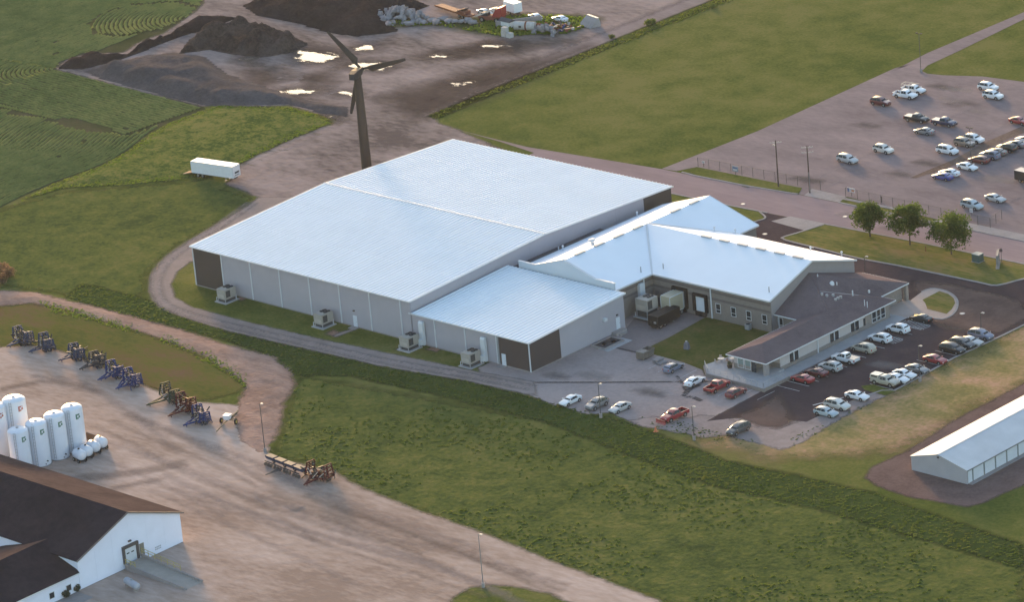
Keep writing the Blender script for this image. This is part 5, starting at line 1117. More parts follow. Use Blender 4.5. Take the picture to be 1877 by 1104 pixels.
# box trailers
def trailer(name, label, loc, rz, L, w, z0, z1, mat, group=None, front_mark=False, wheels=True):
    t = thing(name, label, 'trailer', loc, rz, group)
    mb = MB(); mb.box(-L/2, L/2, -w/2, w/2, z0, z1); obj('cargo_box', mb, mat, t)
    mb = MB()
    for y in (-w/2, w/2):
        mb.box(-L/2, L/2, y-.04, y+.04, z1-.12, z1+.03); mb.box(-L/2, L/2, y-.04, y+.04, z0-.03, z0+.12)
    for x in (-L/2, L/2):
        for y in (-w/2, w/2): mb.box(x-.05, x+.05, y-.05, y+.05, z0+.12, z1-.12)
    obj('edge_rails', mb, m_trim if 'black' not in name else m_dark, t)
    mb = MB(); mb.box(-L/2+.1, L/2-.2, -.5, .5, z0-.35, z0-.004); obj('chassis', mb, m_dark, t)
    if wheels:
        wmm = wheel_mesh(.5, .3)
        for x in (-L*.36, -L*.36+1.25):
            for y in (-w/2+.2, w/2-.2): link('wheel', wmm, (m_tyre_r, m_rim), t, (x, y, .5))
    mb = MB()
    for y in (-.7, .7): mb.box(L*.28-.06, L*.28+.06, y-.06, y+.06, .02, z0-.36)
    mb.box(L*.28-.2, L*.28+.2, -.9, -.5, 0, .018); mb.box(L*.28-.2, L*.28+.2, .5, .9, 0, .018); obj('landing_leg', mb, m_steel, t)
    return t
p0, p1 = G(352,324), G(428,335); ang = math.atan2(p1[1]-p0[1], p1[0]-p0[0])
wt_ = trailer('box_trailer', 'long white box trailer with wooden ramp standing at the grass edge', ((p0[0]+p1[0])/2-.4*math.sin(ang), (p0[1]+p1[1])/2+1.2, .06), ang, 11.4, 2.5, .95, 3.55, PAINT['white'])
mb = MB()
for q in ((-.55,.2),( .25,.75),(.82,.95)): mb.box(5.705, 5.73, q[0], q[1], 1.75, 2.15)
obj('front_lettering', mb, m_dark, wt_); mb = MB()
for k in range(5): mb.box(5.705, 5.73, -.5+.28*k, -.34+.28*k, 1.35, 1.5)
obj('front_lettering', mb, m_dark, wt_)
mb = MB(); mb.box(5.704, 5.715, -.9, 1.05, 1.20, 1.32); obj('stripe', mb, m_steel, wt_)
rw_ = thing('wooden_ramp', 'bare wooden ramp leading up to the white box trailer', 'ramp', wt_.location, ang); mb = MB()
for k in range(6): mb.add([(-9.4,-1.0+.34*k,0.02),(-9.4,-.70+.34*k,.02),(-5.75,-.70+.34*k,.95),(-5.75,-1.0+.34*k,.95),(-9.4,-1.0+.34*k,-.08),(-9.4,-.70+.34*k,-.08),(-5.75,-.70+.34*k,.83),(-5.75,-1.0+.34*k,.83)], [(0,1,2,3)[::-1],(4,5,6,7),(0,3,7,4),(1,5,6,2),(0,4,5,1),(3,2,6,7)])
obj('planks', mb, plain('mat_raw_plank', (.42,.30,.20), .8, 0, .3, .15, 1.5), rw_)
c_ = G(1217,598)
bt = trailer('black_trailer', 'black box trailer parked at the dock beside the tan trailer', (c_[0]-.6, c_[1]+.9, .06), math.pi/2+.03, 6.6, 2.3, .55, 2.65, plain('mat_black_panel', (.022,.019,.019), .7, 0, .2, .1, .8))
for y in (-.5, .5):
    mb = MB(); mb.box(-3.38, -3.31, y-.28, y+.28, 1.2, 1.6); obj('reflector', mb, m_steel if y < 0 else m_dark, bt)
xb = onY(1248, 563, 36.0)[0]
tt = trailer('tan_trailer', 'tan box trailer backed against the black dock seal', (xd2, wy-.65-1.95, .06), -math.pi/2, 3.8, 2.3, 1.0, 4.4, plain('mat_tan_box', (.40,.36,.27), .6, 0, .3, .06, .5))
vt = thing('cargo_trailer', 'black cargo trailer cut by the right edge of the old car park', 'trailer', G(1884,334), R(-3)); mb = MB(); mb.box(-2.6,2.6,-1.1,1.1,.5,2.4); obj('cargo_box', mb, PAINT['black'], vt)
mb = MB(); mb.box(-2.6,2.6,-1.1,1.1,2.404,2.48); obj('roof_panel', mb, m_steel, vt)
for x in (-1.2,.1):
    for y in (-1.0,1.0): link('wheel', wheel_mesh(.36), (m_tyre_r, m_rim), vt, (x,y,.36))
jb = thing('box_trailer', 'small white box trailer standing among the junk', 'trailer', G(941,24), R(-12), None); mb = MB(); mb.box(-2.2,2.2,-1.2,1.2,.7,3.0); obj('cargo_box', mb, PAINT['white'], jb)
mb = MB(); mb.box(-2.3,2.3,-.4,.4,.45,.696); mb.beam((2.3,0,.5),(3.6,0,.5),.12); obj('chassis', mb, m_dark, jb)
for y in (-1.0,1.0): link('wheel', wheel_mesh(.4), (m_tyre_r, m_rim), jb, (0,y,.4))
# ---------------------------------------------------------------- cooling units along the warehouse
def hvac(loc, label, rz=0, sx=2.3, sy=3.0, sz=1.9, lift=.9, duct=None):
    t = thing('cooling_unit', label, 'cooling unit', loc, rz, 'cooling units around the warehouse')
    mb = MB(); mb.box(-sx/2-.5, sx/2+.5, -sy/2-.4, sy/2+.3, 0, .18); obj('pad', mb, m_conc_blue, t)
    mb = MB()
    for x in (-sx/2+.15, sx/2-.15):
        for y in (-sy/2+.15, sy/2-.15): mb.box(x-.07, x+.07, y-.07, y+.07, .18, lift)
    mb.box(-sx/2, sx/2, -sy/2, sy/2, lift-.12, lift-.004); obj('stand', mb, m_steel, t)
    mb = MB(); mb.box(-sx/2, sx/2, -sy/2, sy/2, lift, lift+sz); b = obj('casing', mb, m_tan, t)
    mb = MB(); mb.box(sx/2+.003, sx/2+.03, -sy/2+.3, -.05, lift+.25, lift+sz-.3); obj('grille', mb, m_tan_d, t)
    mb = MB(); mb.box(-sx/2+.25, sx/2-.3, -sy/2-.03, -sy/2-.003, lift+.25, lift+sz*.45); obj('access_panel', mb, plain('mat_tan_light', (.42,.385,.345), .5), t)
    for y in (.2, .95):
        for x in (-.5, .5):
            mb = MB(); mb.lathe([(.44,0),(.44,.1),(.36,.1)], 14, (x, y, lift+sz+.002)); f = obj('fan_housing', mb, m_dark, t)
            mb = MB()
            for q in range(4): mb.beam((x,y,lift+sz+.08),(x+.33*math.cos(q*math.pi/2+.3),y+.33*math.sin(q*math.pi/2+.3),lift+sz+.08),.12,.02)
            obj('fan_blade', mb, m_tan_d, f)
    mb = MB(); mb.box(-sx/2+.1, sx/2-.1, -sy/2+.15, sy/2-.15, .2, lift-.2); obj('compressor', mb, m_tan_d, t)
    mb = MB(); mb.tube((-sx/2-.2,-sy/2,.18),(-sx/2-.2,-sy/2,1.0),.06); mb.tube((sx/2+.2, sy/2-.2,.18),(sx/2+.2, sy/2-.2,1.2),.06); obj('bollard', mb, m_trim, t)
    return t
hvac((-49.4,-2.55,0), 'tan cooling unit at the left end of the warehouse wall')
hvac((-22.0,-2.35,0), 'tan cooling unit beside the warehouse side door')
hvac((1.6,-2.55,0), 'tan cooling unit where the annex meets the tall warehouse')
hvac((17.9,-2.55,0), 'tan cooling unit nearest the brown annex corner')
hvac((30.4,33.2,.5), 'large tan cooling unit in the dock corner beside the black trailer', lift=1.6, sx=2.9, sy=3.2, sz=2.2)
for x, y, h, lab in ((2.9,.3,4.7,'white vertical air duct at the junction of annex and warehouse'), (19.2,.3,4.7,'white vertical air duct on the annex wall near the brown corner')):
    t = thing('air_duct', lab, 'air duct', (x,y,0), 0, 'white ducts on the walls'); mb = MB(); mb.box(-.55,.55,-.85,-.21,.3,h); mb.add([(-.55,-.85,h),(.55,-.85,h),(.55,-.21,h),(-.55,-.21,h),(-.55,-.6,h+.35),(.55,-.6,h+.35),(.55,-.21,h+.35),(-.55,-.21,h+.35)],[(4,5,6,7),(0,1,5,4),(1,2,6,5),(2,3,7,6),(3,0,4,7)]); d = obj('duct', mb, m_trim, t)
    mb = MB(); mb.box(-.55,.55,-1.5,-.853,.5,1.6); obj('elbow', mb, m_trim, t)
for sx_, zz in ((-.75, 3.4), (.0, 0)):
    pass
t = thing('air_duct', 'tall white air duct on the block wall behind the annex corner', 'air duct', (wx+.05, 35.6, 0), 0, 'white ducts on the walls'); mb = MB(); mb.box(.003,.7,-.7,.7,.6,5.4); obj('duct', mb, m_trim, t); mb = MB(); mb.box(.1,.62,-.62,.62,5.402,5.7); obj('elbow', mb, m_trim, t)
for x, y, w, lab in ((-18.7,-2.3,2.4,'orange dirt patch'),):
    pass
for px, w in (((612,612),2.2),((735,640),1.6),((905,676),2.0),((440,548),1.5),((795,640),2.0)):
    sheet('bare_patch', np.array(GP((px[0]-w*7,px[1]+1),(px[0],px[1]-w*3.2),(px[0]+w*8,px[1]),(px[0]+w*2,px[1]+w*3))), MATS.get('mat_bare_patch') or ground('mat_bare_patch', [(.20,.115,.085),(.26,.16,.12),(.30,.20,.155)], .1, .5, 2, bump=.05, edge=(.9,.5,.6)), .02, cell=.4, margin=1)
strip('foot_path', GP((655,601),(640,607),(612,617)), 1.2, g_track, .03, cell=.4); strip('foot_path', GP((925,668),(905,676),(892,683)), 1.2, g_track, .03, cell=.4)

# ---------------------------------------------------------------- trees
def tree(px, py, h, cr, seed, label, lean=0, squat=1.0):
    r = random.Random(seed); x, y, _ = G(px, py, .1)
    t = thing('shade_tree', label, 'tree', (x, y, .1), 0, 'young shade trees on the front lawn')
    mb = MB(); th = h*.30; pts = [(0,0,-.1),(lean*.1,0,th*.5),(lean*.2,.05,th),(lean*.3,.0,h*.62)]; rad = [.17,.14,.12,.05]
    for i in range(3): mb.tube(pts[i], pts[i+1], rad[i], rad[i+1], 8, cap=(i == 0))
    for k in range(9):
        a = r.random()*6.28; z = h*(.28+.4*r.random()); l = cr*(.55+.4*r.random()); mb.tube((lean*.2,0,z),(lean*.2+math.cos(a)*l, math.sin(a)*l, z+h*.2*(.5+r.random())),.055,.015,5,cap=False)
    obj('trunk', mb, m_wood, t, smooth=60)
    rg = np.random.default_rng(seed); cl = []
    n = 60
    for k in range(n):                                              # clumps of foliage set through an uneven crown
        u = rg.normal(size=3); u /= np.linalg.norm(u); rr = rg.random()**.45
        zc = .5+.5*u[2]*rr; prof = (1-abs(2*zc-1)**2.4)**.5 if True else 1
        wid = cr*(1.22-.55*zc)*squat
        cl.append((u[0]*rr*wid, u[1]*rr*wid, h*(.24+.70*zc), (.55+.55*rg.random())*cr*.36))
    V = []; F = []
    for cx_, cy_, cz_, s_ in cl:
        m = 70; d = rg.normal(size=(m,3)); d /= np.linalg.norm(d,axis=1)[:,None]; P = np.array([cx_,cy_,cz_])+d*(s_*rg.random((m,1))**.4)*np.array([1.15,1.15,.8])
        for p in P:
            a = rg.normal(size=3); a /= np.linalg.norm(a); b = np.cross(a, rg.normal(size=3)); b /= np.linalg.norm(b)+1e-6; q = .17+.15*rg.random(); k0 = len(V)
            V += [p-a*q, p+b*q*.6, p+a*q, p-b*q*.6]; F.append((k0,k0+1,k0+2,k0+3))
    me = bpy.data.meshes.new('crown'); me.from_pydata([tuple(v) for v in V], [], F); me.update(); link('crown', me, [m_leaf], t)
m_leaf = leaf('mat_tree_leaf', [(.026,.045,.012),(.043,.068,.016),(.075,.102,.022)], .3, 1.2, 4.0)
tree(1595,434,7.7,3.6,3,'young shade tree on the left of three on the front lawn',0,1.0)
tree(1668,449,9.3,3.9,8,'tallest and most uneven shade tree in the middle of three',.3,.92)
tree(1744,466,8.5,4.2,14,'broad dome-shaped shade tree on the right of three',-.1,1.12)
t = thing('marker_stake', 'thin rusty stake in the lawn between two trees', 'stake', G(1697,461,.1)); mb = MB(); mb.box(-.06,.06,-.06,.06,-.1,1.0); obj('stake', mb, plain('mat_rust', (.20,.085,.05), .9), t); mb = MB(); mb.box(-.09,.09,-.09,.09,1.002,1.1); obj('cap', mb, m_dark, t)
ub = thing('utility_box', 'dark green utility cabinet on the lawn beside the sign', 'utility box', G(1792.5,479,.1)); mb = MB(); mg = plain('mat_green_cabinet', (.06,.10,.095), .6, 0, .3, .08, 1); mb.box(-.85,.85,-.75,.75,0,1.5); obj('cabinet', mb, mg, ub); mb = MB(); mb.box(-.9,.9,-.8,.8,1.504,1.62); obj('lid', mb, plain('mat_cabinet_lid', (.22,.27,.27), .5), ub); mb = MB(); mb.box(-1.0,1.0,-.9,.9,-.1,.08); obj('pad', mb, m_conc, ub)
ms = thing('monument_sign', 'grey sign panel seen edge-on on the lawn by the street', 'sign', G(1829.5,487,.1), R(124)); mb = MB(); mb.box(-1.9,1.9,-.22,.22,.35,2.7); obj('panel', mb, plain('mat_sign_panel', (.21,.20,.20), .7, 0, .3, .15, 1.5), ms)
mb = MB(); mb.box(-2.05,2.05,-.35,.35,-.1,.346); obj('base', mb, m_conc, ms)
for k in range(3):
    mb = MB(); mb.box(-1.5+.3*k,1.3-.35*k,-.26,-.224,2.1-.6*k,2.4-.6*k); obj('lettering', mb, plain('mat_sign_letters', (.10,.10,.10), .7), ms)
ss = thing('street_sign', 'thin street sign post standing behind the grey sign panel', 'sign', G(1836,481,.1)); mb = MB(); mb.tube((0,0,-.1),(0,0,3.0),.05); obj('post', mb, m_pole, ss); mb = MB(); mb.lathe([(.0,0),(.38,.0),(.38,.03),(.0,.03)],8,(0,0,0)); o = obj('plate', mb, plain('mat_sign_back', (.16,.10,.10), .6), ss); o.rotation_euler = (R(90),0,R(15)); o.location = (0,-.06,2.5)

# ---------------------------------------------------------------- lamp posts and power poles
def lamp(px, py, h, label, arms=1, base=True, mat=None, grp='lamp posts', z=.05, head=.5):
    x, y, _ = G(px, py, z); t = thing('lamp_post', label, 'lamp post', (x, y, z), 0, grp); mat = mat or m_pole; b = 0
    if base: mb = MB(); mb.tube((0,0,-.1),(0,0,.75),.3,.3,12); obj('base', mb, m_conc, t); b = .754
    mb = MB(); mb.tube((0,0,b),(0,0,h),.085,.06,8); obj('pole', mb, mat, t)
    for k in range(arms):
        s = 1 if k == 0 else -1; mb = MB(); mb.beam((0,0,h-.1),(s*.45,s*.1,h-.05),.06); mb.box(min(s*.35,s*(.35+head)),max(s*.35,s*(.35+head)),-.18,.18,h-.02,h+.16); obj('lamp_head', mb, m_lamp if arms == 1 else m_dark, t)
lamp(886,1077,9.5,'tall lamp post on the grass island at the bottom edge',mat=m_polel)
lamp(486,829,9.4,'lamp post beside the small green planter at the yard edge')
lamp(1101.5,766,6.6,'lamp post between the grey SUV and the ditch',z=.03)
lamp(1272.5,807,6.4,'lamp post in the grass beside the plough pickup',z=.03)
lamp(1686.5,699,6.9,'lamp post at the grass edge beside the grey sedan',mat=m_pole)
lamp(1799,613,4.3,'lamp post behind the grey blue minivan at the row end',base=False,z=.1)
lamp(1586,498.5,3.2,'short lamp post at the kerb beside the white hall end',base=False)
lamp(1486,466,1.4,'small lamp showing above the white roof at the back drive',base=False)
lamp(1780,295,7.2,'twin-headed lamp post by the brownish SUV in the old car park',arms=2,base=False)
lamp(1688,131.5,8.9,'twin-headed lamp post where the path leaves the car park',arms=2)
def power_pole(px, py, h, label, cross):
    x, y, _ = G(px, py, .1); t = thing('power_pole', label, 'power pole', (x, y, .1), 0, 'wooden poles along the street'); mb = MB(); mb.tube((0,0,-.2),(0,0,h),.17,.11,10); obj('pole', mb, m_wood, t)
    for z in cross:
        mb = MB(); mb.beam((-.9,-.8,z),(.9,.8,z),.12); c = obj('crossarm', mb, plain('mat_pale_crossarm', (.36,.35,.34), .7), t)
        for s in (-1,-.5,.5,1):
            mb = MB(); mb.tube((.85*s,.75*s,z+.062),(.85*s,.75*s,z+.25),.06); obj('insulator', mb, m_lamp, c)
    return t
pp = power_pole(1484.5,353,10.1,'wooden power pole with two pale crossarms near the driveway',(9.8,8.7))
p2 = power_pole(1427,342,10.1,'darker wooden pole with a lamp near the fence middle',(9.6,)); mb = MB(); mb.box(-.7,-.2,-.15,.15,8.9,9.1); obj('lamp_head', mb, m_lamp, p2)
mb = MB(); mb.tube((.17,-.17,.2),(.17,-.17,4.5),.05); obj('conduit', mb, m_steel, pp)
def tree_stub(): pass

# ---------------------------------------------------------------- chain-link fences
m_link = plain('mat_chain_link', (.16,.15,.15), .7, .2, .3, .05, 1); _nt = m_link.node_tree; _b = _nt.nodes['Principled BSDF']
_g = N(_nt, 'ShaderNodeNewGeometry'); _sx = N(_nt, 'ShaderNodeSeparateXYZ'); _nt.links.new(_g.outputs['Position'], _sx.inputs[0])
def _wave(sgn):
    h_ = N(_nt, 'ShaderNodeMath', operation='ADD'); _nt.links.new(_sx.outputs['X'], h_.inputs[0]); _nt.links.new(_sx.outputs['Y'], h_.inputs[1])
    a = N(_nt, 'ShaderNodeMath', operation='MULTIPLY_ADD'); _nt.links.new(_sx.outputs['Z'], a.inputs[0]); a.inputs[1].default_value = sgn; _nt.links.new(h_.outputs[0], a.inputs[2])
    f_ = N(_nt, 'ShaderNodeMath', operation='FRACT'); s_ = N(_nt, 'ShaderNodeMath', operation='MULTIPLY'); _nt.links.new(a.outputs[0], s_.inputs[0]); s_.inputs[1].default_value = 14; _nt.links.new(s_.outputs[0], f_.inputs[0])
    l = N(_nt, 'ShaderNodeMath', operation='LESS_THAN'); _nt.links.new(f_.outputs[0], l.inputs[0]); l.inputs[1].default_value = .07; return l
_m = N(_nt, 'ShaderNodeMath', operation='MAXIMUM'); _nt.links.new(_wave(1).outputs[0], _m.inputs[0]); _nt.links.new(_wave(-1).outputs[0], _m.inputs[1]); _nt.links.new(_m.outputs[0], _b.inputs['Alpha'])
def fence(pts, label, step=3.0, h=2.0):
    t = thing('chain_link_fence', label, 'fence', (pts[0][0], pts[0][1], .08)); o = pts[0]
    P = [(p[0]-o[0], p[1]-o[1]) for p in pts]; pm = MB(); pm.tube((0,0,-.1),(0,0,h+.05),.055,n=6); pme = pm.mesh('post')
    for a, b in zip(P[:-1], P[1:]):
        L = math.dist(a, b); n = max(1, round(L/step))
        for k in range(n+(b == P[-1])): link('post', pme, (m_pole,), t, (a[0]+(b[0]-a[0])*k/n, a[1]+(b[1]-a[1])*k/n, 0))
        mb = MB(); mb.beam((a[0],a[1],h),(b[0],b[1],h),.04); obj('rail', mb, m_pole, t)
        mb = MB(); mb.quad((a[0],a[1],.05),(b[0],b[1],.05),(b[0],b[1],h-.03),(a[0],a[1],h-.03)); obj('mesh_panel', mb, m_link, t)
    return t
f1 = fence([(-20.3,106.4),(12.0,107.6)], 'chain link fence along the verge left of the driveway')
f2 = fence([(19.5,106.6),(56.5,106.4),(55.5,111.5)], 'chain link fence right of the driveway behind the trees')
def sign(name, label, px, py, w, h, mat, marks=(), post=0, rz=0, z=.9):
    x, y, _ = G(px, py, z+h/2); t = thing(name, label, 'sign', (x, y, 0), rz)
    mb = MB(); mb.box(-w/2,w/2,-.03,.03,z,z+h); obj('panel', mb, mat, t)
    for a, b, c, d, m_ in marks: mb = MB(); mb.box(a,b,-.05,-.034,z+c,z+d); obj('print', mb, m_, t)
    if post:
        mb = MB(); mb.box(-.05,.05,.035,.1,0,z+h); obj('post', mb, m_pole, t)
    return t
m_sw = plain('mat_sign_white', (.62,.63,.66), .5); m_sb = plain('mat_sign_blue', (.10,.16,.34), .5); m_so = plain('mat_sign_orange', (.55,.22,.10), .5); m_sg = plain('mat_sign_grey', (.24,.29,.33), .5)
sign('fence_sign','small pale sign at the left end of the chain link fence',1289,297,.7,.5,m_sw,((-.2,.2,.15,.3,m_sg),),1)
sign('fence_sign','blue grey sign hung on the chain link fence',1347.5,309.5,1.6,1.2,m_sg,((-.6,.6,.7,.95,m_sb),(-.5,.5,.3,.5,m_sw)),1)
sign('fence_sign','blue white and orange sign at the gate post',1560,348.5,1.9,.9,m_sw,((-.92,-.45,.05,.85,m_sb),(.1,.85,.2,.6,m_so)),1)
sign('post_sign','small white sign on a post beside the pale blue minivan',1780,386,.75,.8,m_sw,((-.2,.2,.25,.5,m_sg),),1)
gp = thing('gate_post', 'thicker dark fence post on the narrow verge behind the left tree', 'post', G(1616,371)); mb = MB(); mb.tube((0,0,0),(0,0,1.2),.14); obj('post', mb, m_wood, gp); mb = MB(); mb.tube((0,0,1.204),(0,0,1.3),.17,.1); obj('cap', mb, m_dark, gp)
for px, py, lab in ((1303,338,'dark storm drain at the far kerb of the street'),):
    t = thing('storm_drain', 'dark storm drain grate at the far street kerb', 'drain', G(1367,342,.05)); mb = MB(); mb.box(-.9,.9,-.35,.35,0,.04); obj('frame', mb, m_dark, t); mb = MB()
    for k in range(6): mb.box(-.8+.28*k,-.66+.28*k,-.3,.3,.042,.07)
    obj('bars', mb, m_pole, t)
for px, py, lab in ((1549,397,'round manhole cover in the street by the left tree'),(1362,374,'round manhole cover in the street above the white gable'),(1402,429,'round manhole cover in the dark service drive'),(1764,575,'round manhole cover in the dark car park near the island')):
    t = thing('manhole_cover', lab, 'manhole cover', G(px,py,.06), 0, 'manhole covers'); mb = MB(); mb.lathe([(.0,0),(.42,0),(.42,.03),(0,.03)],16); obj('cover', mb, m_steel, t); mb = MB(); mb.lathe([(.44,-.02),(.56,-.02),(.56,.02),(.44,.02)],16); obj('ring', mb, m_conc, t)

# ---------------------------------------------------------------- wind turbine
wtb = thing('wind_turbine', 'dark three-bladed wind turbine behind the warehouse', 'wind turbine', G(675.5,338))
bx, by, _ = wtb.location; m_tur = plain('mat_turbine_steel', (.034,.027,.026), .6, 0, .3, .12, .4)
hub = None
for hh in np.linspace(20, 32, 241):
    d = np.array([bx, by, hh])-CO; z = d@C_FW; py_ = CY-FPX*(d@C_UP)/z
    if py_ < 133: hub = hh; break
hub = hub or 25.0
mb = MB(); mb.tube((0,0,0),(0,0,hub*.55),1.15,1.0,20,cap=True); mb.tube((0,0,hub*.55),(0,0,hub-.6),1.0,.80,20,cap=True); obj('tower', mb, m_tur, wtb, smooth=40)
ax = Vector((-.39,.92,0)).normalized(); sd_ = Vector((.92,.39,0)).normalized()
def NA(f, s, z): return tuple(ax*f+sd_*s+Vector((0,0,hub+z)))
mb = MB(); secn = [(-3.0,.62,-.75,.55),(-1.2,.78,-.8,.78),(1.0,.72,-.7,.75),(1.9,.5,-.5,.5)]
vs = []
for f_, w_, zb_, zt2 in secn: vs += [NA(f_,-w_,zb_),NA(f_,w_,zb_),NA(f_,w_,zt2),NA(f_,-w_,zt2)]
mb.add(vs, [(0,1,2,3),(15,14,13,12)]+[(i*4+k, i*4+(k+1)%4, (i+1)*4+(k+1)%4, (i+1)*4+k) for i in range(3) for k in range(4)]); obj('nacelle', mb, plain('mat_nacelle', (.028,.028,.034), .6, 0, .3, .1, .5), wtb)
mb = MB(); mb.tube(NA(1.904,0,0),NA(2.7,0,0),.55,.45,14); mb.tube(NA(2.7,0,0),NA(3.2,0,0),.45,.08,14); hb_ = obj('hub', mb, m_tur, wtb, smooth=40)
for th in (131, 14, 252):
    d = sd_*math.cos(R(th))+Vector((0,0,1))*math.sin(R(th)); e = ax.cross(d); mb = MB(); c0 = Vector(NA(2.35,0,0)); vs = []
    ST = [(.45,.28,.26),(1.5,.30,.24),(2.2,.74,.20),(5.5,.60,.14),(9.0,.42,.09),(10.6,.26,.05)]
    for r_, ch, tk in ST:
        c = c0+d*r_; tw_ = R(14-1.2*r_); cd = e*math.cos(tw_)+ax*math.sin(tw_); nd = ax*math.cos(tw_)-e*math.sin(tw_)
        off = cd*(ch*.45 if r_ > 2 else 0)
        vs += [c+off-cd*ch, c+off+nd*tk, c+off+cd*ch, c+off-nd*tk]
    mb.add(vs, [(0,1,2,3),tuple(len(vs)-1-k for k in range(4))]+[(i*4+k, i*4+(k+1)%4, (i+1)*4+(k+1)%4, (i+1)*4+k) for i in range(len(ST)-1) for k in range(4)]); obj('blade', mb, m_tur, wtb, smooth=30)

# ---------------------------------------------------------------- tanks
m_tank = plain('mat_tank_white', (.70,.71,.76), .4, 0, .5, .05, .3); m_lg = plain('mat_tank_mark_green', (.10,.20,.14), .6); m_lr = plain('mat_tank_mark_red', (.42,.13,.10), .6)
def tank(x, y, h, r, label, mark):
    t = thing('storage_tank', label, 'tank', (x, y, .06), 0, 'tall white storage tanks'); mb = MB()
    mb.lathe([(r,0),(r,h-.7),(r*.97,h-.45),(r*.8,h-.18),(r*.45,h-.04),(.05,h)], 32); obj('shell', mb, m_tank, t, smooth=35)
    mb = MB(); mb.tube((0,0,h-.01),(0,0,h+.18),.28); obj('hatch', mb, m_steel, t)
    mb = MB(); mb.lathe([(r+.12,-.02),(r+.12,.16),(r+.004,.16)], 32); obj('foundation', mb, m_conc, t)
    mm = m_lg if mark == 'g' else m_lr
    a0 = math.atan2(CO[1]-y, CO[0]-x)+.55; mb = MB()                 # a small square mark painted on the curved wall
    def P(a, z, e): return ((r+e)*math.cos(a), (r+e)*math.sin(a), z)
    for (u0,u1,v0,v1) in ((-.26,-.12,0,1.0),(-.12,.16,.72,1.0),(.02,.2,.2,.62),(-.10,.0,.0,.35)):
        mb.quad(P(a0+u0,h-2.3+v0,.012),P(a0+u1,h-2.3+v0,.012),P(a0+u1,h-2.3+v1,.012),P(a0+u0,h-2.3+v1,.012))
    obj('painted_mark', mb, mm, t); mb = MB(); a2 = a0-.9
    for e in (-.09, .09): mb.beam(P(a2+e,.4,.12), P(a2+e,h-.3,.12), .05)
    for k in range(int(h/.6)): mb.beam(P(a2-.09,.7+.6*k,.12), P(a2+.09,.7+.6*k,.12), .04)
    obj('ladder', mb, m_steel, t); mb = MB(); a1 = a0+.1; mb.tube(P(a1,1.0,-.05),P(a1,1.0,.25),.12); mb.tube(P(a1-.2,.5,-.05),P(a1-.2,.5,.2),.08); obj('valve', mb, m_dark, t)
tank(-15.6,-71.6,8.9,1.95,'white tank at the right front corner of the tank group','g')
tank(-16.0,-75.5,8.7,1.95,'second white tank from the right with green mark','g')
tank(-16.4,-79.5,8.5,1.95,'third white tank from the right with green mark','g')
tank(-16.9,-83.4,8.3,1.9,'fourth white tank from the right beside the barn roof','g')
x_, y_, _ = G(24,728,11.4); tank(x_,y_,11.4,2.15,'tallest white tank with red mark behind the row','r')
x_, y_, _ = G(-12,741,11.0); tank(x_,y_,11.0,2.15,'tall white tank cut by the left edge of the picture','r')
ww = thing('timber_wall', 'low dark timber retaining wall behind the white nurse tanks', 'wall', (*G(160,806)[:2],.06), R(-2)); mb = MB(); mb.box(-.2,4.6,0,.28,0,1.2); mb.box(4.604,4.9,-1.0,.28,0,1.0); obj('planks', mb, plain('mat_dark_timber', (.10,.072,.06), .9, 0, .2, .2, 1), ww)
for (px, py), lab, L_ in (((149,837),'white nurse tank nearest the tall tanks',2.7),((161,830),'white nurse tank second from the tall tanks',2.7),((175,822),'white nurse tank third in the short row',2.7),((188,814),'white nurse tank at the right end of the short row',2.7)):
    x, y, _ = G(px, py, 1.1); t = thing('nurse_tank', lab, 'tank', (x-.5, y, .06), R(-10), 'small white wheeled tanks'); r = .98
    mb = MB(); prof = [(.05,-L_/2),(r*.5,-L_/2+.05),(r*.86,-L_/2+.2),(r,-L_/2+.45),(r,L_/2-.45),(r*.86,L_/2-.2),(r*.5,L_/2-.05),(.05,L_/2)]; mb.lathe(prof,18); o = obj('vessel', mb, m_tank, t, smooth=40); o.rotation_euler = (0,R(90),0); o.location = (0,0,1.35)
    mb = MB(); mb.box(-1.3,1.3,-.5,.5,.4,.5); mb.beam((1.3,0,.45),(2.2,0,.4),.1); obj('frame', mb, m_dark, t); mb = MB(); mb.tube((0,0,2.3),(0,0,2.5),.2); obj('hatch', mb, m_dark, t)
    for a in (-.8,.8):
        for b in (-.75,.75): link('wheel', wheel_mesh(.36,.2), (m_tyre_r,m_rim), t, (a,b,.36))
x, y, _ = G(242,1074,.7); pt = thing('propane_tank', 'grey horizontal propane tank beside the barn ramp', 'tank', (x,y,.06), R(-12)); mb = MB(); r = .62; L_ = 4.3
mb.lathe([(.05,-L_/2),(r*.5,-L_/2+.06),(r*.86,-L_/2+.2),(r,-L_/2+.42),(r,L_/2-.42),(r*.86,L_/2-.2),(r*.5,L_/2-.06),(.05,L_/2)],18); o = obj('vessel', mb, plain('mat_propane_grey', (.36,.37,.42), .5), pt, smooth=40); o.rotation_euler = (0,R(90),0); o.location = (0,0,1.0)
for x in (-1.3,1.3): mb = MB(); mb.box(x-.2,x+.2,-.45,.45,0,.52); obj('saddle', mb, m_conc, pt)
mb = MB(); mb.tube((0,0,1.58),(0,0,1.85),.2); obj('valve_dome', mb, m_steel, pt)
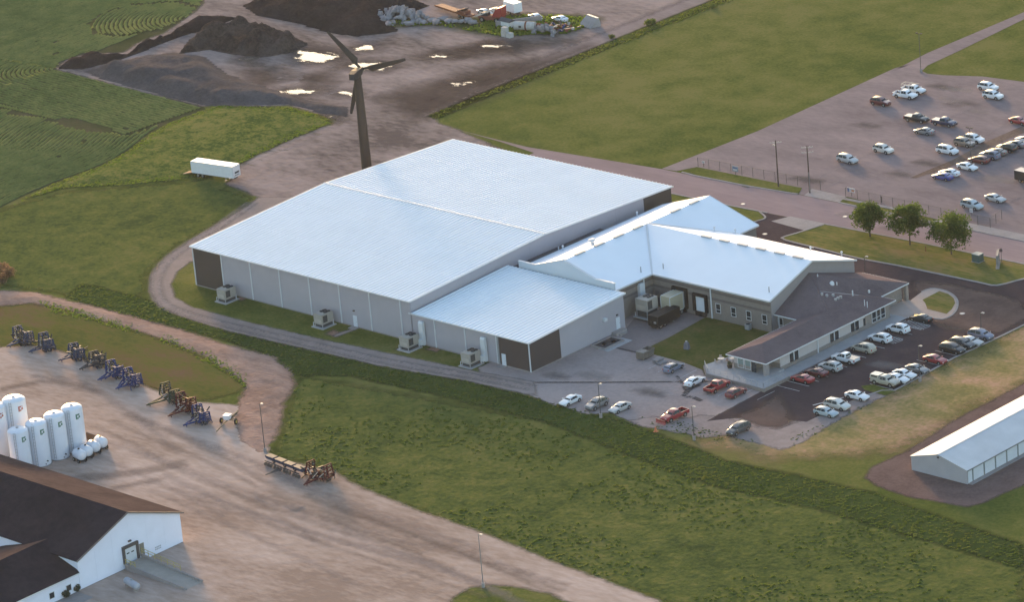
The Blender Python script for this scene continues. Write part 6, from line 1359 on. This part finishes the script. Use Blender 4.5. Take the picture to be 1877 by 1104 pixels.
for px, py, lab in ((122,1097,'round grey bush at the foot of the low white wing'),(141,1086,'round grey bush at the corner of the white barn')):
    x, y, _ = G(px, py); t = thing('shrub', lab, 'shrub', (x,y,.05), 0, 'shrubs by the barn wing'); rg = np.random.default_rng(px); V=[];F=[]
    for k in range(420):
        u = rg.normal(size=3); u /= np.linalg.norm(u); p = u*np.array([.75,.75,.6])*rg.random()**.35+np.array([0,0,.75]); a = rg.normal(size=3)*.10; b = rg.normal(size=3)*.08; k0=len(V); V += [p-a,p+b,p+a,p-b]; F.append((k0,k0+1,k0+2,k0+3))
    me = bpy.data.meshes.new('foliage'); me.from_pydata([tuple(v) for v in V],[],F); link('foliage', me, [leaf('mat_shrub_leaf',[(.05,.06,.045),(.075,.085,.06),(.10,.11,.08)]) if 'mat_shrub_leaf' not in MATS else MATS['mat_shrub_leaf']], t)
    mb = MB(); mb.tube((0,0,-.05),(0,0,.6),.08); obj('stem', mb, m_wood, t)
dp = thing('door_patio', 'small concrete patio slab at the foot of the low white wing', 'slab', G(128,1102)); mb = MB(); mb.box(-1.6,2.6,-2.6,3.0,0,.1); obj('slab', mb, m_conc, dp)
# ---------------------------------------------------------------- farm implements, each with hitch, frame and folded wings
IMP = dict(blue=plain('mat_implement_blue', (.024,.045,.15), .7, 0, .2, .25, 1.2), faded=plain('mat_implement_faded_blue', (.040,.058,.115), .75, 0, .2, .3, 1.2), gray=plain('mat_implement_gray', (.055,.055,.065), .75, 0, .2, .3, 1.2),
    red=plain('mat_implement_red', (.085,.016,.018), .7, 0, .2, .25, 1.2), green=plain('mat_implement_green', (.03,.052,.036), .7, 0, .2, .25, 1.2))
m_disc = plain('mat_worn_steel', (.11,.10,.10), .7, .1, .3, .2, 2); m_ylw = plain('mat_yellow_rim', (.40,.28,.06), .6)
def implement(px, py, hx, hy, label, col, kind='wings', h=3.0, width=4.2, seed=0, name='folding_cultivator', grp='farm implements at the yard edge'):
    """px,py: ground under the middle of the frame; hx,hy: ground under the hitch"""
    r = random.Random(seed); c = Vector(G(px, py, .06)); e = Vector(G(hx, hy, .06)); L = (e-c).length; rz = math.atan2(e.y-c.y, e.x-c.x)
    t = thing(name, label, 'farm implement', c, rz, grp); M_ = IMP[col]; width *= 1.3; h *= .95; L = max(3.2, min(L, 7.0)); w = width/2
    mb = MB(); mb.beam((L,0,.45),(1.2,-.8,.85),0.240,0.280); mb.beam((L,0,.45),(1.2,.8,.85),0.240,0.280); mb.beam((2.4,-.42,.72),(2.4,.42,.72),0.180); mb.beam((L-.1,0,.42),(L+.35,0,.4),0.210); mb.beam((L-.3,.1,.0),(L-.3,.1,.5),0.135); obj('hitch', mb, M_, t)
    mb = MB()
    for x in (-1.4,-.3,.9): mb.beam((x,-w*.72,.85),(x,w*.72,.85),0.225)
    for y in (-w*.7,-.5,.5,w*.7): mb.beam((-1.5,y,.86),(1.2,y,.86),0.195)
    mb.beam((-.3,-.5,.9),(.2,-.3,1.6),0.180); mb.beam((-.3,.5,.9),(.2,.3,1.6),0.180); mb.beam((.2,-.3,1.6),(.2,.3,1.6),0.210); obj('frame', mb, M_, t)
    mb = MB()
    for x in (-1.3,-.4,.6):
        for k in range(7):
            y = -w*.68+k*w*.68/3+.1*r.random(); mb.beam((x,y,.8),(x-.35,y,.45),0.105); mb.beam((x-.35,y,.45),(x-.1,y,.12),0.120)
    obj('shanks', mb, m_disc if col in ('red','green') else IMP['faded'], t, kind='stuff')
    mb = MB()
    for k in range(44):
        a = Vector((r.uniform(-1.6,1.2),r.uniform(-w*.85,w*.85),r.uniform(.4,1.9))); d = Vector((r.gauss(0,1),r.gauss(0,1),r.gauss(0,.7))).normalized(); mb.beam(a,a+d*r.uniform(.5,1.4),.17)
    obj('linkage', mb, M_ if r.random() < .6 else m_dark, t, kind='stuff')
    for y in (-w*.55,w*.55): link('wheel', wheel_mesh(.46,.26), (m_tyre_r, m_ylw if col == 'green' else m_rim), t, (-.4,y,.46))
    mb = MB(); mb.tube((1.6,0,.9),(.3,0,1.55),.07); obj('hydraulic_cylinder', mb, m_lamp, t)
    if kind in ('wings','gang'):
        for s in (-1,1):
            mb = MB(); y0 = s*w*.78; y1 = s*w*(.88 if kind == 'wings' else .66); top = h*(.9+.2*r.random())
            for x in (-1.3,.1,1.0): mb.beam((x,y0,.9),(x*.75-.1,y1,top),0.210)
            for q in (.25,.5,.75,1.0): mb.beam((-1.3+.3*q,y0+(y1-y0)*q,.9+(top-.9)*q),(1.0-.3*q,y0+(y1-y0)*q,.9+(top-.9)*q),0.195)
            if kind == 'wings':
                mb.beam((.3,y1,top),(.2+.5*r.random(),s*w*.3,top-.15),0.180); mb.beam((-.6,y1,top),(-.7,s*w*.28,top-.1-.4*r.random()),0.180)
            wg = obj('wing', mb, M_, t); mb = MB()
            for q in (.35,.6,.85):
                for x in (-1.0,-.5,0.05,.6):
                    yy = y0+(y1-y0)*q; zz = .9+(top-.9)*q; mb.beam((x,yy,zz),(x-.05,yy-s*.55,zz-.05),0.105); mb.beam((x-.05,yy-s*.55,zz-.05),(x+.2,yy-s*.75,zz+.1),0.105)
            obj('shanks', mb, m_disc if r.random() < .5 else M_, wg, kind='stuff')
            mb = MB(); mb.tube((.9,s*w*.3,1.0),(.5,y0+(y1-y0)*.55,.9+(top-.9)*.55),.07); obj('hydraulic_cylinder', mb, m_lamp, t)
            link('wheel', wheel_mesh(.34,.2), (m_tyre_r, m_ylw if col == 'green' else m_rim), t, (.1+.4*s,y1-s*.5,top*.86))
    return t
implement(43,630,22,636,'blue folding cultivator furthest left with two wide-set towers','faded',h=3.0,width=4.6,seed=1)
implement(85,642,57,648,'blue cultivator second from left with dark folded top','faded',h=3.0,width=3.2,seed=2)
implement(140,658,111,664,'faded blue cultivator third in the row','faded',h=2.7,width=4.0,seed=3)
implement(178,673,149,680,'grey cultivator with rusty raised arms fourth in the row','gray',h=3.0,width=3.2,seed=4)
implement(211,692,184,699,'bright blue cultivator with slim towers fifth in the row','blue',h=3.0,width=3.6,seed=5)
implement(243,708,215,716,'bright blue cultivator sixth in the row before a gap','blue',h=3.0,width=3.4,seed=6)
implement(312,736,272,746,'large green planter with many folded row units','green','gang',h=3.4,width=5.4,seed=7,name='row_planter')
implement(342,756,311,766,'dark red cultivator beside the green planter','red',h=3.2,width=3.6,seed=8)
implement(369,776,340,783,'bright blue cultivator at right end of the row','blue',h=2.9,width=3.6,seed=9)
implement(586,880,560,892,'round-topped red cultivator at the meadow edge','red','gang',h=3.3,width=5.0,seed=10)
# long grey seeder: sections along X
gs = thing('grain_drill', 'long low grey grain drill lying along the meadow edge', 'farm implement', G(525,863,.06), R(-6), 'farm implements at the yard edge'); mb = MB()
mb.beam((-5.0,0,1.0),(5.0,0,1.0),.18); mb.beam((-5.0,-.9,.9),(5.0,-.9,.9),.14); mb.beam((0,-.9,.9),(-.6,-4.2,.4),.16); mb.beam((.8,-.9,.9),(-.6,-4.2,.4),.14); obj('frame', mb, IMP['gray'], gs)
for k in range(4):
    x = -4.1+2.7*k; mb = MB(); mb.add([(x-1.1,-.4,1.1),(x+1.1,-.4,1.1),(x+1.1,.4,1.1),(x-1.1,.4,1.1),(x-1.15,-.65,1.75),(x+1.15,-.65,1.75),(x+1.15,.65,1.75),(x-1.15,.65,1.75)],[(3,2,1,0),(4,5,6,7),(0,1,5,4),(1,2,6,5),(2,3,7,6),(3,0,4,7)]); bxo = obj('hopper', mb, IMP['faded'], gs)
    mb = MB(); mb.box(x-1.1,x+1.1,-.6,.6,1.754,1.80); obj('lid', mb, m_disc, bxo)
    for q in range(3): mb = MB(); mb.tube((x-.8+.8*q,-.9,.35),(x-.7+.8*q,-.9,.35),.34,n=12); obj('disc', mb, m_disc, gs)
for x in (-4.6,-1.4,1.5,4.6): link('wheel', wheel_mesh(.42,.24), (m_tyre_r,m_rim), gs, (x,.8,.42))
sp = thing('small_planter', 'small green planter with white hopper and yellow wheel near the lamp', 'farm implement', G(418,778,.06), R(-70), 'farm implements at the yard edge'); mb = MB()
mb.beam((4.6,0,.4),(0,0,.8),.14); mb.beam((-3.8,.3,1.1),(0,0,.9),.14); mb.beam((-.2,-1.6,.8),(-.2,1.6,.8),.16); mb.beam((-.9,-1.4,.8),(-.9,1.4,.8),.12); obj('frame', mb, IMP['green'], sp)
mb = MB(); mb.add([(-.5,-.5,1.0),(.5,-.5,1.0),(.5,.5,1.0),(-.5,.5,1.0),(-.65,-.65,1.9),(.65,-.65,1.9),(.65,.65,1.9),(-.65,.65,1.9)],[(3,2,1,0),(4,5,6,7),(0,1,5,4),(1,2,6,5),(2,3,7,6),(3,0,4,7)]); obj('hopper', mb, m_tank, sp)
for y in (-1.5,1.5): link('wheel', wheel_mesh(.5,.26), (m_tyre_r,m_ylw), sp, (-.3,y,.5))
mb = MB()
for k in range(8): mb.beam((-1.2-.34*k,.1,1.05),(-1.2-.34*k,.1,.55),.12); mb.beam((-1.3-.34*k,-.25,.6),(-1.1-.34*k,.35,.6),.08)
obj('row_units', mb, m_disc, sp, kind='stuff')
# ---------------------------------------------------------------- yard things by the dock and the lawn
dm = thing('dumpster', 'open brown dumpster at the corner of the dock apron', 'dumpster', G(1184,655,.06), R(92)); mdm = plain('mat_dumpster', (.17,.145,.125), .8, 0, .3, .25, 1); mb = MB()
L_, w_, h_ = 3.4, 1.8, 1.5
mb.add([(-L_/2,-w_/2,.15),(L_/2-.5,-w_/2,.15),(L_/2-.5,w_/2,.15),(-L_/2,w_/2,.15),(-L_/2,-w_/2,h_),(L_/2,-w_/2,h_),(L_/2,w_/2,h_),(-L_/2,w_/2,h_),(-L_/2+.08,-w_/2+.08,h_),(L_/2-.08,-w_/2+.08,h_),(L_/2-.08,w_/2-.08,h_),(-L_/2+.08,w_/2-.08,h_),(-L_/2+.08,-w_/2+.08,.3),(L_/2-.5,-w_/2+.08,.3),(L_/2-.5,w_/2-.08,.3),(-L_/2+.08,w_/2-.08,.3)],
 [(3,2,1,0),(0,1,5,4),(1,2,6,5),(2,3,7,6),(3,0,4,7),(4,5,9,8),(5,6,10,9),(6,7,11,10),(7,4,8,11),(8,9,13,12),(9,10,14,13),(10,11,15,14),(11,8,12,15),(12,13,14,15)]); obj('bin', mb, mdm, dm)
mb = MB(); mb.box(-L_/2,-.1,-w_/2-.02,w_/2+.02,h_+.004,h_+.08); obj('lid', mb, plain('mat_dumpster_lid', (.27,.245,.225), .8), dm); mb = MB(); mb.box(-1,1,-w_/2-.12,-w_/2-.004,.9,1.1); mb.box(-1,1,w_/2+.004,w_/2+.12,.9,1.1); obj('lift_pocket', mb, mdm, dm)
for (px, py), lab, n_ in (((1207,663),'stack of pale pallets right of the dumpster',4),((1213,666),'lower stack of pale pallets beside the grey blue wagon',2)):
    t = thing('pallet_stack', lab, 'pallets', G(px,py,.06), R(92), 'pallet stacks'); mp_ = plain('mat_pallet', (.33,.30,.30), .9, 0, .2, .15, 2)
    for k in range(n_):
        mb = MB(); z = .16*k
        for y in (-.55,0,.5): mb.box(-1.0,1.0,y,y+.09,z,z+.1)
        for q in range(6): mb.box(-1.0+.35*q,-.78+.35*q,-.6,.64,z+.102,z+.128)
        obj('pallet', mb, mp_, t)
bk = thing('stone_marker', 'small grey stone marker standing on the courtyard lawn', 'marker', G(1259,640,.06), R(15)); mb = MB(); mb.add([(-.55,-.4,-.05),(.55,-.4,-.05),(.55,.4,-.05),(-.55,.4,-.05),(-.42,-.3,1.1),(.42,-.3,1.1),(.42,.3,1.1),(-.42,.3,1.1),(-.2,-.15,1.45),(.2,-.15,1.45),(.2,.15,1.45),(-.2,.15,1.45)],[(0,1,5,4),(1,2,6,5),(2,3,7,6),(3,0,4,7),(4,5,9,8),(5,6,10,9),(6,7,11,10),(7,4,8,11),(8,9,10,11)]); obj('stone', mb, plain('mat_gray_stone', (.17,.165,.19), .8, 0, .2, .2, 1.5), bk); mb = MB(); mb.box(-.16,.16,-.12,.12,1.452,1.62); obj('cap', mb, m_lamp, bk)
au = thing('air_conditioner', 'grey air conditioner unit under the windows of the wing', 'air conditioner', (onY(1378,600,wy)[0], wy-1.0, .06)); mb = MB(); mb.box(-.5,.5,-.45,.45,.08,1.1); obj('casing', mb, m_steel, au); mb = MB(); mb.lathe([(.38,0),(.38,.06),(.3,.06)],14,(0,0,1.102)); obj('fan_grille', mb, m_dark, au)
oc = thing('traffic_cone', 'orange cone in the grass below the snow plough', 'traffic cone', G(1202,792)); mb = MB(); mb.lathe([(.30,.06),(.06,.95),(.03,.96)],14); obj('cone', mb, plain('mat_cone_orange', (.60,.17,.07), .6), oc); mb = MB(); mb.box(-.38,.38,-.38,.38,0,.056); obj('foot', mb, plain('mat_cone_base', (.5,.16,.08), .7), oc)
bp_ = thing('planter_pot', 'dark round planter pot against the office wall on the terrace', 'planter', (onY(1339,681,20.2)[0], 20.1, .72)); mb = MB(); mb.lathe([(.35,0),(.5,.5),(.5,.62)],14); obj('pot', mb, m_dark, bp_); rg = np.random.default_rng(4); V=[];F=[]
for k in range(160):
    u = rg.normal(size=3); u /= np.linalg.norm(u); p = u*np.array([.5,.5,.45])*rg.random()**.35+np.array([0,0,.9]); a = rg.normal(size=3)*.09; b = rg.normal(size=3)*.07; k0=len(V); V += [p-a,p+b,p+a,p-b]; F.append((k0,k0+1,k0+2,k0+3))
me = bpy.data.meshes.new('foliage'); me.from_pydata([tuple(v) for v in V],[],F); link('foliage', me, [MATS['mat_shrub_leaf']], bp_)
for dx, dy, lab in ((58.9,21.6,'round patio table with chairs on the left of the terrace'),(60.7,22.9,'round patio table by the office corner on the terrace')):
    t = thing('patio_table', lab, 'table', (dx,dy,.72), 0, 'patio tables on the terrace'); mb = MB(); mb.lathe([(.0,.70),(.65,.70),(.65,.75),(0,.75)],16); obj('table_top', mb, m_lamp, t); mb = MB(); mb.tube((0,0,0),(0,0,.698),.06); obj('leg', mb, m_steel, t)
    for k in range(3):
        a = k*2.1+dx; ch = thing('patio_chair', 'pinkish patio chair on the %s side of the %s terrace table' % (('yard','lawn','office')[k], 'left' if dx < 60 else 'right'), 'chair', (dx+math.cos(a)*1.05,dy+math.sin(a)*1.05,.72), a+math.pi/2, 'patio chairs on the terrace'); mb = MB(); mb.box(-.25,.25,-.25,.25,.40,.45); obj('seat', mb, m_conc_pink, ch); mb = MB(); mb.box(-.25,.25,-.28,-.23,.45,.95); obj('backrest', mb, m_conc_pink, ch)
        for sx2 in (-.22,.22):
            for sy2 in (-.22,.22): mb = MB(); mb.beam((sx2,sy2,0),(sx2,sy2,.398),.05); obj('leg', mb, m_steel, ch)
fb = thing('flower_bed', 'small orange-brown flower bed at the office entrance', 'flower bed', G(1642,552,.13)); mb = MB(); mb.box(-.9,.9,-.6,.6,-.05,.12); obj('soil', mb, plain('mat_mulch', (.16,.07,.04), .9), fb); rg = np.random.default_rng(5); V=[];F=[]
for k in range(200):
    p = np.array([rg.uniform(-.9,.9),rg.uniform(-.6,.6),.2+.4*rg.random()]); a = rg.normal(size=3)*.09; b = rg.normal(size=3)*.07; k0=len(V); V += [p-a,p+b,p+a,p-b]; F.append((k0,k0+1,k0+2,k0+3))
me = bpy.data.meshes.new('foliage'); me.from_pydata([tuple(v) for v in V],[],F); link('foliage', me, [leaf('mat_flower',[(.05,.07,.02),(.16,.09,.03),(.26,.10,.04)])], fb)
# ---------------------------------------------------------------- junk patch on the dirt
m_rock = plain('mat_rock', (.26,.245,.255), .9, 0, .2, .3, .8); m_rust = MATS['mat_rust']; m_rustred = plain('mat_rusty_red', (.19,.065,.045), .75, 0, .3, .3, 1); m_pale = plain('mat_pale_block', (.45,.43,.41), .85, 0, .2, .15, 1)
def rock_mesh(seed, s=1.0):
    bm = bmesh.new(); bmesh.ops.create_icosphere(bm, subdivisions=1, radius=s); r = random.Random(seed)
    for v in bm.verts: v.co *= .75+.5*r.random(); v.co.z *= .75
    me = bpy.data.meshes.new('rock'); bm.to_mesh(me); bm.free(); return me
RKS = [rock_mesh(k, 1.0) for k in range(6)]
rp_ = thing('rubble_pile', 'big heap of grey broken concrete at the left of the junk', 'rubble', G(733,32,.1)); rr_ = random.Random(5)
for k in range(110):
    u = rr_.gauss(0,.42); v = rr_.gauss(0,.42); d = math.hypot(u,v)
    if d > 1.05: continue
    o = link('rock', RKS[k%6], (m_rock,), rp_, (u*9.5+v*2, v*5.0, max(.1,(1-d)*2.8*rr_.random()**.35))); s = .45+.75*rr_.random(); o.scale = (s,s*(.7+.5*rr_.random()),s*.8); o.rotation_euler = (rr_.random()*6,rr_.random()*6,rr_.random()*6)
ORD = 'first second third fourth fifth sixth seventh eighth ninth'.split()
BL = ['pale boulder, %s from the left in the row below the red flatbed' % o for o in ORD]+['pale boulder at the left foot of the big rubble heap','pale boulder below the middle of the big rubble heap']
for k, (px, py) in enumerate(((775,43),(790,40),(800,43),(812,38),(822,42),(833,41),(845,42),(858,40),(867,43),(712,47),(750,46))):
    t = thing('boulder', BL[k], 'boulder', G(px,py,.1), 0, 'pale boulders in the weeds'); o = link('rock', RKS[k%6], (m_rock,), t, (0,0,.5)); s = .9+.5*rr_.random(); o.scale = (s*1.2,s*.8,s*.75); o.rotation_euler = (0,0,k*1.3)
    o = link('chip', RKS[(k+2)%6], (m_rock,), t, (.9,.5,.2)); o.scale = (.4,.35,.3)
def scrap(name, label, cat, px, py, rz, parts, z=.1):
    t = thing(name, label, cat, G(px, py, z), R(rz))
    for nm, m_, fn in parts: mb = MB(); fn(mb); obj(nm, mb, m_, t)
    return t
ft = scrap('flatbed_trailer','long rusty red flatbed trailer with a dark raised ramp','trailer',837,27,-12,[('deck',m_rustred,lambda m: (m.box(-7.5,6.5,-1.1,1.1,.9,1.2), m.beam((-7.5,0,.9),(-9.5,0,.6),.2))),('ramp',m_dark,lambda m: m.add([(1.0,-1.1,1.25),(4.0,-1.1,2.4),(4.0,1.1,2.4),(1.0,1.1,1.25),(1.0,-1.1,1.21),(4.0,-1.1,2.2),(4.0,1.1,2.2),(1.0,1.1,1.21)],[(0,1,2,3),(7,6,5,4),(0,4,5,1),(1,5,6,2),(2,6,7,3),(3,7,4,0)])),('side_rail',m_rust,lambda m: m.box(-7.5,6.5,-1.2,-1.104,1.0,1.35)),('load',m_rustred,lambda m: m.box(2.0,4.8,-1.0,1.0,1.204,1.9))])
for x in (2.6,4.0):
    for y in (-.9,.9): link('wheel', wheel_mesh(.45,.26), (m_tyre_r,m_rim), ft, (x,y,.45))
rm = scrap('scrap_loader','red wedge-shaped scrap machine with raised bucket','machine',903,38,14,[('body',m_rustred,lambda m: m.box(-3.2,3.0,-1.1,1.1,.6,1.4)),('bucket',PAINT['red'],lambda m: m.add([(.5,-1.2,1.404),(3.2,-1.2,1.404),(3.2,1.2,1.404),(.5,1.2,1.404),(1.8,-1.2,3.4),(3.4,-1.2,3.9),(3.4,1.2,3.9),(1.8,1.2,3.4)],[(3,2,1,0),(4,5,6,7),(0,1,5,4),(1,2,6,5),(2,3,7,6),(3,0,4,7)])),('conveyor',m_pale,lambda m: (m.beam((-4.4,-.7,1.0),(1.6,-.7,3.3),.25), m.beam((-4.4,.7,1.0),(1.6,.7,3.3),.25))),('engine',m_dark,lambda m: m.box(-2.6,-.9,-.8,.8,1.404,2.1))])
for x in (-2.2,1.8):
    for y in (-1.2,1.2): link('wheel', wheel_mesh(.6,.35), (m_tyre_r,m_rim), rm, (x,y,.6))
scrap('small_shed','small white shed box with dark roof in the weeds','shed',930,47,-5,[('wall',PAINT['white'],lambda m: m.box(-1.8,1.8,-1.0,1.0,0,1.3)),('roof',m_flatroof,lambda m: m.add([(-1.95,-1.15,1.304),(1.95,-1.15,1.304),(1.95,1.15,1.304),(-1.95,1.15,1.304),(-1.95,0,2.0),(1.95,0,2.0)],[(0,1,5,4),(2,3,4,5),(1,2,5),(3,0,4),(3,2,1,0)]))])
scrap('concrete_wall_slab','long grey concrete slab leaning on edge among the junk','slab',951,43,52,[('slab',m_conc,lambda m: m.box(-5.5,5.5,-.2,.2,0,1.3)),('foot',m_conc,lambda m: m.box(-5.5,5.5,.204,.6,0,.25))])
cb = thing('concrete_blocks', 'three stacked pale concrete blocks at the front of the junk', 'blocks', G(930,67,.1), R(-4))
for b_ in ((-1.5,-.1,-.6,.6,0,1.2),(.1,1.6,-.6,.6,0,1.1),(-1.4,0,-.55,.6,1.204,2.3)): mb = MB(); mb.box(*b_); obj('block', mb, m_pale, cb)
ct = scrap('scrap_tank','pale cylindrical scrap tank lying on its side','tank',963,55,22,[('shell',m_pale,lambda m: m.tube((-2.6,0,1.1),(2.6,0,1.1),1.05,n=16)),('band',m_rust,lambda m: m.tube((.2,0,1.1),(.6,0,1.1),1.08,n=16)),('hatch',m_dark,lambda m: m.box(-1.2,-.6,-1.12,-1.0,.9,1.4))])
scrap('rusty_barrel','rusty orange barrel beside the pale scrap tank','barrel',984,53,10,[('shell',m_rust,lambda m: m.tube((-1.2,0,.75),(1.2,0,.75),.75,n=14)),('rim',m_rustred,lambda m: (m.tube((-1.25,0,.75),(-1.15,0,.75),.79,n=14), m.tube((1.15,0,.75),(1.25,0,.75),.79,n=14)))])
rh = thing('rubble_pile', 'small pale heap of broken rubble at the front of the junk', 'rubble', G(998,60,.1))
for k in range(34):
    u = rr_.gauss(0,.4); v = rr_.gauss(0,.4); d = math.hypot(u,v)
    if d > 1: continue
    o = link('rock', RKS[k%6], (m_pale,), rh, (u*4.0,v*2.6,max(.1,(1-d)*2.4*rr_.random()**.4))); s = .4+.5*rr_.random(); o.scale = (s,s,s*.8); o.rotation_euler = (rr_.random()*6,rr_.random()*6,0)
sj = thing('scrap_heap', 'mixed scrap heap with blue and rusty parts below the white car', 'scrap', G(1030,53,.1))
for k in range(40):
    m_ = (m_dark, m_rust, m_rustred, m_disc, IMP['blue'], m_pale)[k%6]; mb = MB(); a = Vector((rr_.uniform(-4,4),rr_.uniform(-2,2),rr_.uniform(.1,1.2))); d = Vector((rr_.gauss(0,1),rr_.gauss(0,1),rr_.gauss(0,.4))); mb.beam(a,a+d*1.2,.2+.5*rr_.random(),.15+.4*rr_.random()); obj('scrap_piece', mb, m_, sj)
scrap('wedge_block','grey concrete wedge block at the right end of the junk','block',1081,46,-14,[('block',m_conc,lambda m: m.add([(-2.6,-1.5,0),(2.6,-1.5,0),(2.6,1.5,0),(-2.6,1.5,0),(-2.4,.9,1.9),(2.0,.9,1.9),(2.0,1.5,1.9),(-2.4,1.5,1.9)],[(3,2,1,0),(4,5,6,7),(0,1,5,4),(1,2,6,5),(2,3,7,6),(3,0,4,7)])),('lip',m_steel,lambda m: m.box(-2.4,2.0,.85,1.5,1.904,1.98))])
# roadside bushes and the brush heap at the left edge
def bush(px, py, r, label, cols_, seed, grp='bushes'):
    x, y, _ = G(px, py); t = thing('bush', label, 'bush', (x,y,.03), 0, grp); rg = np.random.default_rng(seed); V=[];F=[]
    for k in range(int(260*r)):
        u = rg.normal(size=3); u /= np.linalg.norm(u); p = u*np.array([r,r,r*.7])*rg.random()**.4*(.8+.4*rg.random())+np.array([0,0,r*.65]); a = rg.normal(size=3)*.13; b = rg.normal(size=3)*.10; k0=len(V); V += [p-a,p+b,p+a,p-b]; F.append((k0,k0+1,k0+2,k0+3))
    me = bpy.data.meshes.new('foliage'); me.from_pydata([tuple(v) for v in V],[],F); link('foliage', me, [cols_], t); mb = MB()
    for k in range(4): mb.tube((0,0,-.05),(r*.5*math.cos(k*1.6),r*.5*math.sin(k*1.6),r*.8),.05,.02,5); 
    obj('stem', mb, m_wood, t, kind='stuff')
lb = leaf('mat_bush_leaf', [(.045,.065,.02),(.065,.09,.025),(.09,.11,.03)], .3, 1.2, 4.0)
for px, py, r, lab, sd2 in ((1121,70,.7,'small bush on the field edge halfway along the gravel road',1),(1189,46,1.1,'larger bush on the field edge near the top',2),(1196,42,.8,'bush just above the larger one on the field edge',3),(1306,14,.9,'bush at the top end of the field edge',4)): bush(px,py,r,lab,lb,sd2,'bushes on the field edge')
for px, py, lab, sd2 in ((5,500,'reddish brush heap at the left picture edge',11),(16,508,'brown brush heap beside the reddish one',12),(2,520,'low brown brush at the left edge above the bare bank',13)): bush(px,py,1.6,lab,leaf('mat_dry_brush%d' % sd2, [(.075,.05,.032),(.115,.075,.05),(.15,.10,.07)], .3, 1.2, 4.0),sd2,'dry brush at the left edge')
# ---------------------------------------------------------------- the hazy evening air
hz = MB(); hz.box(-3100, 3100, -3100, 3100, -1.0, 292.0)
m_haze = bpy.data.materials.new('mat_haze'); m_haze.use_nodes = True; _nt = m_haze.node_tree; _nt.nodes.remove(_nt.nodes['Principled BSDF'])
_pv = _nt.nodes.new('ShaderNodeVolumePrincipled'); _pv.inputs['Color'].default_value = (.80, .88, 1.0, 1); _pv.inputs['Density'].default_value = .000020; _pv.inputs['Anisotropy'].default_value = .3
_nt.links.new(_pv.outputs['Volume'], _nt.nodes['Material Output'].inputs['Volume'])
obj('haze', hz, m_haze, kind='stuff')
